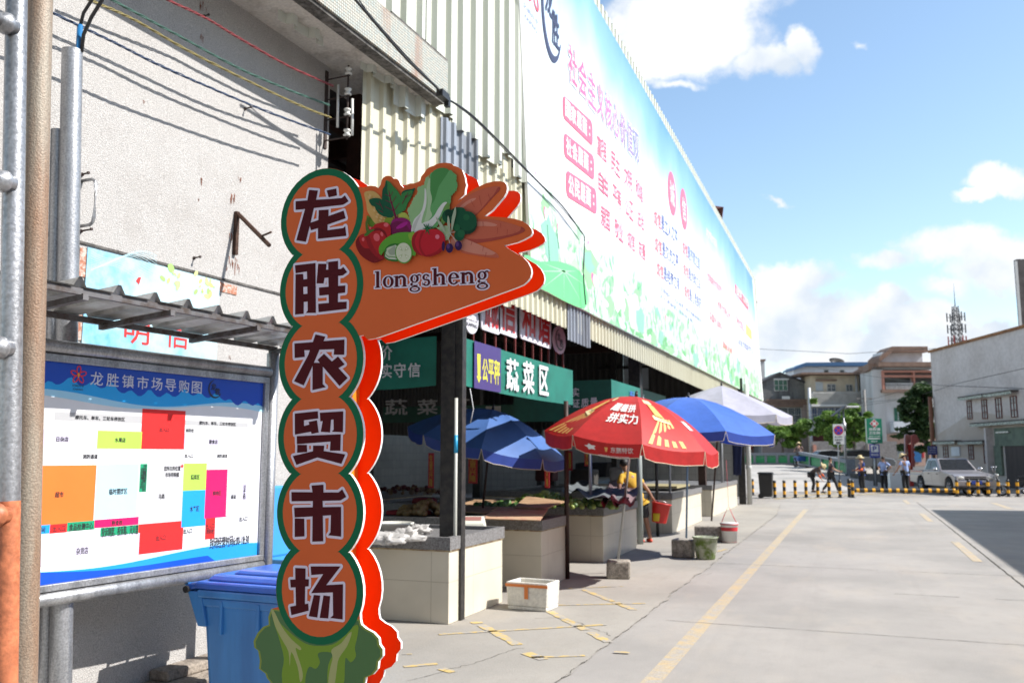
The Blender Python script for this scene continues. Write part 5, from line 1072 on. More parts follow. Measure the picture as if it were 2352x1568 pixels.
def lotus(x, y, w, h_):
    a, b = BB.ab(*B3(x, y)); a2, b2 = BB.ab(*B3(x+w, y+h_)); w_ = abs(a2-a)/2; hh_ = abs(b2-b)/2
    for k, dx in enumerate((-.55, .55, 0)): m.use(PK[k]); m.poly(BB, smoothc([(a+dx*w_, b+hh_), (a+dx*w_*.5+w_*.5, b), (a, b-hh_), (a+dx*w_*.5-w_*.5, b)], 3), hh+.0006+k*.0001)
for q in ((285, 400, 30, 110), (365, 485, 22, 60), (595, 820, 60, 120), (560, 600, 30, 80), (225, 150, 12, 40), (312, 205, 10, 40), (1045, 1060, 28, 60), (625, 650, 18, 60)): lotus(*q)
m.build('lotus_flower_print', parent=BT)
m = MB(); HT = .012
PINK = flat('slogan_pink', (.78, .13, .22), .5); WL = flat('slogan_white', (.84, .84, .86), .5); BLU = flat('slogan_blue', (.12, .16, .42), .5); RT = flat('slogan_red', (.82, .10, .14), .5)
def brow(chars_, z, L_, R_, cols, h=HT, bold=.03, fill=.86, outline=False):
    "L_, R_ = (x, ytop, ybottom) of the left and right end of the row in the photograph"
    a0, t0 = BB.ab(*z(L_[0], L_[1])); _, u0 = BB.ab(*z(L_[0], L_[2])); a1, t1 = BB.ab(*z(R_[0], R_[1])); _, u1 = BB.ab(*z(R_[0], R_[2])); n = len(chars_); w = (a1-a0)/n; hg = ((t0-u0)+(t1-u1))/2
    m = MB()
    for i, ch in enumerate(chars_):
        if ch == ' ': continue
        f = (i+.5)/n; md = (t0+u0)/2*(1-f)+(t1+u1)/2*f; x0 = a0+w*i+w*(1-fill)/2; x1 = x0+w*fill; q = hg*(.5 if ch not in '：' else .3); 
        if outline: m.use(WL); put_text(m, BB, ch, x0, md-q, x1, md+q, h-.002, bold, .05)
        m.use(cols[min(len(cols)-1, i*len(cols)//n)]); put_text(m, BB, ch, x0 if ch != '：' else x0+w*.3, md-q, x1 if ch != '：' else x0+w*.5, md+q, h, bold)
    m.build('lettering', parent=BT)
TC = [flat('title_%d' % i, (.74-.065*i, .12+.012*i, .26+.03*i), .5) for i in range(9)]
brow('社会主义核心价值观', B2, (420, 250, 500), (870, 858, 1025), TC, outline=True)
for tx, L_, R_ in (('国家层面：', (392, 590, 735), (578, 770, 920)), ('社会层面：', (398, 825, 975), (588, 985, 1135)), ('公民层面：', (412, 1060, 1225), (603, 1195, 1350))):
    a0, b0 = BB.ab(*B2(L_[0], L_[1])); _, c0 = BB.ab(*B2(L_[0], L_[2])); a1, b1 = BB.ab(*B2(R_[0], R_[1])); _, c1_ = BB.ab(*B2(R_[0], R_[2])); m.use(PINK); rr_ = (b0-c0)*.3; pts = []
    for cx, cy, t0 in ((a1-rr_, b1-rr_, 0), (a0+rr_, b0-rr_, 90), (a0+rr_, c0+rr_, 180), (a1-rr_, c1_+rr_, 270)): pts += ell_pts(cx, cy, rr_, rr_, 5, t0, t0+90)
    m.poly(BB, pts, .008); k_ = 22; brow(tx, B2, (L_[0]+10, L_[1]+k_+8, L_[2]-k_+8), (R_[0]-4, R_[1]+k_-6, R_[2]-k_-6), [WL], HT, .04)
brow('富强 民主 文明 和谐', B2, (605, 840, 960), (893, 1165, 1278), [PINK], fill=1.0, bold=.005); brow('自由 平等 公正 法治', B2, (615, 1065, 1185), (900, 1340, 1455), [PINK], fill=1.0, bold=.005); brow('爱国 敬业 诚信 友善', B2, (628, 1283, 1405), (910, 1530, 1640), [PINK], fill=1.0, bold=.005)
for cx, cy, rx, ry, ch in ((1078, 1215, 24, 130, '诚'), (1152, 1312, 20, 122, '信')):
    a, b = BB.ab(*B2(cx, cy)); a2 = BB.ab(*B2(cx+rx, cy))[0]; b2 = BB.ab(*B2(cx, cy-ry))[1]; m.use(PINK); m.poly(BB, ell_pts(a, b, (a2-a), (b2-b), 26), .008); m.use(WL); put_text(m, BB, ch, a-(a2-a)*.56, b-(b2-b)*.56, a+(a2-a)*.56, b+(b2-b)*.56, HT, .015)
for tx, L_, R_ in (('诚信是立人之本', (960, 362, 462), (1112, 492, 585)), ('诚信是交流之基', (966, 532, 625), (1118, 655, 745)), ('诚信是经商之魂', (978, 692, 778), (1125, 800, 885)), ('诚信是齐家之道', (1140, 562, 642), (1252, 675, 755)), ('诚信是为政之法', (1146, 702, 775), (1257, 808, 880)), ('诚信是心灵良药', (1152, 840, 912), (1260, 930, 1003))): brow(tx, B3, L_, R_, [RT, RT, BLU, BLU, BLU, BLU, BLU], bold=.01)
for tx, L_, R_, c in (('文明出行 人人有责 携手共建诚信社会', (1003, 852, 880), (1265, 1062, 1088), BLU), ('人人讲诚信 处处有文明', (1000, 895, 920), (1205, 1062, 1086), BLU), ('讲文明树新风', (1288, 480, 535), (1358, 570, 622), WL), ('共建美好家园', (1318, 620, 670), (1382, 700, 745), WL), ('文明城市你我共创', (1296, 762, 815), (1390, 852, 905), RT), ('市民文明公约', (1360, 935, 985), (1445, 1025, 1070), RT), ('爱国守法明礼', (1312, 1010, 1060), (1395, 1095, 1140), RT), ('团结友善', (1395, 1195, 1235), (1455, 1245, 1280), RT), ('争做文明人', (1480, 1032, 1085), (1530, 1095, 1150), RT), ('共享文明城市生活', (1492, 1180, 1222), (1588, 1240, 1280), BLU)): brow(tx, B3, L_, R_, [c], bold=.01)
a0, b0 = BB.ab(*B3(1473, 838)); a1, b1 = BB.ab(*B3(1557, 1008)); m.use(RT); m.pbox(BB, a0, b1, a1, b0, .004, .008); brow('创建文明 人人有责', B3, (1478, 850, 900), (1552, 935, 985), [WL], bold=.03)
a0, b0 = BB.ab(*B3(1540, 1085)); a1, b1 = BB.ab(*B3(1580, 1195)); m.use(flat('slogan_yellow', (.75, .66, .15), .5)); m.pbox(BB, a0, b1, a1, b0, .004, .008)
ea, eb = BB.ab(*B2(205, -20)); emblem(m, BB, ea, eb+.15, .32, .010, RT)
m.use(BLU); a0, b0 = BB.ab(*B2(140, 15)); a1, b1 = BB.ab(*B2(237, 135)); put_text(m, BB, '文明开平', a0, b1-.0, a1, b0-.05, HT, .01); a0, b0 = BB.ab(*B2(152, 100)); a1, b1 = BB.ab(*B2(228, 180)); put_text(m, BB, 'KAIPING', a0, b1, a1, b0-.03, HT, .01)
ca, cb = BB.ab(*B2(325, 125)); m.use(WL); brush(m, BB, ca-.02, cb+.1, .72, .010, flat('ink_navy', (.03, .04, .10), .5), .62)
m.build('slogan_plates', parent=BT)
# small upturned roof corner beyond the billboard top
q = dp(1648, 480, 40); m = MB().use(mat('red_roof_tiles', (.12, .04, .035), .8)); m.add([q+Vector((-1.6, -.8, -.5)), q+Vector((.32, -.3, -.02)), q+Vector((.1, .8, -.35)), q+Vector((-1.4, .4, .6)), q+Vector((.2, 0, -.35))], [(0, 1, 3), (1, 2, 3), (0, 4, 1), (4, 2, 1), (0, 3, 2, 4)]); tag(m.build('roof_corner', origin=q), 'dark red upturned roof corner peeping over the billboard top edge', 'roof corner')
# ================================================================ UMBRELLAS
def umbrella(lb, apex, tilt_dir, tilt, Rr, Hh, foot, cols, val, under, pole_m, n=8, valh=.19, phase=0, square=False, group='market umbrellas', pole_r=.018):
    A = Vector(apex); F_ = Vector(foot); t = thing('market_umbrella', lb, 'umbrella', F_, group)
    ax = Vector((0, 0, 1)); td = Vector((tilt_dir[0], tilt_dir[1], 0)).normalized(); ax = (Vector((0, 0, 1))*math.cos(tilt)+td*math.sin(tilt)).normalized()
    q = Vector((0, 0, 1)).rotation_difference(ax)
    def P(r, ang, z): return A+q @ Vector((r*math.cos(ang), r*math.sin(ang), z))
    NR = 6; m = MB(); mv = MB(); mu = MB()
    for k in range(n):
        t0 = phase+2*math.pi*k/n; t1 = t0+2*math.pi/n; S = 6; m.use(cols[k % len(cols)]); vs = []
        for i in range(NR+1):
            f = i/NR; zz = -Hh*(f**(1.75) if not square else f**1.15)
            for j in range(S+1):
                g = j/S; p0 = P(Rr*f, t0, zz); p1 = P(Rr*f, t1, zz); p = p0.lerp(p1, g)+ (q @ Vector((0, 0, 1)))*(-.035*math.sin(math.pi*g)*f*Rr); vs.append(p)
        fs = [(i*(S+1)+j, (i+1)*(S+1)+j, (i+1)*(S+1)+j+1, i*(S+1)+j+1) for i in range(NR) for j in range(S)]
        m.add(vs, fs, True); 
        mv.use(val[k % len(val)]); rim = vs[-(S+1):]; lo = []
        for j in range(S+1):
            g = .04+.92*j/S; p = rim[0].lerp(rim[-1], g)+Vector((0, 0, -valh*(1-.14*abs(2*j/S-1)**4)-.035*math.sin(math.pi*j/S)*Rr*.3))+(rim[j]-A).normalized()*.01*math.sin(j*2.4+k); lo.append(p)
        mv.add(rim+lo, [(j, S+1+j, S+2+j, j+1) for j in range(S)], True)
        mv.use(PIPING)
        for j in range(S): mv.tube([lo[j], lo[j+1]], .005, 4, cap=False)
        mv.tube([rim[0], lo[0]], .004, 4, cap=False); mv.tube([rim[-1], lo[-1]], .004, 4, cap=False)
    m.build('canopy', parent=t); mv.build('valance', parent=t)
    hub = P(0, 0, -Hh*.55)
    for k in range(n): m = MB().use(GALV); a = phase+2*math.pi*k/n; m.tube([P(Rr*f, a, -Hh*(f**(1.75) if not square else f**1.15)-.012) for f in (0, .25, .5, .75, 1)], .006, 5); m.tube([hub, P(Rr*.5, a, -Hh*(.5**(1.75) if not square else .5)-.012)], .005, 5); m.build('rib', parent=t)
    m = MB().use(pole_m); m.tube([F_, P(0, 0, .02)], pole_r, 10); m.build('pole', parent=t)
    m = MB().use(BLACK); m.tube([P(0, 0, .0), P(0, 0, .05)], .022, 8); m.ell(P(0, 0, .06), .02, 8, 6); m.build('finial', parent=t)
    return t, P
PIPING = flat('piping_cream', (.60, .52, .38), .6); UPOLE = mat('umbrella_pole', (.50, .52, .52), .35, .5, var=.2)
REDU = [mat('umbrella_red', (.62, .030, .028), .55, trans=.30, var=.15), mat('umbrella_red_b', (.55, .022, .022), .55, trans=.30, var=.15)]
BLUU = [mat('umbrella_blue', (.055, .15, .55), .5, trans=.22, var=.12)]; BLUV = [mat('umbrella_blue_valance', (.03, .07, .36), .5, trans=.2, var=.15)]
WHU = [mat('umbrella_white', (.44, .43, .51), .55, trans=.22, var=.1)]
ft = gp(1421, 1318); ft.z = .22; ap = dp(1461, 910, 12.2)
ur, UP = umbrella('red drinks umbrella with white writing and cans printed on it, leaning over the stalls', ap, (CR*.9-CF*.35), R(7.5), 1.20, .62, ft, REDU, REDU, None, UPOLE, phase=R(20), valh=.20)
# prints on the red umbrella: writing on one panel, a golden can on its neighbours, small maker's line on the valance
def panel_plane(P, k, n, f, Rr, Hh, phase):
    t0 = phase+2*math.pi*k/n; t1 = t0+2*math.pi/n; zz = lambda f: -Hh*f**1.75
    def fn(u, v): # u 0..1 across, v 0..1 from apex to rim
        p = P(Rr*v, t0, zz(v)).lerp(P(Rr*v, t1, zz(v)), u); n_ = (P(Rr*v, t1, zz(v))-P(Rr*v, t0, zz(v))).normalized().cross((P(Rr*(v-.02), (t0+t1)/2, zz(max(0, v-.02)))-P(Rr*v, (t0+t1)/2, zz(v))).normalized()); 
        if n_.z < 0: n_ = -n_
        return p+n_*(.008-.035*math.sin(math.pi*u)*v*Rr*.8)
    return fn
class Curved:
    def __init__(s, fn, flip): s.fn = fn; s.flip = flip
    def pt(s, a, b, h=0): return s.fn(1-a if s.flip else a, b)
best = None
for k in range(8):
    t_ = R(20)+2*math.pi*(k+.5)/8; d = UP(1, t_, 0)-UP(0, t_, 0); v = d.dot(-CF)*1.0+d.dot(CR)*-.45
    if best is None or v > best[0]: best = (v, k)
kf = best[1]; mp_ = MB(); UW = flat('print_white_u', (.78, .76, .74), .5); UG = flat('print_gold', (.78, .42, .12), .5); UY = flat('print_cream', (.80, .66, .36), .5)
def fl(k):  # does u grow to the right as seen?
    f = panel_plane(UP, k, 8, 0, 1.20, .62, R(20)); return (f(1, .8)-f(0, .8)).dot(CR) < 0
def on(k): return Curved(panel_plane(UP, k % 8, 8, 0, 1.20, .62, R(20)), fl(k % 8))
class VF:  # v grows to the rim, so text must be laid top-down
    def __init__(s, c): s.c = c
    def pt(s, a, b, h=0): return s.c.pt(a, 1-b)
cu = VF(on(kf)); mp_.use(UW); put_text(mp_, cu, '醒着拼', .20, .43, .88, .60, 0, .04); put_text(mp_, cu, '拼实力', .30, .24, .94, .40, 0, .04)
for dk in (1, -1):
    cu = VF(on(kf+dk)); mp_.use(UG)
    for q in range(5): mp_.add([cu.pt(.1+.14*q, .02), cu.pt(.17+.14*q, .02), cu.pt(.52+.06*q, .38), cu.pt(.48+.06*q, .38)], [(0, 1, 2, 3)])
    mp_.use(UY); mp_.add([cu.pt(x, y) for x, y in ((.36, .36), (.72, .30), (.66, .74), (.28, .78))], [(0, 1, 2, 3)]); mp_.use(REDU[0]); 
    mp_.use(UG); mp_.add([cu.pt(x, y)+Vector((0, 0, .004)) for x, y in ((.43, .43), (.64, .39), (.60, .62), (.38, .66))], [(0, 1, 2, 3)])
cu = VF(on(kf+2)); mp_.use(UW); put_text(mp_, cu, '醒着拼', .35, .26, .7, .40, 0, .05)
mp_.build('print', parent=ur)
# valance writing
t0 = R(20)+2*math.pi*kf/8; t1 = t0+2*math.pi/8; r0_, r1_ = UP(1.20, t0, -.62), UP(1.20, t1, -.62)
if (r1_-r0_).dot(CR) < 0: r0_, r1_ = r1_, r0_
class VV:
    def pt(s, a, b, h=0): 
        p = r0_.lerp(r1_, a)+Vector((0, 0, -.20*(1-b)-.035*math.sin(math.pi*a)*1.2)); o = (r0_+r1_)/2-UP(0, 0, -.62); o.z = 0; return p+o.normalized()*.02
mp_ = MB().use(UW); put_text(mp_, VV(), '东鹏特饮', .56, .42, .88, .78, 0, .02); put_text(mp_, VV(), '中国国家男子足球队官方饮料', .38, .10, .82, .24, 0, .0)
mp_.add([VV().pt(.27+.09*math.cos(t)*(1 if i % 2 else .55), .58+.2*math.sin(t)*(1 if i % 2 else .6)) for i, t in enumerate([q*math.pi/5 for q in range(10)])], [tuple(range(10))]); mp_.use(UG); mp_.add([VV().pt(x, y) for x, y in ((.47, .72), (.52, .72), (.505, .45), (.485, .45))], [(0, 1, 2, 3)]); mp_.build('valance_print', parent=ur)
BLOCK = mat('rough_block', (.44, .40, .34), .95, col2=(.22, .20, .17), vs=14, fine=.35, bs=70, bump=.9)
def block(c, sz, lb, ang=0, grp='concrete umbrella foot blocks'):
    m = MB().use(BLOCK); m.box((c[0], c[1], sz[2]/2+.01), sz, (math.cos(ang), math.sin(ang), 0)); m.v = [v+Vector((noise.noise(v*9)*.012, noise.noise(v*9+Vector((3, 0, 0)))*.012, 0)) for v in m.v]
    return tag(m.build('concrete_block', bevel=.03, origin=(c[0], c[1], 0)), lb, 'concrete block', grp)
block(gp(1421, 1328), (.33, .30, .24), 'rough concrete block holding the red umbrella pole on the pavement', R(14))
ft = gp(1577, 1268); ft.z = .2; UB = mat('umbrella_pole_blue', (.18, .28, .42), .4, .3)
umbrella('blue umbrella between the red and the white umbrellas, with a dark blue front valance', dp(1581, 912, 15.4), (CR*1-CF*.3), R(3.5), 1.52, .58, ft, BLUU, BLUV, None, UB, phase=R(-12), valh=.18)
block(gp(1572, 1280), (.36, .34, .30), 'concrete block at the blue umbrella pole, beside the greenish tub', R(-8))
ft = gp(1635, 1222); ft.z = .25
umbrella('large off-white umbrella farthest down the row of stalls', dp(1657, 885, 19.6), (CR*.8-CF*.5), R(3), 1.52, .62, ft, WHU, WHU, None, BROWNM, n=8, phase=R(10), valh=.19, square=True, pole_r=.02)
block(gp(1630, 1243), (.56, .30, .30), 'long concrete block at the white umbrella pole, beside the paint bucket', R(5))
ft = dp(1096, 1182, 13.6); ft.z = .1
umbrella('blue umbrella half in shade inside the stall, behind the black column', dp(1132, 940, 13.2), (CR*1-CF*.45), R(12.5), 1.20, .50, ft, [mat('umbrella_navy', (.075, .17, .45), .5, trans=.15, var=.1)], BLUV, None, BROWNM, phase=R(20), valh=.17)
# tub, paint bucket
q = gp(1618, 1287); m = MB().use(mat('mossy_plastic', (.42, .44, .34), .5, col2=(.12, .18, .03), vs=7, lo=.45, hi=.6, trans=.15)); m.lathe((q.x, q.y+.15, .012), [(0, 0), (.145, 0), (.155, .02), (.20, .34), (.215, .345), (.215, .36), (.19, .36), (.15, .06), (0, .05)], 24); tag(m.build('plastic_tub', origin=(q.x, q.y+.15, 0)), 'greenish mossy translucent tub in front of the concrete block', 'tub')
q = gp(1676, 1247); t = thing('paint_bucket', 'white and red paint bucket hung on a red string beside the long block', 'bucket', (q.x, q.y, 0)); m = MB().use(flat('bucket_white', (.68, .68, .66), .35)); m.lathe((q.x, q.y, .012), [(0, 0), (.14, 0), (.165, .34), (.175, .345), (.175, .38), (.168, .385), (0, .385)], 22); m.build('body', parent=t)
m = MB().use(flat('bucket_red', (.55, .03, .04), .4)); m.lathe((q.x, q.y, .012), [(.1415, .02), (.1425, .035)], 22); m.lathe((q.x, q.y, .012), [(.158, .23), (.163, .30)], 22, smooth=True); m.lathe((q.x, q.y, .012), [(.1765, .345), (.1765, .365)], 22); m.build('label_band', parent=t)
m = MB().use(flat('string_red', (.6, .05, .08), .6)); m.tube([(q.x-.15, q.y, .38), (q.x-.08, q.y, .55), (q.x, q.y, .72), (q.x+.08, q.y, .52), (q.x+.15, q.y, .38)], .007, 5); m.tube([(q.x, q.y, .72), (q.x-.02, q.y, 1.6)], .003, 4); m.build('string', parent=t)
# foam box
q = gp(1162, 1400); e = Vector((1, -.08, 0)).normalized(); fx = thing('foam_box', 'open white foam box with orange tape standing at the foot of the second counter', 'box', (q.x, q.y, 0)); FM = mat('foam_white', (.70, .68, .62), .8, var=.15, vs=9, fine=.1, bs=40, bump=.3); e2 = Vector((-e.y, e.x, 0)); W_, D_, H_ = .50, .36, .30
c = Vector((q.x, q.y, 0))+e*W_/2+e2*D_/2; m = MB().use(FM); m.box(c+Vector((0, 0, .03)), (W_, D_, .04), e)
for s_ in (-1, 1): m.box(c+e2*s_*(D_/2-.0175)+Vector((0, 0, .05+H_/2-.02)), (W_, .035, H_-.04), e); m.box(c+e*s_*(W_/2-.0175)+Vector((0, 0, .05+H_/2-.02)), (.035, D_-.07, H_-.04), e)
m.v = [v+(v-c)*.10*(v.z-.15)*Vector((1, 1, 0)).length*Vector((1, 1, 0)).x if False else Vector((c.x+(v.x-c.x)*(1+.22*(v.z-.3)), c.y+(v.y-c.y)*(1+.22*(v.z-.3)), v.z)) for v in m.v]; m.build('body', parent=fx, bevel=.012)
TP = flat('tape_orange', (.60, .17, .03), .4); m = MB().use(TP); fb = c-e2*(D_/2+.006); m.box(fb+Vector((0, 0, .275)), (W_+.01, .004, .03), e); m.box(fb+Vector((0, 0, .20))-e2*.001+e*.0, (.045, .006, .13), e); m.build('tape', parent=fx)
# ================================================================ GOODS
def item(nm, lb, cat, build, mt, org, group=None, **k):
    m = MB().use(mt); build(m); return tag(m.build(nm, origin=org, **k), lb, cat, group)
tz = .83
q = gp(905, 1225, tz+.03); item('plastic_tub', 'round white plastic tub on the nearest counter beside the sign', 'tub', lambda m: m.lathe((q.x, q.y, tz), [(0, 0), (.17, 0), (.20, .13), (.215, .135), (.215, .15), (.195, .15), (.165, .02), (0, .015)], 24), flat('tub_white', (.66, .65, .58), .4), (q.x, q.y, tz))
BAGM = mat('thin_bag', (.72, .70, .68), .3, trans=.45, var=.15, vs=20)
def blob(m, c, r, sq=.35, sd=0, k=2.5):
    c = Vector(c); b0 = len(m.v); m.ell(c, (r, r*.8, r*sq), 26, 18)
    for i in range(b0, len(m.v)): v = m.v[i]; d = (v-c); f = 1+.75*noise.noise(d*k/r*1.0+Vector((sd, 0, 0)))+.45*noise.noise(d*k*3/r+Vector((sd, 2, 0))); m.v[i] = Vector((c.x+d.x*f, c.y+d.y*f, max(tz, c.z+d.z*f)))
for k, (u, v, r, lb) in enumerate(((890, 1240, .16, 'crumpled clear plastic bag with meat on the nearest counter, next to the sign'), (930, 1232, .17, 'crumpled thin white bag in the middle of the nearest counter'), (962, 1218, .14, 'flat white bag lying nearer to the black column'))):
    q = gp(u, v, tz+.04); item('plastic_bag', lb, 'bag', lambda m: blob(m, (q.x, q.y, tz+.05), r, .4, k*5), BAGM, (q.x, q.y, tz), 'bags on the nearest counter')
q = gp(1000, 1232, tz+.03); item('tomato', 'small red tomato at the counter edge beside the black column', 'tomato', lambda m: m.ell((q.x-.38, q.y-.1, tz+.035), (.04, .04, .035), 12, 8), flat('tomato_red', (.45, .02, .02), .3), (q.x-.38, q.y-.1, tz))
# weighing scale
q = gp(1087, 1206, tz+.02); t = thing('weighing_scale', 'white electronic weighing scale with sloping display on the nearest counter', 'scale', (q.x, q.y, tz)); SC = flat('scale_white', (.66, .65, .56), .4); e = Vector((.9, .35, 0)).normalized(); e2 = Vector((-e.y, e.x, 0)); o = Vector((q.x, q.y, tz))
m = MB().use(SC); P = [o+e*x*.16+e2*y*.10+Vector((0, 0, z)) for z, xs in ((0.0, 1),) for x, y in ((-1, -1), (1, -1), (1, 1), (-1, 1))]+[o+e*x*.13+e2*y*.08+Vector((0, 0, (.05 if y < 0 else .13))) for x, y in ((-1, -1), (1, -1), (1, 1), (-1, 1))]; m.hexa(P); m.build('body', parent=t, bevel=.008)
m = MB().use(flat('scale_display', (.35, .16, .14), .3)); 
def sp_(x, y): return o+e*x*.13+e2*y*.08+Vector((0, 0, .05+(y+1)/2*.08+.004))
m.quad(sp_(-.75, -.3), sp_(.75, -.3), sp_(.75, .7), sp_(-.75, .7)); m.build('display', parent=t)
m = MB().use(GALV); m.box(o+e*-.02+e2*.30+Vector((0, 0, .10)), (.32, .26, .012), e); m.build('pan', parent=t)
q = gp(975, 1172, tz+.05); item('foam_tray', 'red cloth and foam tray beyond the bags on the nearest counter', 'tray', lambda m: (m.box((q.x, q.y-.5, tz+.05), (.6, .3, .06)),), mat('dark_red_cloth', (.28, .015, .02), .8), (q.x, q.y, tz), bevel=.02)
# cardboard on the second counter
CB = mat('cardboard', (.42, .27, .15), .85, col2=(.30, .17, .09), vs=5, fine=.1); CB2 = mat('cardboard_printed', (.50, .33, .20), .8, col2=(.45, .20, .14), vs=9, lo=.5, hi=.6)
def sheet(m, pts, th=.012, zz=0):
    vs = [Vector(p) for p in pts]; m.hexa([v for v in vs]+[v+Vector((0, 0, th)) for v in vs])
def g3(u, v, z): p = gp(u, v, z); return (p.x, p.y, z)
m = MB().use(CB2); sheet(m, [g3(1100, 1192, .90), g3(1240, 1196, .92), g3(1265, 1162, .95), g3(1150, 1165, .93)]); tag(m.build('cardboard_sheet'), 'pale printed cardboard sheet in the sun on the second counter', 'cardboard', 'cardboard on the second counter')
m = MB().use(CB); sheet(m, [g3(1180, 1165, .955), g3(1250, 1170, .955), g3(1300, 1152, .98), g3(1210, 1140, 1.0)]); tag(m.build('cardboard_sheet'), 'dark brown cardboard sheet lying behind the pale one on the second counter', 'cardboard', 'cardboard on the second counter')
m = MB().use(CB); sheet(m, [g3(1015, 1172, .90), g3(1110, 1180, .90), g3(1190, 1150, .92), g3(1090, 1148, .91)]); tag(m.build('cardboard_sheet'), 'shaded brown cardboard sheet just right of the black column', 'cardboard', 'cardboard on the second counter')
# produce: every vegetable is its own object
def pile(nm, lb, cat, cols, r, n, cen, rad, hgt, grp, seed, shape=(1, 1, .9)):
    rnd_ = random.Random(seed); protos = []
    for i, c in enumerate(cols):
        m = MB().use(flat('veg_%d_%d' % (seed, i), c, .45)); m.ell((0, 0, 0), (r*shape[0], r*shape[1], r*shape[2]), 8, 6); b0 = m.build(nm, origin=(0, 0, 0)); tag(b0, lb, cat, grp); protos.append(b0)
    for k in range(n):
        a, f = rnd_.uniform(0, 2*math.pi), math.sqrt(rnd_.random()); x, y = f*math.cos(a)*rad[0], f*math.sin(a)*rad[1]; z = r+(hgt*(1-f*f))*rnd_.uniform(.5, 1)
        o = protos[k] if k < len(protos) else protos[k % len(protos)].copy()
        if k >= len(protos): C.objects.link(o)
        o.location = (cen[0]+x, cen[1]+y, cen[2]+z); o.rotation_euler = (rnd_.uniform(-.6, .6), rnd_.uniform(-.6, .6), rnd_.uniform(0, 6.28)); s_ = rnd_.uniform(.8, 1.2); o.scale = (s_, s_, s_)
h_ = .83
def cen(u, v): p = gp(u, v, h_+.08); return (p.x, p.y, h_)
pile('green_gourd', 'small green gourd heaped on the third counter beside the red umbrella', 'vegetable', [(.12, .20, .03), (.20, .28, .05), (.07, .14, .02), (.32, .38, .10)], .045, 110, cen(1252, 1152), (.62, .45), .20, 'green gourds heaped on the third counter', 31, (1.7, .9, .9))
pile('green_melon', 'round green melon heaped right of the gourds on the third counter', 'vegetable', [(.10, .17, .03), (.24, .30, .07), (.05, .10, .02)], .05, 60, cen(1340, 1158), (.55, .35), .10, 'green melons right of the gourds', 32)
pile('lettuce_head', 'leafy green head in the dark row left of the gourds', 'vegetable', [(.05, .12, .03), (.10, .2, .05)], .06, 36, cen(1150, 1162), (.5, .3), .08, 'leafy heads left of the gourds', 33)
pile('potato', 'brown potato heaped in the shade left of the black column', 'potato', [(.30, .18, .07), (.24, .14, .05), (.36, .24, .11)], .05, 80, cen(977, 1172), (.42, .3), .16, 'potatoes heaped left of the black column', 34, (1.3, 1, .9))
pile('red_onion', 'dark red onion heaped at the back left of the black column', 'onion', [(.12, .02, .03), (.09, .015, .02), (.2, .12, .06)], .05, 60, (cen(930, 1128)[0]+.0, cen(930, 1128)[1], h_), (.9, .5), .18, 'red onions heaped at the back', 35)
pile('garlic_bulb', 'pale garlic bulb heaped at the back beside the black column', 'garlic', [(.22, .16, .12), (.3, .24, .18)], .04, 50, cen(985, 1128), (.5, .4), .14, 'garlic bulbs heaped at the back', 36)
def cloth(m, pts, z, amp):
    n = 10; vs = []; P = [Vector(g3(u, v, z)) for u, v in pts]
    for i in range(n+1):
        for j in range(n+1):
            p = P[0].lerp(P[1], i/n).lerp(P[3].lerp(P[2], i/n), j/n); p.z += amp*(noise.noise(Vector((i*.5, j*.5, z*9)))+.5); vs.append(p)
    m.add(vs, [(i*(n+1)+j, i*(n+1)+j+1, (i+1)*(n+1)+j+1, (i+1)*(n+1)+j) for i in range(n) for j in range(n)], True)
m = MB().use(mat('quilt_grey', (.14, .16, .17), .9, var=.3)); cloth(m, [(1290, 1135), (1440, 1175), (1450, 1140), (1330, 1112)], .98, .14); tag(m.build('quilt'), 'grey quilted cover pulled back over the vegetables of the third counter', 'cover')
m = MB().use(mat('sack_mauve', (.20, .13, .14), .9, var=.3)); cloth(m, [(1380, 1165), (1455, 1170), (1470, 1120), (1400, 1112)], 1.0, .12); tag(m.build('sack'), 'mauve sack lying at the right end of the third counter', 'sack')
# boxes and clutter in the dark
for k, (u, v, z, sx, sy, sz, c, lb) in enumerate(((1225, 1100, 1.0, .6, .5, .55, (.10, .03, .035), 'dark red and mauve sacks propped on the inner counter behind the gourds'), (1310, 1118, .95, .6, .5, .5, (.05, .045, .04), 'dark crate behind the gourd heap'), (1388, 1105, 1.1, .35, .3, .4, (.30, .29, .28), 'small pale carton on the back stall under the red umbrella'), (1345, 1090, .9, 1.4, .8, .6, (.02, .02, .022), 'black covered stack at the back under the red umbrella'), (960, 1190, .86, .5, .3, .08, (.20, .2, .2), 'grey basket rim on the nearest counter'), (900, 1165, .84, .35, .3, .2, (.16, .01, .015), 'dark red bag left of the potatoes'))):
    q = gp(u, v, z); m = MB().use(mat('goods_%d' % k, c, .8, var=.3)); m.box((q.x, q.y+1.2, z+sz/2-.1), (sx, sy, sz)); m.v = [p+Vector((noise.noise(p*3), noise.noise(p*3+Vector((9, 0, 0))), noise.noise(p*4)*.5))*.08 for p in m.v]; tag(m.build('goods_stack', bevel=.05), lb, 'goods')
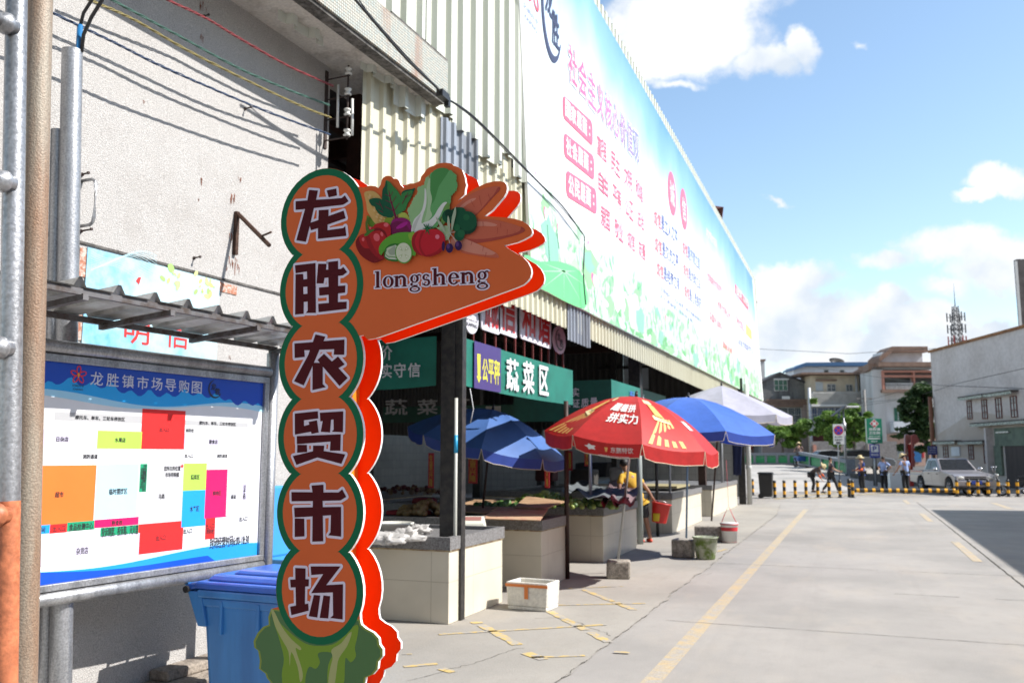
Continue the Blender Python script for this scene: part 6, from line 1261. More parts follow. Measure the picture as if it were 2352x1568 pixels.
# posters / couplets on the inner wall
for k, (u0, v0, u1, v1, D, lb) in enumerate(((1076, 1040, 1096, 1110, 17, 'red and gold vertical couplet hanging left of the umbrella pole'), (1251, 1040, 1262, 1120, 15, 'red and pink vertical couplet left of the brown pole'), (1342, 1030, 1358, 1070, 20, 'pink and red vertical couplet under the red umbrella'), (1205, 1045, 1225, 1075, 22, 'pink poster with blue picture behind the blue umbrella'), (1253+45, 1035, 1253+62, 1080, 22, 'small pink poster with blue picture beside the brown pole'), (984, 1040, 996, 1120, 16, 'red vertical couplet beside the black column'))):
    pl = PL(dp((u0+u1)/2, v1, D), (1, 0, 0)); a0, b0 = pl.ab(u0, v0); a1, b1 = pl.ab(u1, v1); m = MB().use(flat('couplet_%d' % (k % 2), ((.50, .03, .04), (.55, .25, .32))[k % 2 if k > 1 else 0], .7)); m.pbox(pl, a0, b1, a1, b0, -.01, 0); m.use(flat('couplet_gold', (.60, .35, .05), .6) if k != 3 else flat('pic_blue', (.2, .4, .6), .6))
    if k in (3, 4): m.pbox(pl, a0+.04, b1+.05, a1-.04, b0-.05, .001, .003)
    else: put_text(m, pl, '生\n意\n兴\n隆', a0+.02, b1+.03, a1-.02, b0-.03, .003, .02)
    tag(m.build('hanging_couplet'), lb, 'poster')
m = MB().use(flat('navy_cloth', (.012, .018, .07), .8)); q = gp(1696, 1165); cz = [2.25, 1.9, 1.5, 1.05]; vs = []
for i, z in enumerate(cz):
    for j in range(6): vs.append((q.x-.12+.055*j*(1.15-.2*i/3), q.y-.15+.05*math.sin(j*1.9+i), z+.03*math.sin(j*2)))
m.add(vs, [(i*6+j, (i+1)*6+j, (i+1)*6+j+1, i*6+j+1) for i in range(3) for j in range(5)], True); o = m.build('hanging_cloth'); so = o.modifiers.new('s', 'SOLIDIFY'); so.thickness = .02; tag(o, 'dark blue cloth hanging from the far end column', 'cloth')
m = MB().use(mat('planks', (.35, .30, .16), .8)); m.box((-4.6, 22.6, .93), (1.1, 1.8, .05)); tag(m.build('plank_board'), 'yellowish planks laid on the long pale counter', 'planks')
m = MB().use(flat('side_white', (.6, .6, .6))); 
# ================================================================ BRIDGE RAMP, RAILING
RAMPM = ground_mat('ramp_concrete', (.42, .40, .38), (.34, .33, .31))
A = [dp(1500, 1120, 40), dp(1760, 1117, 41), dp(1950, 1112, 44), dp(2060, 1105, 49)]
for v in A: v.z = .006
Bm = [dp(1500, 1086, 57), dp(1740, 1084, 57), dp(1880, 1088, 54), dp(1962, 1094, 53)]
Bf = [dp(1400, 1067, 84), dp(1640, 1067, 82), dp(1800, 1067, 80), dp(1870, 1074, 66)]
m = MB().use(RAMPM); m.add(A+Bm+Bf, [(i, i+1, 5+i, 4+i) for i in range(3)]+[(4+i, 5+i, 9+i, 8+i) for i in range(3)]); 
for s_ in ((A[3], Bm[3]), (Bm[3], Bf[3])): a, b = s_; m.quad(a, b, (b.x, b.y, -.5), (a.x, a.y, -.5))
o = m.build('bridge_ramp', origin=(0, 0, 0)); tag(o, kind='structure')
RAILG = mat('railing_grey', (.20, .22, .25), .6, var=.25); RGREEN = mat('railing_green', (.015, .26, .09), .5, var=.2, vs=8)
def railing(lb, P0, P1, h, npan):
    t = thing('bridge_railing', lb, 'railing', P0, 'green panelled bridge railings'); d = (P1-P0); L_ = d.length; e = d/L_; m = MB().use(RAILG); up = Vector((0, 0, 1))
    def bx(m, a, b, z0, z1, w):
        p, q = P0+e*a, P0+e*b; n = Vector((-e.y, e.x, 0)).normalized()*w/2; m.hexa([p-n+up*z0, q-n+up*z0, q+n+up*z0, p+n+up*z0, p-n+up*z1, q-n+up*z1, q+n+up*z1, p+n+up*z1])
    bx(m, 0, L_, 0, h*.12, .24); bx(m, 0, L_, h*.78, h, .26); m.build('rail', parent=t)
    for i in range(npan+1): m = MB().use(RAILG); c = L_*i/npan; bx(m, max(0, c-.11), min(L_, c+.11), h*.12+.002, h*.78-.002, .23); m.build('post', parent=t)
    for i in range(npan):
        m = MB().use(RGREEN); a0, a1 = L_*i/npan+.115, L_*(i+1)/npan-.115; bx(m, a0, a1, h*.13, h*.55, .06); k = 9
        for j in range(k): a = a0+(a1-a0)*j/k; bx(m, a, a+(a1-a0)/k*.7, h*.55, h*.76, .05)
        m.build('panel', parent=t)
railing('long green and grey bridge railing, level part at the left behind the ramp', dp(1838, 1066, 80), dp(1560, 1066, 84), 1.05, 11)
p = dp(1838, 1066, 62); q = dp(1950, 1090, 53.5); railing('sloping green and grey railing end descending to the right', p, q, .88, 4)
m = MB().use(RAILG); m.box(q+Vector((.15, 0, .35)), (.45, .4, 1.15)); tag(m.build('railing_end_post', origin=q), 'square grey end post of the sloping bridge railing', 'post')
# low dark wall right of the railing, white box
LWM = mat('low_stone_wall', (.17, .165, .16), .9, col2=(.10, .10, .09), vs=5, bump=.4)
m = MB().use(LWM); a, b = dp(1955, 1112, 52), dp(2130, 1116, 50); d = (b-a); m.box(((a.x+b.x)/2, (a.y+b.y)/2, .33), (d.length, .4, .66), (d.x, d.y, 0)); tag(m.build('low_wall'), 'low dark stone wall between the railing end and the silver pickup', 'wall')
m = MB().use(WHITE); q = dp(2062, 1121, 45); m.box((q.x, q.y, .42), (.85, .3, .8), CR); tag(m.build('white_box', bevel=.03), 'white box standing behind the two men in light blue shirts', 'box')
# ================================================================ FAR BUILDINGS
def facade(nm, lb, D, x0, x1, yt, mt, depth=3.2, e=None, z0=-1.0, cat='building', org=None):
    pl = PL(dp((x0+x1)/2, 1045, D), e or CR); a0, b1 = pl.ab(x0, yt); a1 = pl.ab(x1, yt)[0]; t = thing(nm, lb, cat, pl.pt((a0+a1)/2, -H, 0))
    m = MB().use(mt); m.pbox(pl, a0, z0-H, a1, b1, -depth, 0); m.build('wall', parent=t); return t, pl
GLASS = mat('window_glass', (.06, .09, .11), .15, var=.5, vs=1.5, spec=.8); GGLS = mat('green_glass', (.06, .17, .12), .2, var=.4, spec=.7); WFR = flat('window_frame', (.55, .55, .54), .5)
def win(t, pl, x0, y0, x1, y1, gl=None, fr=None, mul=2, bars=0, deep=.06, tr=0):
    a0, b1 = pl.ab(x0, y0); a1, b0 = pl.ab(x1, y1); f = .05; m = MB().use(fr or WFR)
    m.pbox(pl, a0, b0, a1, b0+f, .002, .05); m.pbox(pl, a0, b1-f, a1, b1, .002, .05); m.pbox(pl, a0, b0+f, a0+f, b1-f, .002, .05); m.pbox(pl, a1-f, b0+f, a1, b1-f, .002, .05)
    for i in range(1, mul): c = a0+(a1-a0)*i/mul; m.pbox(pl, c-.025, b0+f, c+.025, b1-f, .002, .045)
    for i in range(1, tr+1): c = b0+(b1-b0)*i/(tr+1); m.pbox(pl, a0+f, c-.02, a1-f, c+.02, .002, .042)
    for i in range(bars): c = a0+(a1-a0)*(i+.5)/bars; m.pbox(pl, c-.012, b0+f, c+.012, b1-f, .052, .07)
    w = m.build('window', parent=t); ORG[w.name] = ORG[t.name]
    m = MB().use(gl or GLASS); m.pbox(pl, a0+f, b0+f, a1-f, b1-f, .001, .018); m.build('pane', parent=w)
def band(t, pl, nm, x0, y0, x1, y1, mt, h0=.002, h1=.12):
    a0, b1 = pl.ab(x0, y0); a1, b0 = pl.ab(x1, y1); m = MB().use(mt); m.pbox(pl, a0, b0, a1, b1, h0, h1); return m.build(nm, parent=t)
Z8 = Z(3000, 1100, 2.146); Z9 = Z(2950, 1350, 2.0524)
CEM = mat('dark_cement', (.21, .215, .22), .9, col2=(.08, .08, .08), vs=.6, fine=.15, bs=6, streak=True); PINKW = mat('pinkish_wall', (.42, .34, .33), .9, col2=(.30, .25, .24), vs=.8, streak=True); CREAMW = mat('cream_wall', (.66, .58, .45), .85, var=.2, vs=.8); SLAT = mat('grey_slats', (.50, .49, .47), .8, var=.2, vs=2); WHT = mat('white_tiled_far', (.66, .70, .76), .7, var=.15, vs=.8); BROWNT = mat('brown_roof_band', (.26, .17, .13), .8, var=.25, vs=2); SALM = mat('salmon_paint', (.52, .24, .18), .8, var=.15, vs=2); PALEW = mat('pale_wall', (.58, .59, .60), .85, col2=(.46, .46, .46), vs=.8, streak=True)
t, pl = facade('gabled_house', 'dark cement house with a low gable behind the billboard end', 92, 1745, 1860, 883, CEM)
a0, b0 = pl.ab(1742, 884); a1, b1 = pl.ab(1860, 884); am, bm = pl.ab(1790, 858); m = MB().use(CEM); m.prism(pl, [(a0, b0), (a1, b1), (am, bm)], -3.2, 0); m.build('gable', parent=t)
m = MB().use(mat('roof_dark', (.07, .07, .08), .8)); d_ = .18
for (x0, y0), (x1, y1) in (((a0-.3, b0-.12), (am, bm)), ((am, bm), (a1+.3, b1-.12))): m.prism(pl, [(x0, y0), (x1, y1), (x1, y1+d_), (x0, y0+d_)], -3.3, .25)
m.build('roof', parent=t)
win(t, pl, *Z9(298, 345), *Z9(412, 437), gl=GGLS, mul=3, tr=1); band(t, pl, 'ledge', *Z9(296, 336), *Z9(420, 345), WHITE)
band(t, pl, 'parapet', 1745, 922, 1862, 930, BROWNT, .002, .5); band(t, pl, 'sign_blank', *Z9(352, 483), *Z9(418, 522), WHITE, .5, .56)
m = MB().use(PINKW); a0, b1 = pl.ab(1745, 930); a1, _ = pl.ab(1862, 930); m.pbox(pl, a0, -3, a1, b1-.001, .001, .45); m.build('lower_wall', parent=t); p2 = pl.off(.45)
win(t, p2, *Z9(300, 572), *Z9(528, 695), mul=4, tr=1, bars=14); band(t, p2, 'ledge', *Z9(300, 555), *Z9(530, 568), BROWNT, .002, .4)
band(t, p2, 'ledge', *Z9(235, 505), *Z9(575, 520), BROWNT, .002, .15)
t, pl = facade('roof_hut', 'small pale rooftop hut at the far left beside the billboard end', 100, 1742, 1756, 828, PALEW); band(t, pl, 'roof', 1738, 825, 1758, 829, BROWNT)
t, pl = facade('blue_roofed_house', 'white house with a flat blue roof standing behind the cream house', 110, 1822, 2000, 842, WHT)
m = MB().use(mat('blue_roof', (.04, .12, .26), .6)); a0, b0 = pl.ab(1818, 851); a1, b1 = pl.ab(2008, 836); a2, b2 = pl.ab(1848, 837); m.prism(pl, [(a0, b0), (a0, b0+.25), (a2, b2+.2), (a1, b1+.2), (a1, b1-.25), (a2, b2-.25)], -3.5, .7); m.build('roof', parent=t)
win(t, pl, *Z8(632, 812), *Z8(676, 838), mul=1); win(t, pl, *Z8(768, 812), *Z8(812, 838), mul=1)
m = MB().use(BLACKM); q = pl.pt(pl.ab(*Z8(790, 765))[0], b1+.2, -2); m.lathe(q, [(0, 0), (.5, .1), (.9, .45), (.95, .5), (.5, .18), (0, .1)], 14, axis=(.2, -.5, 1)); m.tube([q-Vector((0, 0, .6)), q], .05, 6); m.build('satellite_dish', parent=t)
t, pl = facade('cream_house', 'cream house with a dark red roof edge and a grey slatted front below', 90, 1862, 1972, 862, CREAMW)
band(t, pl, 'roof', *Z8(415, 842), *Z8(955, 857), BROWNT, -3.3, 1.0)
win(t, pl, *Z8(560, 915), *Z8(628, 995), mul=2, gl=flat('pale_curtain', (.5, .55, .58), .4)); win(t, pl, *Z8(658, 935), *Z8(736, 998), mul=2, tr=1, bars=8); win(t, pl, *Z8(820, 938), *Z8(882, 998), mul=2, bars=6); band(t, pl, 'ledge', *Z8(562, 897), *Z8(735, 908), BROWNT, .002, .35)
m = MB().use(PALEW); a, b = pl.ab(*Z8(905, 860)); m.tube([pl.pt(a, -3, .12), pl.pt(a, b, .12)], .12, 8); m.build('drain_pipe', parent=t)
m = MB().use(SLAT); a0, b1 = pl.ab(*Z9(590, 450)); a1, b0 = pl.ab(*Z9(1100, 830)); m.pbox(pl, a0, -3, a1, b1, .001, 1.2); m.build('lower_wall', parent=t); p2 = pl.off(1.2)
for k in range(9): yy = 455+k*11; band(t, p2, 'slat', *Z9(592, yy), *Z9(1095, yy+7), SLAT, .002, .06)
band(t, p2, 'awning_edge', *Z9(595, 552), *Z9(1055, 566), WHITE, .002, .5); win(t, p2, *Z9(605, 570), *Z9(850, 690), mul=5, tr=1, bars=14, gl=mat('blueish_glass', (.07, .12, .24), .2, var=.4)); win(t, p2, *Z9(930, 608), *Z9(1030, 690), mul=2)
m = MB().use(flat('pipe_light', (.6, .62, .66), .4)); a, b = p2.ab(*Z9(582, 412)); m.tube([p2.pt(a, -3, .2), p2.pt(a, b, .2)], .14, 8); m.build('drain_pipe', parent=t)
band(t, p2, 'shopfront', *Z9(600, 790), *Z9(760, 905), mat('shop_maroon', (.10, .03, .025), .8), .002, .1)
t, pl = facade('terraced_house', 'pale stepped house with brown roof bands and a salmon balcony left of the grey building', 84, 2013, 2165, 850, PALEW, depth=4)
s_a, s_b = dp(1930, 1045, 106), dp(2013, 1045, 83.9); s_a.z = s_b.z = H; sp2 = PL(s_a, s_b-s_a); sln = (s_b-s_a).length; zt1 = pl.ab(2013, 842)[1]; zt0 = sp2.ab(1932, 884)[1]
m = MB().use(PALEW); m.prism(sp2, [(0, -3), (sln, -3), (sln, zt1), (0, zt0)], -1, 0); m.build('side_wall', parent=t)
m = MB().use(BROWNT); m.prism(sp2, [(-.5, zt0-.2), (sln, zt1-.3), (sln, zt1+.35), (-.5, zt0+.5)], -1, .3); m.build('roof_band', parent=t)
band(t, pl, 'roof_band', 2010, 833, 2165, 843, BROWNT, -4.2, .8)
m = MB().use(WHT); a0, b1 = pl.ab(2043, 803); a1 = pl.ab(2140, 803)[0]; m.pbox(pl, a0, pl.ab(2043, 832)[1], a1, b1, -4, -2.0); m.build('attic', parent=t)
m = MB().use(BROWNT); b2 = pl.ab(2060, 803)[1]; m.pbox(pl, a0+.9, b2-.05, a1+.3, b2+.5, -4.3, -1.4); m.prism(pl, [(a0-.4, b2-1.0), (a0+.9, b2-.05), (a0+.9, b2+.5), (a0-.4, b2-.6)], -4.3, -1.4); m.build('attic_roof', parent=t)
band(t, pl, 'white_band', *Z8(1115, 772), *Z8(1590, 812), WHT, .001, .05)
band(t, pl, 'balcony_frame', *Z8(1115, 822), *Z8(1590, 838), SALM, .002, .5); band(t, pl, 'vent_row', *Z8(1135, 840), *Z8(1590, 860), mat('vent', (.25, .2, .19), .8), .002, .1); band(t, pl, 'balcony_frame', *Z8(1120, 862), *Z8(1590, 880), SALM, .002, .5)
for x in ((1115, 1140), (1380, 1402)): band(t, pl, 'balcony_frame', *Z8(x[0], 838), *Z8(x[1], 985), SALM, .002, .52)
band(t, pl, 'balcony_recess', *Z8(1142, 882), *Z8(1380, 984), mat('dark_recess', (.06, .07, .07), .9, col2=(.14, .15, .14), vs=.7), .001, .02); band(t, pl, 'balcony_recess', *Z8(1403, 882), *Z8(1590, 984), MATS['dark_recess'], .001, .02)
band(t, pl, 'ledge', *Z8(1110, 985), *Z8(1590, 1010), BROWNT, .002, .7); rlm = MB().use(PALEW)
for x in range(1150, 1380, 9): a, b1 = pl.ab(*Z8(x, 940)); a, b0 = pl.ab(*Z8(x, 984)); rlm.pbox(pl, a, b0, a+.05, b1, .45, .5)
a0, b0 = pl.ab(*Z8(1145, 938)); a1, _ = pl.ab(*Z8(1380, 938)); rlm.pbox(pl, a0, b0, a1, b0+.1, .44, .52); rlm.build('balcony_rail', parent=t)
for x, c_ in ((1240, (.6, .6, .6)), (1300, (.08, .09, .12)), (1330, (.5, .45, .5)), (1360, (.1, .12, .1))): band(t, pl, 'laundry', *Z8(x, 948), *Z8(x+14, 980), flat('laundry%d' % x, c_), .3, .36)
win(t, pl, *Z9(1275, 570), *Z9(1400, 690), gl=GGLS, mul=3); band(t, pl, 'balcony_box', *Z9(1245, 692), *Z9(1480, 775), WHT, .002, 1.0)
band(t, pl, 'lower_band', *Z9(1200, 790), *Z9(1640, 1050), mat('peach_wall', (.50, .34, .28), .85, var=.15), .002, .2); band(t, pl, 'shutter', *Z9(1270, 885), *Z9(1480, 1010), mat('shutter_grey', (.22, .25, .26), .6), .202, .3); band(t, pl, 'blue_door', *Z9(1425, 915), *Z9(1495, 1020), mat('door_blue', (.02, .14, .36), .5), .302, .4); band(t, pl, 'red_strip', *Z9(1502, 882), *Z9(1522, 985), flat('red_strip', (.5, .03, .04)), .202, .3)
win(t, sp2, 1945, 910, 1990, 925, mul=2)
t, pl = facade('roadside_wall', 'low grey wall with salmon posts behind the trees at the far roadside', 78, 1862, 2060, 1013, mat('far_wall', (.26, .25, .25), .9, var=.3), depth=.4)
for x in (628, 826, 1058): band(t, pl, 'gate_post', *Z9(x-12, 880), *Z9(x+12, 945), SALM, .002, .3)
t, pl = facade('roadside_shop', 'low shop with white signboard and red strips behind the left bridge railing', 96, 1640, 1862, 985, mat('shop_brown', (.20, .13, .11), .9, var=.3), depth=5)
band(t, pl, 'signboard', 1690, 990, 1850, 1003, flat('sign_pale', (.55, .58, .62)), .002, .2)
for x in (1722, 1758, 1784, 1812, 1846): band(t, pl, 'red_strip', x, 1012, x+5, 1030, flat('red_strip', (.5, .03, .04)), .002, .1)
# the grey building on the right
g0, g1 = dp(2151, 1045, 54), dp(2352, 1045, 44.2); ge = (g1-g0); ge.z = 0; GP_ = PL((g0.x, g0.y, 0), ge); gl = ge.length; gtop = GP_.ab(2151, 806)[1]
GBM = mat('stained_grey_render', (.60, .555, .545), .9, col2=(.46, .41, .39), vs=.35, lo=.4, hi=.7, fine=.10, bs=5, streak=False)
t = thing('grey_house', 'tall stained grey building with maroon windows, small awnings and a shutter door', 'building', GP_.pt(gl/2, 0, 0))
m = MB().use(GBM); m.pbox(GP_, 0, -.5, gl+5, gtop, -12, 0); m.build('wall', parent=t)
m = MB().use(mat('rusty_coping', (.30, .14, .06), .9, var=.4, vs=2)); m.pbox(GP_, -.1, gtop, gl+5, gtop+.14, -12, .12); m.build('coping', parent=t)
m = MB().use(mat('stain_brown', (.44, .375, .33), .95, col2=(.50, .455, .43), vs=.5)); 
zz0 = GP_.ab(*Z9(1660, 800))[1]; m.poly(GP_, [(.15, .05), (gl+4, .05), (gl+4, GP_.ab(*Z9(2352, 720))[1]), (gl*.5, zz0+1.2), (.15, zz0)], .0025); m.build('damp_band', parent=t)
MAR = mat('maroon_frame', (.13, .025, .022), .6, var=.3, vs=4); PG = mat('pale_pane', (.35, .37, .40), .3, var=.5, vs=3)
for x0, y0, x1, y1 in ((1885, 518, 1932, 668), (2005, 508, 2058, 665), (2118, 495, 2178, 660), (2240, 480, 2305, 652)): win(t, GP_, *Z9(x0, y0), *Z9(x1, y1), gl=PG, fr=MAR, mul=2, tr=2)
for x0, y0, x1, y1 in ((1690, 885, 1735, 985), (1898, 880, 1945, 1000), (2022, 878, 2070, 1033)): win(t, GP_, *Z9(x0, y0), *Z9(x1, y1), gl=PG, fr=MAR, mul=2, tr=2)
AWN = mat('awning_strip', (.55, .58, .52), .7, col2=(.12, .16, .13), vs=18, lo=.48, hi=.52); AWT = DARKCON
for x0, x1, y in ((1868, 2070, 498), (2080, 2312, 470), (1660, 1840, 858), (1868, 2072, 858), (1970, 2352, 712)):
    a0, b0 = GP_.ab(*Z9(x0, y)); a1, b1 = GP_.ab(*Z9(x1, y)); bb = GP_.ab(*Z9((x0+x1)/2, y-(x1-x0)*0))[1]; 
    if x0 == 1970: a1 += 3
    bb = b0; m = MB().use(AWT); m.pbox(GP_, a0, bb, a1, bb+.08, .002, .42); m.use(AWN); m.pbox(GP_, a0, bb-.13, a1, bb-.001, .38, .43); m.build('awning', parent=t)
band(t, GP_, 'pillar', *Z9(2075, 740), *Z9(2115, 1110), GBM, .003, .35); band(t, GP_, 'shutter_box', *Z9(2120, 745), *Z9(2420, 885), mat('shutter_green', (.13, .17, .13), .8, var=.3, vs=3), .003, .10); band(t, GP_, 'door_jamb', *Z9(2120, 886), *Z9(2195, 1130), MATS['shutter_green'], .003, .12); band(t, GP_, 'dark_door', *Z9(2200, 880), *Z9(2460, 1250), mat('dark_door', (.045, .03, .03), .7, var=.4, vs=6, streak=True), .004, .05)
band(t, GP_, 'white_panel', *Z9(1762, 895), *Z9(1835, 970), WHT, .003, .08); m = MB().use(mat('brown_pipe', (.22, .09, .05), .7)); a, b = GP_.ab(*Z9(1648, 480)); a2, b2 = GP_.ab(*Z9(1655, 1000)); m.tube([GP_.pt(.05, 0, .2), GP_.pt(.05, b, .2)], .12, 8); m.build('drain_pipe', parent=t)
m = MB().use(GALV); a, b = GP_.ab(*Z9(2150, 778)); a2, _ = GP_.ab(*Z9(2255, 778)); m.pbox(GP_, a, b-.04, a2, b+.04, .12, .2); m.build('tube_light', parent=t)
t, pl = facade('dark_tower_block', 'dark narrow building edge rising behind the grey house at the right border', 70, 2336, 2520, 595, mat('dark_block', (.10, .09, .09), .9, var=.4, vs=1.0), depth=.5); band(t, pl, 'edge_strip', 2335, 600, 2341, 760, PALEW, .002, .1)
# building on the right outside the view, whose shadow falls across the road
t = thing('corner_building', 'plain grey two-storey building at the roadside right of the view', 'building', (11, 12, 0)); m = MB().use(GBM); m.lo_hi((8.35, -14, 0), (16, 32.4, 6.0)); m.build('wall', parent=t); m = MB().use(DARKCON); m.lo_hi((8.3, -14.05, 6.001), (16.05, 32.45, 6.06)); m.build('roof', parent=t)
# ================================================================ radio tower
RT_ = thing('radio_tower', 'lattice radio mast with antenna panels rising behind the grey house', 'radio tower', dp(2200, 1045, 190)*1.0); TWM = mat('mast_steel', (.14, .14, .15), .6, .4); TWR = mat('mast_red', (.40, .05, .05), .6)
PT2 = PL(dp(2200, 1045, 190), CR); 
def tb(y): return PT2.ab(2200, y)[1]
z_ = [tb(800), tb(765), tb(735), tb(714), tb(703)]; m = MB().use(TWM); c_ = PT2.ab(2200, 800)[0]
def hw(z): return .95-.5*max(0, min(1, (z-z_[0])/(z_[4]-z_[0])))
cor = ((-1, -1), (1, -1), (1, 1), (-1, 1)); zs_ = [-2]+[z_[0]-6, z_[0]-3]+[z_[0]+(z_[4]-z_[0])*i/9 for i in range(10)]
def tp(k, z): w = hw(z); return PT2.pt(c_+cor[k][0]*w, z, cor[k][1]*w)
for k in range(4):
    m.tube([tp(k, z) for z in zs_], .09, 5)
    for i in range(len(zs_)-1): m.tube([tp(k, zs_[i]), tp((k+1) % 4, zs_[i+1])], .05, 4); m.tube([tp((k+1) % 4, zs_[i]), tp(k, zs_[i+1])], .05, 4); m.tube([tp(k, zs_[i]), tp((k+1) % 4, zs_[i])], .05, 4)
m.tube([PT2.pt(c_, z_[4], 0), PT2.pt(c_, tb(650), 0)], [.12, .03], 5); m.build('lattice', parent=RT_)
for y in (728, 755, 782):
    m = MB().use(TWM); zz = tb(y); m.tube([PT2.pt(c_+1.35*math.cos(a), zz, 1.35*math.sin(a)) for a in [i*math.pi/6 for i in range(13)]], .07, 4); m.build('platform', parent=RT_)
    for i in range(6): a = i*math.pi/3+.3; m = MB().use(TWM if y < 782 else TWR); p = PT2.pt(c_+1.75*math.cos(a), zz, 1.75*math.sin(a)); m.box(p, (.25, .2, 1.9)); m.tube([PT2.pt(c_+.9*math.cos(a), zz, .9*math.sin(a)), p], .05, 4); m.build('antenna_panel', parent=RT_)
# ================================================================ overhead wires
m = MB().use(BLACKM); k = 0
for pts, r_ in (([dp(1740, 801, 95), dp(1950, 812, 85), dp(2150, 800, 75), dp(2360, 780, 70)], .02), ([dp(1840, 838, 84), dp(1990, 862, 70), dp(2160, 885, 50), dp(2370, 893, 42)], .014), ([dp(1980, 925, 70), dp(2100, 912, 60), dp(2200, 880, 48), dp(2370, 842, 40)], .014), ([dp(1860, 948, 88), dp(1960, 935, 80), dp(2100, 912, 62), dp(2370, 872, 43)], .014), ([dp(1850, 960, 86), dp(1990, 920, 78), dp(2060, 900, 74), dp(2150, 890, 60)], .015), ([dp(1745, 935, 88), dp(1860, 943, 84), dp(1985, 925, 78)], .015)):
    m = MB().use(BLACKM); m.tube(pts, r_, 4); tag(m.build('overhead_wire', origin=pts[0]), ['thin wire crossing the low clouds between the billboard end and the tower', 'overhead wire running down across the grey building front', 'middle overhead wire rising to the right over the grey building', 'lower wire from the cream house to the grey building', 'wire sloping up to the pole before the stepped house', 'wire over the slatted front of the cream house'][k], 'wire', 'overhead street wires'); k += 1
POLEM = mat('street_pole', (.22, .21, .20), .8); q = dp(1993, 1060, 76); m = MB().use(POLEM); m.tube([(q.x, q.y, -1), (q.x, q.y, dp(1993, 895, 76).z)], [.17, .11], 10); z__ = dp(1993, 915, 76).z
m.box((q.x, q.y, z__), (1.4, .1, .1), CR); tag(m.build('utility_pole', origin=(q.x, q.y, 0)), 'concrete utility pole with crossarm behind the green sign', 'utility pole')
# ================================================================ TREES
LEAF = mat('leaf_green', (.22, .36, .07), .6, col2=(.09, .18, .035), vs=.9, lo=.4, hi=.6, trans=.30); LEAFD = mat('leaf_dark', (.07, .13, .035), .6, col2=(.03, .065, .02), vs=.8, lo=.4, hi=.6, trans=.25); BARK = mat('bark', (.16, .13, .11), .9, bump=.4, bs=12); BARKW = mat('whitewashed_bark', (.55, .53, .50), .9)
def tree(lb, base, clumps, leaf, n, ls, seed, trunk_r=.14, white=False):
    t = thing('street_tree', lb, 'tree', base, 'trees along the far roadside'); rt = random.Random(seed); b = Vector(base); cc = sum((Vector(c[0]) for c in clumps), Vector())/len(clumps)
    m = MB().use(BARK); h1 = cc.z-b.z; fork = Vector((b.x+(cc.x-b.x)*.3, b.y, b.z+h1*.55)); m.tube([b, b.lerp(fork, .5)+Vector((.06, 0, 0)), fork], [trunk_r, trunk_r*.8, trunk_r*.65], 9)
    for c, r in clumps: m.tube([fork, fork.lerp(Vector(c), .55)+Vector((0, 0, .15)), Vector(c)], [trunk_r*.5, trunk_r*.3, trunk_r*.12], 6)
    m.build('trunk', parent=t)
    if white: m = MB().use(BARKW); m.tube([b, b+(fork-b)*.45], [trunk_r*1.12, trunk_r*.95], 10); m.build('whitewash', parent=t)
    m = MB().use(leaf); tot = sum(r[0]*r[1]*r[2] for c, r in clumps)
    for c, r in clumps:
        sub = [(Vector((rt.gauss(0, .5)*r[0], rt.gauss(0, .5)*r[1], rt.gauss(0, .5)*r[2]))+Vector(c), rt.uniform(.25, .5)) for _ in range(12)]
        for i in range(int(n*r[0]*r[1]*r[2]/tot)):
            s0_, sr = rt.choice(sub); v = Vector((rt.gauss(0, 1), rt.gauss(0, 1), rt.gauss(0, 1))).normalized()*(rt.random()**.5)*sr*1.2; p = s0_+Vector((v.x*r[0], v.y*r[1], v.z*r[2]*.8))
            e1 = Vector((rt.gauss(0, 1), rt.gauss(0, 1), rt.gauss(0, .6))).normalized(); e2 = e1.cross(Vector((rt.gauss(0, 1), rt.gauss(0, 1), rt.gauss(0, 1)))).normalized(); s_ = ls*rt.uniform(.6, 1.3)
            m.add([p-e1*s_, p-e2*s_*.5, p+e1*s_, p+e2*s_*.5], [(0, 1, 2, 3)])
    m.build('crown', parent=t)
def cl(px, py, D, rx, rz, ry=None): p = dp(px, py, D); k = D/F0; return ((p.x, p.y, p.z), (rx*k, (ry or rx)*k, rz*k))
def bs(px, py, D): p = dp(px, py, D); p.z = max(0, p.z); return p
tree('small tree with loose pale leaves behind the left bridge railing', bs(1796, 1048, 86), [cl(1800, 990, 86, 40, 26), cl(1825, 1005, 86, 25, 16), cl(1775, 1000, 86, 22, 18)], LEAF, 14000, .15, 1)
tree('round light green tree behind the no-parking sign', bs(1933, 1060, 70), [cl(1910, 968, 70, 32, 26), cl(1940, 985, 70, 30, 26), cl(1895, 985, 70, 22, 20), cl(1925, 1005, 70, 26, 16), cl(1885, 972, 70, 16, 14)], LEAF, 22000, .14, 2, white=True)
tree('light green tree directly left of the green direction sign', bs(1962, 1062, 68), [cl(1962, 970, 68, 28, 24), cl(1978, 985, 68, 26, 26), cl(1950, 1005, 68, 24, 16)], LEAF, 16000, .14, 5)
tree('tall dark tree leaning against the corner of the grey house', bs(2132, 1070, 58), [cl(2120, 900, 58, 32, 24), cl(2105, 930, 58, 36, 24), cl(2130, 945, 58, 32, 26), cl(2115, 965, 58, 34, 20), cl(2125, 1000, 58, 34, 24), cl(2090, 990, 58, 20, 9), cl(2065, 1003, 58, 14, 6), cl(2135, 1025, 58, 20, 10), cl(2100, 905, 58, 16, 12)], LEAFD, 22000, .14, 3)
m = MB().use(LEAF); rt = random.Random(8)
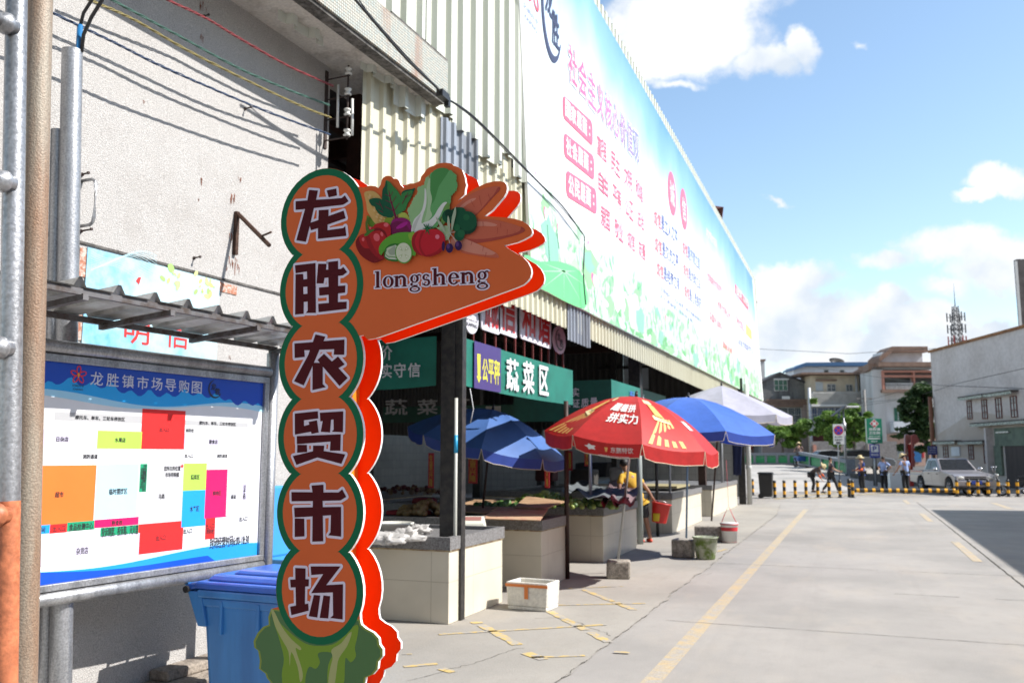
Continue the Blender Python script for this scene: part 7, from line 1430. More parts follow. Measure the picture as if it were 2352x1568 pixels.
for i in range(400):
    p = dp(1862+rt.uniform(-2, 14), 920+rt.uniform(-5, 6), 88.5); e1 = Vector((rt.gauss(0, 1), rt.gauss(0, 1), rt.gauss(0, 1))).normalized()*.14; e2 = e1.orthogonal().normalized()*.08; m.add([p-e1, p-e2, p+e1, p+e2], [(0, 1, 2, 3)])
tag(m.build('roof_shrub'), 'small yellowish shrub growing on the ledge between the cement and the cream house', 'shrub')
# ================================================================ SIGNS, LAMP
def post_sign(nm, lb, D, x0, y0, x1, y1, xb, yb, mt, cat='sign', pr=.05, dep=.08, posts=None, pm=None, base0=True):
    pl = PL(dp((x0+x1)/2, 1045, D), CR); a0, b1 = pl.ab(x0, y0); a1, b0 = pl.ab(x1, y1); zb_ = dp(xb, yb, D).z-H if not base0 else -H
    t = thing(nm, lb, cat, pl.pt((a0+a1)/2, zb_, 0)); m = MB().use(mt); m.pbox(pl, a0, b0, a1, b1, -dep/2, dep/2); m.build('panel', parent=t, bevel=.01)
    for x in (posts or [(x0+x1)/2]): a = pl.ab(x, y1)[0]; m = MB().use(pm or GALV); m.tube([pl.pt(a, zb_, -dep/2-pr-.005), pl.pt(a, b1-.1, -dep/2-pr-.005)], pr, 10); m.build('post', parent=t)
    return t, pl.off(dep/2+.002)
t, pl = post_sign('no_parking_sign', 'white sign with a blue and red no-stopping disc in front of the light green trees', 50, 1913, 974, 1939, 1020, 1926, 1090, WHITE, pm=GALV, pr=.035)
m = MB(); ca, cb = pl.ab(1926, 988); r_ = .27; m.use(flat('sg_red', (.62, .03, .04), .5)); m.poly(pl, ell_pts(ca, cb, r_, r_, 28), .001); m.use(flat('sg_blue', (.02, .05, .5), .5)); m.poly(pl, ell_pts(ca, cb, r_*.78, r_*.78, 28), .004); m.use(MATS['sg_red'])
for s_ in (1, -1): m.poly(pl, [(ca-.19, cb-s_*.15), (ca-.15, cb-s_*.19), (ca+.19, cb+s_*.15), (ca+.15, cb+s_*.19)][::1], .007+.001*s_)
m.use(INK)
for tx, y0, y1 in (('禁止停车', 1001, 1005), ('违者拖车', 1007, 1012)): a0, b1 = pl.ab(1917, y0); a1, b0 = pl.ab(1935, y1); put_text(m, pl, tx, a0, b0, a1, b1, .002, .03)
a0, b0 = pl.ab(1920, 1018); a1, b1 = pl.ab(1931, 1014); m.poly(pl, [(a0, b0), (a1, b0), (a1, b0+.05), (a1-.06, b1), (a0+.06, b1), (a0, b0+.05)], .002); m.build('lettering', parent=t)
SGN = mat('road_sign_green', (.008, .22, .12), .4, var=.05)
t, pl = post_sign('clinic_direction_sign', 'tall green roadside sign with a red and white flower badge above a blue parking sign', 48, 1988, 961, 2026, 1018, 2008, 1112, SGN, posts=[2010], pm=mat('post_dark', (.12, .12, .12), .7), pr=.11, dep=.22)
m = MB(); band(t, pl, 'side_frame', 1987, 961, 1992, 1018, flat('sg_pale', (.5, .58, .52)), .001, .006)
ca, cb = pl.ab(2008, 972.5); m.use(WHITE); m.poly(pl, [(ca, cb+.25), (ca+.25, cb), (ca, cb-.25), (ca-.25, cb)], .003); m.use(MATS['sg_red']); m.poly(pl, [(ca, cb+.21), (ca+.21, cb), (ca, cb-.21), (ca-.21, cb)], .006); m.use(WHITE)
for k in range(4): t_ = R(45+90*k); m.poly(pl, ell_pts(ca+.06*math.cos(t_), cb+.06*math.sin(t_), .07, .05, 12, rot=45+90*k), .009+.0005*k)
for tx, y0, y1, x0_, x1_ in (('龙胜镇', 982, 988.5, 1995, 2022), ('卫生院', 990.5, 997, 1995, 2022), ('急诊 24小时', 1000, 1003, 1996, 2021), ('前行200米', 1011, 1015, 2001, 2016)): a0, b1 = pl.ab(x0_, y0); a1, b0 = pl.ab(x1_, y1); m.use(WHITE); put_text(m, pl, tx, a0, b0, a1, b1, .004, .03)
a0, b1 = pl.ab(1994, 1005.5); a1, b0 = pl.ab(2022, 1008); m.poly(pl, [(a0, b0), (a1, b0), (a1, b1), (a0, b1)], .004); m.build('lettering', parent=t)
t2, pl2 = post_sign('parking_sign', 'blue parking sign with a white P panel hung below the tall green sign', 47.8, 1997, 1020, 2021, 1051, 2008, 1112, flat('sg_blue2', (.03, .05, .30), .5), posts=[2010], pr=.05, dep=.06)
m = MB().use(WHITE); a0, b1 = pl2.ab(2000, 1022); a1, b0 = pl2.ab(2018, 1038); m.poly(pl2, [(a0, b0), (a1, b0), (a1, b1), (a0, b1)], .001); m.use(flat('sg_blue2', (.03, .05, .30), .5)); a0, b1 = pl2.ab(2004, 1024); a1, b0 = pl2.ab(2014, 1036); put_text(m, pl2, 'P', a0, b0, a1, b1, .004, .04); m.use(WHITE); a0, b1 = pl2.ab(2000, 1041); a1, b0 = pl2.ab(2018, 1047); put_text(m, pl2, '停车场', a0, b0, a1, b1, .002, .02); m.build('lettering', parent=t2)
t, pl = post_sign('blue_notice_sign', 'small blue notice sign with white lines standing left of the silver pickup', 52, 2131, 1024, 2153, 1044, 2142, 1090, flat('sg_navy', (.04, .05, .22), .5), posts=[2142], pr=.04)
m = MB().use(flat('sg_lilac', (.5, .5, .62)));
for tx, y0, y1 in (('公告', 1025.5, 1030), ('车辆慢行 注意安全', 1032, 1035), ('请勿乱停乱放', 1037, 1040)): a0, b1 = pl.ab(2134, y0); a1, b0 = pl.ab(2150, y1); put_text(m, pl, tx, a0, b0, a1, b1, .002, .03)
m.build('lettering', parent=t)
q = dp(1944, 1090, 54); t = thing('street_lamp', 'grey street lamp with a white solar head above the no-parking sign', 'street lamp', (q.x, q.y, 0)); zt = dp(1944, 940, 54).z; m = MB().use(GALV); m.tube([(q.x, q.y, 0), (q.x, q.y, zt)], [.09, .05], 10); m.tube([(q.x, q.y, zt-1.3), (q.x, q.y, zt-.8)], .12, 10); m.build('post', parent=t)
m = MB().use(GALV); hd = dp(1955, 934, 54); m.tube([Vector((q.x, q.y, zt)), hd], .035, 8); m.build('arm', parent=t); m = MB().use(WHITE); m.box(hd, (.85, .4, .10), CR); m.build('lamp_head', parent=t, bevel=.03); m = MB().use(BLACKM); pn = dp(1928, 946, 54); m.hexa([pn+CR*-.45+CF*.3+Vector((0, 0, -.25)), pn+CR*.35+CF*.3+Vector((0, 0, .35)), pn+CR*.35-CF*.3+Vector((0, 0, .35)), pn+CR*-.45-CF*.3+Vector((0, 0, -.25)), pn+CR*-.45+CF*.3+Vector((0, 0, -.2)), pn+CR*.35+CF*.3+Vector((0, 0, .4)), pn+CR*.35-CF*.3+Vector((0, 0, .4)), pn+CR*-.45-CF*.3+Vector((0, 0, -.2))]); m.build('solar_panel', parent=t)
# second carved market sign far off: pale face, dark red back, fluttering top
pl = PL(dp(2090, 1045, 50), (CR*.55+CF*.8).normalized()); D9 = Z9
t = thing('market_sign', 'second red and pink cut-out signboard seen edge-on, left of the silver pickup', 'signboard', pl.pt(0, -H, 0)); fr_ = [pl.ab(*D9(*p)) for p in ((1375, 800), (1395, 792), (1420, 800), (1432, 830), (1440, 850), (1400, 875), (1392, 900), (1400, 920), (1392, 940), (1402, 960), (1394, 985), (1405, 1010), (1400, 1060), (1378, 1060))]
m = MB().use(flat('far_sign_face', (.55, .26, .22), .5)); m.prism(pl, fr_, -.05, 0, side=flat('far_sign_edge', (.6, .45, .48), .5)); m.build('front_plate', parent=t); pl3 = PL(pl.O+CR*.42+CF*.1, pl.e1); m = MB().use(flat('far_sign_red', (.42, .03, .02), .5)); m.prism(pl3, fr_, -.05, 0, side=flat('far_sign_edge2', (.5, .12, .10), .5)); m.build('back_plate', parent=t); m = MB().use(MATS['far_sign_red']); a, b = pl.ab(*D9(1392, 950)); q = pl.pt(a, 0, 0); m.box((q.x+.15, q.y, 1.15), (.18, .1, 2.3), CR); m.build('core', parent=t)
# ================================================================ BOLLARDS, BARS, BLACK BIN
BBLK = flat('bollard_black', (.018, .018, .02), .45); BYL = flat('bollard_yellow', (.75, .36, .01), .45)
def stripes(m, p, q, r, bands):
    d = Vector(q)-Vector(p)
    for i in range(len(bands)-1): m.use(BYL if i % 2 else BBLK); m.tube([Vector(p)+d*bands[i], Vector(p)+d*bands[i+1]], r, 14, cap=(i == len(bands)-2))
q = gp(1805, 1143); m = MB(); m.use(BBLK); m.lathe((q.x, q.y, 0), [(.13, 0), (.13, .02), (.08, .03)], 14); stripes(m, (q.x, q.y, .02), (q.x, q.y, .70), .062, [0, .18, .38, .62, .84, 1]); b0_ = m.build('bollard', origin=(q.x, q.y, 0))
ordn = ['first', 'second', 'third', 'fourth', 'fifth', 'sixth', 'seventh', 'eighth']
tag(b0_, 'second black and yellow bollard right of the black bin', 'bollard', 'black and yellow bollards across the road'); BX = [(1729, 1137, 'lone black and yellow bollard between the end column and the black bin'), (1780, 1143, 'first black and yellow bollard, touching the right side of the black bin')]
for i, x in enumerate((1837, 1868, 1901, 1930, 1959)): BX.append((1829+i*0 if False else x, 1143, '%s black and yellow bollard right of the black bin' % ordn[i+2]))
BX += [(1993, 1142, 'eighth black and yellow bollard right of the black bin, just before the bar end')]
for i, x in enumerate((2232, 2269, 2307, 2345)): pass
BX = [(1729, 1137, BX[0][2]), (1780, 1143, BX[1][2])]+[(x, y, l) for x, y, l in BX[2:]]
# positions measured along the row: 1780 1805 1829 1854 1880 1905 1930 1958 1984
BX = [(1729, 1137, 'lone black and yellow bollard between the end column and the black bin'), (1780, 1143, 'first black and yellow bollard, touching the black bin')]+[(x, 1142.5, '%s black and yellow bollard counted from the black bin' % ordn[i+2]) for i, x in enumerate((1827, 1852, 1879, 1905, 1930, 1959))]
b0_['label'] = 'second black and yellow bollard counted from the black bin'; b0_.location = gp(1802, 1143)
for x, y, l in BX: o = b0_.copy(); C.objects.link(o); o.location = gp(x, y); o['label'] = l
for i, x in enumerate((2322-0, 2352)): pass
zf5 = Z(3450, 1600, 3.4845)
for i, x in enumerate((1322, 1487, 1617, 1758, 1903, 2036, 2168)):
    u, v = zf5(x, 1350); o = b0_.copy(); C.objects.link(o); o.location = gp(u, v-1); o['label'] = ['bollard where the striped ground bar ends before the pickup wheel', 'bollard in front of the pickup headlight', 'bollard before the pickup number plate', 'bollard before the right end of the pickup bumper', 'bollard before the scooter front fairing', 'bollard before the scooter front wheel', 'rightmost bollard at the edge of the photo'][i]
p = gp(*Z9(920, 1310)); m = MB(); stripes(m, (p.x, p.y, 0), (p.x, p.y, .75), .07, [0, .5, .52, .68, .74, 1]); tag(m.build('barrier_post', origin=(p.x, p.y, 0)), 'black barrier post at the left end of the striped ground bar', 'post')
p0, p1 = gp(*Z9(935, 1300)), gp(*Z9(1790, 1302)); p0.z = p1.z = .24; m = MB(); n = 26; bn = [0]; 
for i in range(13): bn += [(i+.62)/13, (i+1)/13]
stripes(m, p0, p1, .085, bn); tag(m.build('barrier_bar', origin=p0), 'long black and yellow striped bar lying across the lane', 'barrier bar')
q = gp(1760, 1144); t = thing('wheelie_bin', 'black wheelie bin standing in the road by the first bollards', 'wheelie bin', (q.x, q.y, 0)); m = MB().use(BLACK); o_ = Vector((q.x, q.y+.1, 0))
m.hexa([o_+Vector((x*.23, y*.22, .06)) for x, y in cor]+[o_+Vector((x*.27, y*.28, .95)) for x, y in cor]); m.build('body', parent=t, bevel=.03); m = MB().use(BLACK); m.hexa([o_+Vector((x*.29, y*.30, .955)) for x, y in cor]+[o_+Vector((x*.27, y*.27, 1.03)) for x, y in cor]); m.build('lid', parent=t, bevel=.02)
m = MB().use(BLACK); m.tube([o_+Vector((-.30, -.2, .98)), o_+Vector((-.30, .2, .98))], .02, 8); m.build('handle', parent=t)
for s_ in (-1, 1): m = MB().use(BLACK); m.tube([o_+Vector((-.2, s_*.22, .1)), o_+Vector((-.2, s_*.27, .1))], .1, 14); m.build('wheel', parent=t)
# ================================================================ VEHICLES
def frame(org, hd):  # hd = heading vector on the ground
    f = Vector((hd[0], hd[1], 0)).normalized(); s = Vector((-f.y, f.x, 0)); o = Vector(org); return lambda x, y, z: o+f*x+s*y+Vector((0, 0, z))
class SP_:  # side plane at lateral offset y, outward sign sg
    def __init__(s, P, y, sg): s.P, s.y, s.sg = P, y, sg
    def pt(s, a, b, h=0): return s.P(a, s.y+s.sg*h, b)
SILV = mat('silver_paint', (.33, .31, .325), .35, .5, var=.06, vs=2, coat=.5); TYRE = flat('tyre', (.018, .018, .018), .85); RIM = flat('rim', (.38, .38, .40), .35, metal=.7); CGL = mat('car_glass', (.02, .022, .025), .12, var=.3, spec=.35); CHR = flat('chrome', (.6, .6, .62), .15, metal=.9)
def wheel(t, P, x, y, r, w, sg):
    m = MB().use(TYRE); c = P(x, y, r); ax = P(0, 1, 0)-P(0, 0, 0); m.lathe(c, [(r*.62, -w/2), (r*.93, -w/2), (r, -w*.35), (r, w*.35), (r*.93, w/2), (r*.62, w/2)], 26, axis=ax); wo = m.build('tyre', parent=t); ORG[wo.name] = ORG[t.name]
    m = MB().use(RIM); m.lathe(c, [(r*.63, sg*w*.46), (r*.56, sg*w*.30), (0, sg*w*.34)], 26, axis=ax); m.use(RIM)
    for k in range(6): a = k*math.pi/3; f = P(1, 0, 0)-P(0, 0, 0); d = f*math.cos(a)+Vector((0, 0, math.sin(a))); m.tube([c+ax*sg*w*.36+d*r*.1, c+ax*sg*w*.42+d*r*.58], .028, 6)
    m.use(TYRE); 
    for k in range(6): a = (k+.5)*math.pi/3; f = P(1, 0, 0)-P(0, 0, 0); d = f*math.cos(a)+Vector((0, 0, math.sin(a))); m.ell(c+ax*sg*w*.35+d*r*.40, (r*.10, r*.10, r*.10), 6, 4)
    m.build('rim', parent=wo)
rw = gp(2121, 1129.8); fw = gp(2184, 1136.2); hd = (fw-rw).normalized(); WB = 3.0; L0 = rw; P = frame(rw+ Vector((-hd.y, hd.x, 0))*0, hd)
side = Vector((-hd.y, hd.x, 0)); cdirn = (Vector((0, 0, 0))-rw); sgn = 1 if side.dot(-CR) > 0 else -1     # the side we see (towards the left of the picture)
W2 = .84; o_ = rw-side*sgn*(W2-.10); P = frame(o_, hd)
t = thing('pickup_truck', 'silver double-cab pickup parked behind the bollards, front towards the right', 'pickup truck', (o_.x, o_.y, 0))
def arch(cx, r, n=9): return [(cx+r*math.cos(math.pi*i/n), .36+r*math.sin(math.pi*i/n)) for i in range(n+1)]
prof = [(-1.25, .50), (-1.25, .84), (.28, .84), (.30, .99), (2.10, 1.03), (2.35, 1.01), (3.35, .90), (3.62, .80), (3.68, .62), (3.66, .42), (3.52, .34)]+arch(3.0, .44)[0:]+[(2.5, .34), (.5, .34)]+arch(0, .44)+[(-.5, .42), (-1.2, .46)]
m = MB().use(SILV)
def sideprism(m, prof, y0, y1, taper=None): m.prism(SP_(P, y0, 1), prof, 0, y1-y0)
m.prism(SP_(P, -W2, 1), prof, 0, 2*W2); m.build('body', parent=t, bevel=.03)
for sg in (-1, 1): m = MB().use(SILV); m.box(P(-.485, sg*(W2-.035), .925), (1.53, .07, .165), hd); m.build('bed_side', parent=t)
m = MB().use(SILV); m.box(P(-1.215, 0, .925), (.07, 2*W2-.142, .165), hd); m.build('tailgate', parent=t)
m = MB().use(SILV); lo = [(.32, 1.0), (2.12, 1.03)]; hi = [(.48, 1.56), (1.52, 1.58)]; yb, yt = W2-.03, W2-.17
def cab(m, g=0.0): m.hexa([P(.30, -yb, .99), P(2.14, -yb, 1.02), P(2.14, yb, 1.02), P(.30, yb, .99), P(.50, -yt, 1.55), P(1.48, -yt, 1.57), P(1.48, yt, 1.57), P(.50, yt, 1.55)])
cab(m); m.build('cab', parent=t, bevel=.05)
def lerp2(a, b, f): return a+(b-a)*f
def glassq(nm, p00, p10, p11, p01, out, mt=CGL):
    m = MB().use(mt); n = out; m.quad(*[q+n*.012 for q in (p00, p10, p11, p01)]); return m.build(nm, parent=t)
for sg in (-1, 1):
    ov = (P(0, sg, 0)-P(0, 0, 0)); b0, b1 = P(.30, sg*yb, .99), P(2.14, sg*yb, 1.02); t0_, t1_ = P(.50, sg*yt, 1.55), P(1.48, sg*yt, 1.57)
    def q(u, v, b0=b0, b1=b1, t0_=t0_, t1_=t1_): return lerp2(lerp2(b0, b1, u), lerp2(t0_, t1_, u), v)
    glassq('side_window', q(.12, .12), q(.45, .12), q(.42, .86), q(.16, .86), ov); glassq('side_window', q(.50, .12), q(.90, .12), q(.86, .86), q(.48, .86), ov)
    for x in (.95, 1.85): m = MB().use(BLACK); m.box(P(x, sg*(W2+.012), .88), (.14, .02, .035), hd); m.build('door_handle', parent=t)
    for x in (.36, 1.27, 2.12): m = MB().use(flat('seam', (.10, .10, .10))); m.hexa([P(x-.004, sg*W2, .45), P(x+.004, sg*W2, .45), P(x+.004, sg*(W2+.002), .45), P(x-.004, sg*(W2+.002), .45), P(x-.004, sg*W2, .98), P(x+.004, sg*W2, .98), P(x+.004, sg*(W2+.002), .98), P(x-.004, sg*(W2+.002), .98)]); m.build('door_seam', parent=t)
    m = MB().use(CHR); m.ell(P(2.0, sg*(W2+.13), 1.10), (.10, .10, .09), 12, 8); m.tube([P(2.0, sg*(W2-.03), 1.04), P(2.0, sg*(W2+.1), 1.07)], .02, 6); m.build('mirror', parent=t)
    m = MB().use(CHR); m.box(P(3.645, sg*.62, .755), (.06, .34, .15), hd); m.use(flat('lamp_glass', (.65, .65, .62), .1)); m.ell(P(3.68, sg*.62, .755), (.05, .14, .065), 10, 8, rot=hd.to_track_quat('X', 'Z').to_matrix()); m.build('headlight', parent=t)
fo = P(1, 0, 0)-P(0, 0, 0); b0, b1 = P(2.14, -yb, 1.02), P(2.14, yb, 1.02); t0_, t1_ = P(1.48, -yt, 1.57), P(1.48, yt, 1.57)
def qq(u, v): return lerp2(lerp2(b0, b1, u), lerp2(t0_, t1_, u), v)
glassq('windscreen', qq(.05, .06), qq(.95, .06), qq(.93, .90), qq(.07, .90), (fo+Vector((0, 0, .8))).normalized())
m = MB().use(BLACK); m.box(P(3.66, 0, .75), (.05, .85, .15), hd); m.use(CHR); m.box(P(3.69, 0, .82), (.02, .85, .02), hd); m.box(P(3.69, 0, .75), (.02, .85, .015), hd); m.build('grille', parent=t)
m = MB().use(SILV); m.box(P(3.66, 0, .52), (.20, 1.66, .22), hd); m.build('bumper', parent=t, bevel=.04); m = MB().use(BLACK); m.box(P(3.765, 0, .50), (.01, .9, .12), hd); m.use(flat('plate_blue', (.03, .07, .35), .4)); m.box(P(3.775, 0, .56), (.01, .44, .14), hd); m.build('number_plate', parent=t)
m = MB().use(BLACK); m.box(P(-.46, 0, .852), (1.40, 1.50, .02), hd); m.build('bed_floor', parent=t); m = MB().use(flat('band_red', (.55, .04, .04)))
for i in range(9): m.box(P(-1.18+.16*i, sgn*(W2+.003), .955), (.08, .004, .05), hd)
m.build('reflective_band', parent=t); m = MB().use(BLACK); m.box(P(1.2, 0, .33), (4.4, 1.2, .2), hd); m.build('chassis', parent=t)
for x in (0, WB):
    for sg in (-1, 1): wheel(t, P, x, sg*(W2-.10), .36, .22, sg)
# sedans behind the railing, roofs showing
def sedan(lb, org, hdv, paint):
    P = frame(org, hdv); t = thing('parked_car', lb, 'car', org, 'parked cars behind the bridge railing'); hh_ = Vector((hdv[0], hdv[1], 0)).normalized()
    pr = [(-.85, .45), (-.9, .75), (-.75, .98), (.35, 1.0), (2.5, .95), (3.4, .82), (3.55, .6), (3.5, .35), (3.1, .3), (2.9, .55), (2.5, .55), (2.3, .3), (.4, .3), (.2, .55), (-.2, .55), (-.4, .3), (-.8, .35)]
    m = MB().use(paint); m.prism(SP_(P, -.82, 1), pr, 0, 1.64); m.build('body', parent=t, bevel=.06); gl_ = [(-.1, .99), (.45, 1.36), (1.3, 1.43), (1.9, 1.36), (2.6, .96)]; m = MB().use(CGL); m.prism(SP_(P, -.70, 1), gl_, 0, 1.40); m.build('glasshouse', parent=t, bevel=.05)
    m = MB().use(paint); m.prism(SP_(P, -.62, 1), [(.42, 1.37), (1.3, 1.44), (1.95, 1.37), (1.9, 1.42), (1.3, 1.48), (.5, 1.42)], 0, 1.24); m.build('roof', parent=t)
    for x in (0, 2.7):
        for sg in (-1, 1): wheel(t, P, x, sg*.74, .31, .2, sg)
a = dp(1872, 1060, 67); sedan('white car whose roof shows above the railing beside the tricycle rider', Vector((a.x-.2, a.y, .63)), (CR.x, CR.y), flat('car_white', (.70, .70, .70), .2, coat=.5)); a = dp(1925, 1066, 63); sedan('dark car whose roof shows above the sloping railing', Vector((a.x+.2, a.y, .63)), (CR.x, CR.y), flat('car_dark', (.12, .13, .14), .2, coat=.5))
m = MB().use(PAVM); e_ = [dp(1842, 1045, 64.5), dp(1962, 1045, 55.5), dp(2030, 1045, 84), dp(1842, 1045, 84)]
m.hexa([(p.x, p.y, -.2) for p in e_]+[(p.x, p.y, .62) for p in e_])
tag(m.build('road_embankment'), kind='structure')
# scooter
def scooter(lb, rear, front, col):
    h_ = (front-rear); wb = h_.length; h_ = h_.normalized(); P = frame(rear, h_); t = thing('motor_scooter', lb, 'scooter', rear); k = wb/1.25
    for x in (0, wb):
        m = MB().use(TYRE); ax = P(0, 1, 0)-P(0, 0, 0); c = P(x, 0, .25); m.lathe(c, [(.17, -.05), (.235, -.05), (.25, -.02), (.25, .02), (.235, .05), (.17, .05), (.17, -.05)], 22, axis=ax); m.use(RIM); m.lathe(c, [(.172, -.03), (.14, 0), (.172, .03)], 22, axis=ax); m.lathe(c, [(.03, -.08), (.03, .08)], 10, axis=ax)
        for a in range(5): d = h_*math.cos(a*1.257)+Vector((0, 0, math.sin(a*1.257))); m.tube([c, c+d*.16], .014, 5)
        m.build('wheel', parent=t)
    def shell(pts, w, mt, nm): m = MB().use(mt); m.prism(SP_(P, -w/2, 1), [(x*k, z) for x, z in pts], 0, w); return m.build(nm, parent=t, bevel=.03)
    shell([(-.34, .62), (-.28, .73), (.22, .73), (.42, .58), (.52, .36), (.40, .26), (.22, .34), (.05, .50)], .18, BLACK, 'tail_fairing'); shell([(.80, .30), (.95, .72), (1.02, .95), (1.08, .92), (1.06, .70), (1.18, .52), (1.40, .50), (1.45, .42), (1.15, .42), (.95, .28)], .20, col, 'front_fairing')
    shell([(-.32, .74), (-.30, .80), (.15, .82), (.50, .74), (.45, .70), (.2, .74)], .26, BLACK, 'seat'); shell([(.38, .24), (.38, .30), (.9, .30), (.9, .24)], .24, BLACK, 'footboard')
    m = MB().use(BLACKM); m.tube([P(wb, 0, .25), P(1.0*k, 0, .98)], .028, 8); m.tube([P(.98*k, -.30, 1.02), P(1.02*k, 0, .98), P(.98*k, .30, 1.02)], .016, 8); m.build('handlebar', parent=t)
    for s_ in (-1, 1): m = MB().use(CHR); m.tube([P(.99*k, s_*.22, 1.0), P(1.0*k, s_*.27, 1.18)], .008, 5); m.ell(P(1.0*k, s_*.28, 1.21), (.05, .05, .035), 10, 6); m.build('mirror', parent=t)
    m = MB().use(flat('lamp_glass', (.65, .65, .62), .1)); m.ell(P(1.10*k, 0, .86), (.05, .08, .06), 10, 6); m.build('headlight', parent=t)
    m = MB().use(CHR); m.tube([P(.3*k, -.14, .28), P(-.25*k, -.16, .26)], [.03, .05], 8); m.build('exhaust', parent=t)
zq = zf5; r_ = gp(*zq(1480, 1322)); f_ = gp(*zq(1955, 1335)); scooter('white and silver scooter parked in front of the pickup bumper', r_, f_, flat('scooter_silver', (.26, .27, .29), .3, coat=.4))
u0, v0 = zq(2140, 1322); r_ = gp(u0+25, v0); scooter('second scooter partly cut off by the right edge, handlebar mirrors showing', r_, r_+CR*.5-CF*1.1, flat('scooter_grey', (.35, .36, .38), .3))
# ================================================================ PEOPLE
SKIN = flat('skin', (.36, .19, .12), .5); HAIR = flat('hair_black', (.012, .010, .010), .6); STRAW = mat('straw', (.62, .50, .28), .8, var=.25, vs=40)
def skinmesh(nm, J, E, rad, mt, parent, sub=2, ry=None):
    me = bpy.data.meshes.new(nm); ks = list(J); og = ORG[parent.name]; me.from_pydata([tuple(Vector(J[k])-og) for k in ks], [(ks.index(a), ks.index(b)) for a, b in E], []); o = bpy.data.objects.new(nm, me); C.objects.link(o)
    sk = o.modifiers.new('s', 'SKIN'); sk.use_smooth_shade = True; sk.branch_smoothing = .6
    for i, k in enumerate(ks): r_ = rad[k]; r_ = r_ if isinstance(r_, tuple) else (r_, r_); me.skin_vertices[0].data[i].radius = r_; me.skin_vertices[0].data[i].use_root = (i == 0)
    ss = o.modifiers.new('u', 'SUBSURF'); ss.levels = ss.render_levels = sub; dg = bpy.context.evaluated_depsgraph_get(); dg.update(); m2 = bpy.data.meshes.new_from_object(o.evaluated_get(dg)); bpy.data.objects.remove(o)
    m2.materials.clear(); m2.materials.append(mt); m2.polygons.foreach_set('use_smooth', [True]*len(m2.polygons)); o = bpy.data.objects.new(nm, m2); C.objects.link(o); o.parent = parent; return o
def person(lb, base, face, pose, shirt, pants, hat=None, shoes=None, hscale=1.0, sleeve=True, cuff=None, skirt=False, grp=None, hair=True, shorts=False, lng=False):
    "pose: joints in body axes (right, forward, up) for a 1.68 m figure"
    f = Vector((face[0], face[1], 0)).normalized(); r = Vector((f.y, -f.x, 0)); B = Vector(base)
    D_ = dict(pel=(0, 0, .93), spi=(0, .0, 1.10), che=(0, .0, 1.30), nkb=(0, 0, 1.43), nek=(0, .005, 1.49), hed=(0, .015, 1.585), top=(0, .01, 1.66),
              sR=(.17, 0, 1.385), eR=(.21, -.02, 1.12), wR=(.22, .06, .88), hR=(.22, .09, .80), sL=(-.17, 0, 1.385), eL=(-.21, -.02, 1.12), wL=(-.22, .06, .88), hL=(-.22, .09, .80),
              pR=(.085, 0, .90), kR=(.095, .02, .49), aR=(.10, -.02, .085), tR=(.11, .12, .03), pL=(-.085, 0, .90), kL=(-.095, .02, .49), aL=(-.10, -.02, .085), tL=(-.11, .12, .03))
    D_.update(pose); J = {k: B+(r*v[0]+f*v[1]+Vector((0, 0, v[2])))*hscale for k, v in D_.items()}
    t = thing('person', lb, 'person', B, grp); s = hscale
    rad = dict(pel=(.135*s, .10*s), spi=(.12*s, .09*s), che=(.14*s, .10*s), nkb=(.07*s, .06*s), nek=.05*s, hed=(.078*s, .09*s), top=(.055*s, .06*s), sR=.055*s, sL=.055*s, eR=.040*s, eL=.040*s, wR=.027*s, wL=.027*s, hR=(.036*s, .018*s), hL=(.036*s, .018*s), pR=.085*s, pL=.085*s, kR=.055*s, kL=.055*s, aR=.036*s, aL=.036*s, tR=.030*s, tL=.030*s)
    E = [('pel', 'spi'), ('spi', 'che'), ('che', 'nkb'), ('nkb', 'nek'), ('nek', 'hed'), ('hed', 'top'), ('che', 'sR'), ('sR', 'eR'), ('eR', 'wR'), ('wR', 'hR'), ('che', 'sL'), ('sL', 'eL'), ('eL', 'wL'), ('wL', 'hL'), ('pel', 'pR'), ('pR', 'kR'), ('kR', 'aR'), ('aR', 'tR'), ('pel', 'pL'), ('pL', 'kL'), ('kL', 'aL'), ('aL', 'tL')]
    # fingers as separate chains off each palm
    for S in 'RL':
        h, w = J['h'+S], J['w'+S]; d = (h-w).normalized(); sd = d.cross(f); sd = sd.normalized() if sd.length > .1 else r; nn_ = d.cross(sd)
        for q, (o, ln) in enumerate(((-.026, .062), (-.009, .072), (.009, .068), (.026, .052))):
            k1, k2 = 'f%s%d' % (S, q), 'g%s%d' % (S, q); J[k1] = h+(d*(.035+ln*.4)+sd*o)*s; J[k2] = h+(d*(.035+ln)+sd*o*1.1+nn_*(-.02-.006*q))*s; rad[k1] = .009*s; rad[k2] = .0075*s; E += [('h'+S, k1), (k1, k2)]
        k1 = 'th'+S; J[k1] = w+(d*.055+sd*-.048)*s; rad[k1] = .010*s; E += [('w'+S, k1)]
    skinmesh('body', J, E, rad, SKIN, t, 2)
    # face: nose, ears, eyes, mouth on the head
    hd_ = J['hed']; up = (J['top']-J['nek']).normalized(); fd = f-up*f.dot(up); fd.normalize(); rd = fd.cross(up); rd.normalize(); m = MB().use(SKIN); m.ell(hd_+fd*.098*s-up*.005*s, (.014*s, .014*s, .020*s), 8, 6)
    for q in (-1, 1): m.ell(hd_+rd*q*.082*s, (.014*s, .02*s, .028*s), 8, 6)
    m.use(HAIR)
    for q in (-1, 1): m.ell(hd_+fd*.086*s+rd*q*.032*s+up*.022*s, (.011*s, .006*s, .006*s), 6, 4)
    m.use(flat('lips', (.30, .08, .07))); m.ell(hd_+fd*.087*s-up*.042*s, (.02*s, .008*s, .006*s), 6, 4); m.build('face', parent=t)
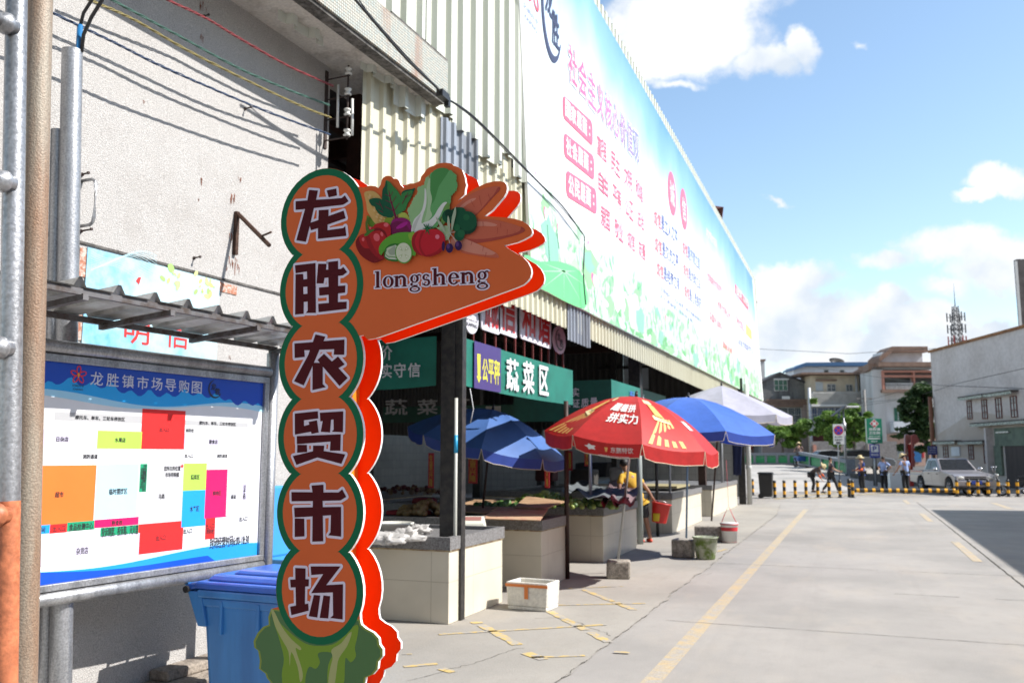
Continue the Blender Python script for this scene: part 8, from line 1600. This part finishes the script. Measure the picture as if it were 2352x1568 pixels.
    if hair: m = MB().use(HAIR); q = Vector((0, 0, 1)).rotation_difference((up-fd*.35).normalized()).to_matrix(); m.ell(hd_+up*.032*s-fd*.018*s, (.090*s, .098*s, .085*s), 14, 8, rot=q); m.build('hair', parent=t)
    ks = ('pel', 'spi', 'che', 'nkb', 'sR', 'sL'); SJ = {k: J[k] for k in ks}; SR = dict(pel=(.155*s, .125*s), spi=(.150*s, .12*s), che=(.165*s, .125*s), nkb=(.072*s, .068*s), sR=.070*s, sL=.070*s); SE = [('pel', 'spi'), ('spi', 'che'), ('che', 'nkb'), ('che', 'sR'), ('che', 'sL')]
    hem = J['pel']+(J['pel']-J['spi']).normalized()*.06*s; SJ['hem'] = hem; SR['hem'] = (.16*s, .13*s); SE.append(('pel', 'hem'))
    for S in 'RL':
        if lng: SJ['e'+S] = J['e'+S]; SJ['w'+S] = J['w'+S]; SR['e'+S] = .056*s; SR['w'+S] = .042*s; SE += [('s'+S, 'e'+S), ('e'+S, 'w'+S)]
        else: SJ['m'+S] = J['s'+S].lerp(J['e'+S], .75); SR['m'+S] = .064*s; SE += [('s'+S, 'm'+S)]
    skinmesh('shirt', SJ, SE, SR, shirt, t, 2)
    PJ = {'pel': J['pel']-Vector((0, 0, .01)), }; PR = {'pel': (.15*s, .118*s)}; PE = []
    for S in 'RL':
        PJ['p'+S] = J['p'+S]; PJ['k'+S] = J['k'+S]; PR['p'+S] = .105*s; PR['k'+S] = .078*s; PE += [('pel', 'p'+S), ('p'+S, 'k'+S)]
        if not shorts: PJ['a'+S] = J['a'+S].lerp(J['k'+S], .04); PR['a'+S] = .062*s; PE += [('k'+S, 'a'+S)]
    skinmesh('trousers', PJ, PE, PR, pants, t, 2)
    for S in 'RL':
        m = MB().use(shoes or BLACK); a, b = J['a'+S], J['t'+S]; d = (b-a); d.z = 0; L_ = d.length; d = d.normalized() if L_ > 0 else f; m.ell((a+b)/2+Vector((0, 0, -(a.z+b.z)/2+min(a.z, b.z)+.012)), (.14*s, .05*s, .045*s), 12, 8, rot=d.to_track_quat('X', 'Z').to_matrix()); m.build('shoe', parent=t)
    if cuff:
        for S in 'RL': m = MB().use(cuff); m.tube([J['w'+S].lerp(J['e'+S], .08), J['w'+S].lerp(J['e'+S], .75)], [.043*s, .052*s], 10); m.build('sleeve_guard', parent=t)
    if hat:
        m = MB().use(STRAW); ax = (up+fd*.05).normalized(); c = hd_+up*.045*s; m.lathe(c, [(.20*s, -.02*s), (.205*s, -.012*s), (.11*s, .03*s), (.095*s, .09*s), (.05*s, .125*s), (0, .13*s)] if hat == 'brim' else [(.24*s, -.05*s), (.245*s, -.04*s), (.13*s, .04*s), (.05*s, .11*s), (0, .125*s)], 18, axis=ax); m.build('straw_hat', parent=t)
    return t, J
def sh(nm, c): return mat('cloth_'+nm, c, .85, var=.25, vs=6)
# yellow shirt, bucket in the right hand, back to us, leaning over the stall
b = gp(1488, 1246); fwd = (CF*1-CR*.35).normalized()
t, JY = person('person in yellow shirt leaning over a stall, holding a red bucket', b, fwd, dict(pel=(-.15, .05, .86), spi=(-.24, .07, 1.04), che=(-.34, .10, 1.24), nkb=(-.38, .13, 1.37), nek=(-.39, .15, 1.43), hed=(-.40, .18, 1.52), top=(-.41, .18, 1.60), sR=(-.18, .08, 1.30), eR=(-.02, .02, 1.08), wR=(.10, -.02, .90), hR=(.13, -.02, .845), sL=(-.50, .10, 1.30), eL=(-.60, .02, 1.06), wL=(-.55, .22, .95), hL=(-.52, .30, .93), pR=(-.06, .05, .84), kR=(.0, .06, .46), pL=(-.22, .05, .84), kL=(-.14, .08, .45), aL=(-.12, .0, .085), tL=(-.12, .13, .03), aR=(.06, 0, .085), tR=(.08, .13, .03)), sh('yellow', (.72, .42, .04)), sh('dkgrey', (.05, .05, .055)), shoes=flat('red_slipper', (.60, .07, .03)), grp='people at the market', shorts=True)
hb_ = JY['hR']; t = thing('red_bucket', 'red plastic bucket with a yellow label held by the person in yellow', 'bucket', hb_-Vector((0, 0, .48))); RBK = mat('bucket_red_plastic', (.62, .025, .02), .35, var=.1, trans=.1); c = hb_+CR*.10+Vector((0, 0, -.46)); ax = (Vector((0, 0, 1))+CR*.16).normalized(); m = MB().use(RBK); m.lathe(c, [(0, 0), (.135, 0), (.145, .02), (.185, .36), (.20, .365), (.20, .385), (.178, .38), (.13, .03), (0, .03)], 26, axis=ax); m.build('body', parent=t)
m = MB().use(CHR); tp_ = c+ax*.37; ends = [tp_+CR*.19, tp_-CR*.19]; m.tube([ends[1], ends[1].lerp(hb_, .6)+Vector((0, 0, .01)), hb_-Vector((0, 0, .03)), ends[0].lerp(hb_, .6)+Vector((0, 0, .01)), ends[0]], .005, 6); m.build('handle', parent=t)
m = MB().use(flat('label_yellow', (.70, .52, .03), .5)); lc = c+ax*.15; x_ = CR; vs = []
for i in range(7):
    a = -1.15+i*.16
    for z in (.04, .19): rr_ = .139+z*.137+.004; vs.append(c+ax*z+(CR*math.sin(a)-CF*math.cos(a))*rr_)
m.add(vs, [(2*i, 2*i+2, 2*i+3, 2*i+1) for i in range(6)]); m.build('label', parent=t)
# bending worker in straw hat with orange sleeve guards
def gz(u, v, D): p = dp(u, v, D); return p
OR = flat('cuff_orange', (.75, .12, .02), .7)
b = gp(*Z9(650, 1250)); b = Vector((b.x, b.y, 0)); fwd = (CR*.8-CF*.5).normalized()
person('bending worker in a straw hat and orange sleeve guards behind the bollards', gp(1868, 1130), fwd, dict(pel=(0, -.05, .82), spi=(0, .05, .98), che=(0, .22, 1.10), nkb=(0, .32, 1.14), nek=(0, .36, 1.15), hed=(0, .46, 1.17), top=(0, .52, 1.22), sR=(.17, .25, 1.08), eR=(.20, .30, .84), wR=(.16, .42, .64), hR=(.15, .46, .57), sL=(-.17, .25, 1.08), eL=(-.2, .34, .86), wL=(-.15, .48, .72), hL=(-.13, .54, .68), pR=(.08, -.05, .80), pL=(-.08, -.05, .80), kR=(.1, .08, .44), kL=(-.1, .02, .44)), sh('brown', (.10, .075, .07)), sh('black', (.02, .02, .022)), hat='brim', cuff=OR, grp='people beyond the bollards')
person('walking person in a dark top striding right beside the bending worker', gp(1910, 1133), (CR*1-CF*.2), dict(eR=(.2, .10, 1.14), wR=(.16, .32, 1.02), hR=(.15, .40, 1.0), eL=(-.2, .12, 1.15), wL=(-.16, .36, 1.06), hL=(-.15, .44, 1.04), kR=(.09, .20, .50), aR=(.09, .30, .12), tR=(.1, .42, .06), kL=(-.09, -.10, .50), aL=(-.09, -.38, .16), tL=(-.1, -.30, .04)), sh('plum', (.055, .04, .055)), sh('black', (.02, .02, .022)), hscale=.96, grp='people beyond the bollards')
person('person in a cap and blue shirt with orange sleeve guards facing left', gp(1982, 1131), (-CR*1-CF*.15), dict(che=(0, .03, 1.29), hed=(0, .06, 1.58), eR=(.19, .0, 1.14), wR=(.17, .22, 1.03), hR=(.16, .30, 1.03), eL=(-.19, .02, 1.13), wL=(-.17, .23, 1.02), hL=(-.16, .31, 1.02), kR=(.1, .06, .49)), sh('blue', (.025, .06, .26)), sh('black', (.02, .02, .022)), hat='brim', cuff=OR, hscale=.98, grp='people beyond the bollards')
person('bareheaded officer in a light blue shirt with hands at the waist', gp(2032, 1128), (-CR*.8-CF*.6), dict(eR=(.34, -.12, 1.16), wR=(.20, .06, 1.04), hR=(.15, .10, 1.03), eL=(-.34, -.12, 1.16), wL=(-.20, .04, 1.02), hL=(-.15, .08, 1.01)), sh('ltblue', (.34, .44, .74)), sh('black', (.02, .02, .022)), hscale=.97, grp='people beyond the bollards')
person('stout person in straw hat and light blue shirt, back turned, beside the pickup', gp(2082, 1133), (CF*1-CR*.3), dict(hed=(-.04, .06, 1.575), top=(-.05, .07, 1.64), eL=(-.30, .02, 1.13), wL=(-.40, .12, .92), hL=(-.44, .15, .85)), sh('ltblue', (.34, .44, .74)), sh('black', (.02, .02, .022)), hat='brim', hscale=1.03, grp='people beyond the bollards')
# tricycle rider on the bridge, seen from behind
rb = dp(1838, 1072, 62); gr = rb.z; t, JR = person('rider in straw hat and brown top on a tricycle crossing the bridge', Vector((rb.x, rb.y, gr)), (CF+CR*.1), dict(pel=(0, 0, .92), pR=(.09, .02, .90), pL=(-.09, .02, .90), kR=(.14, .38, .75), kL=(-.14, .32, .66), aR=(.14, .32, .34), aL=(-.14, .28, .25), tR=(.14, .44, .3), tL=(-.14, .40, .2), che=(0, .12, 1.28), spi=(0, .04, 1.1), nkb=(0, .16, 1.42), nek=(0, .19, 1.48), hed=(0, .22, 1.57), top=(0, .22, 1.65), eR=(.28, .3, 1.14), wR=(.24, .52, 1.05), hR=(.24, .58, 1.03), eL=(-.28, .3, 1.14), wL=(-.24, .52, 1.05), hL=(-.24, .58, 1.03)), sh('tan', (.20, .13, .11)), sh('brown', (.10, .075, .07)), hat='brim', grp='people beyond the bollards')
t = thing('cargo_tricycle', 'cargo tricycle with a blue box ridden across the bridge', 'tricycle', Vector((rb.x, rb.y-.9, gr))); P = frame((rb.x, rb.y, gr), CF)
m = MB().use(mat('box_blue', (.03, .10, .34), .6, var=.3)); m.box(P(-.75, 0, .58), (1.0, 1.05, .34), CF); m.build('cargo_box', parent=t)
for x, y in ((-.75, .6), (-.75, -.6), (.85, 0)):
    m = MB().use(TYRE); ax = P(0, 1, 0)-P(0, 0, 0); m.lathe(P(x, y, .32), [(.28, -.025), (.32, -.02), (.32, .02), (.28, .025), (.28, -.025)], 22, axis=ax); m.use(CHR)
    for k in range(8): d = CF*math.cos(k*.785)+Vector((0, 0, math.sin(k*.785))); m.tube([P(x, y, .32), P(x, y, .32)+d*.28], .004, 3)
    m.build('wheel', parent=t)
m = MB().use(BLACKM); m.tube([P(.85, 0, .32), P(.62, 0, 1.0), P(-.1, 0, .45), P(-.2, 0, .88)], .02, 6); m.tube([P(.60, -.25, 1.02), P(.60, .25, 1.02)], .014, 6); m.tube([P(-.75, -.6, .32), P(-.75, .6, .32)], .02, 6); m.build('frame', parent=t); m = MB().use(BLACK); m.box(P(-.18, 0, .88), (.28, .2, .06), CF); m.build('saddle', parent=t)
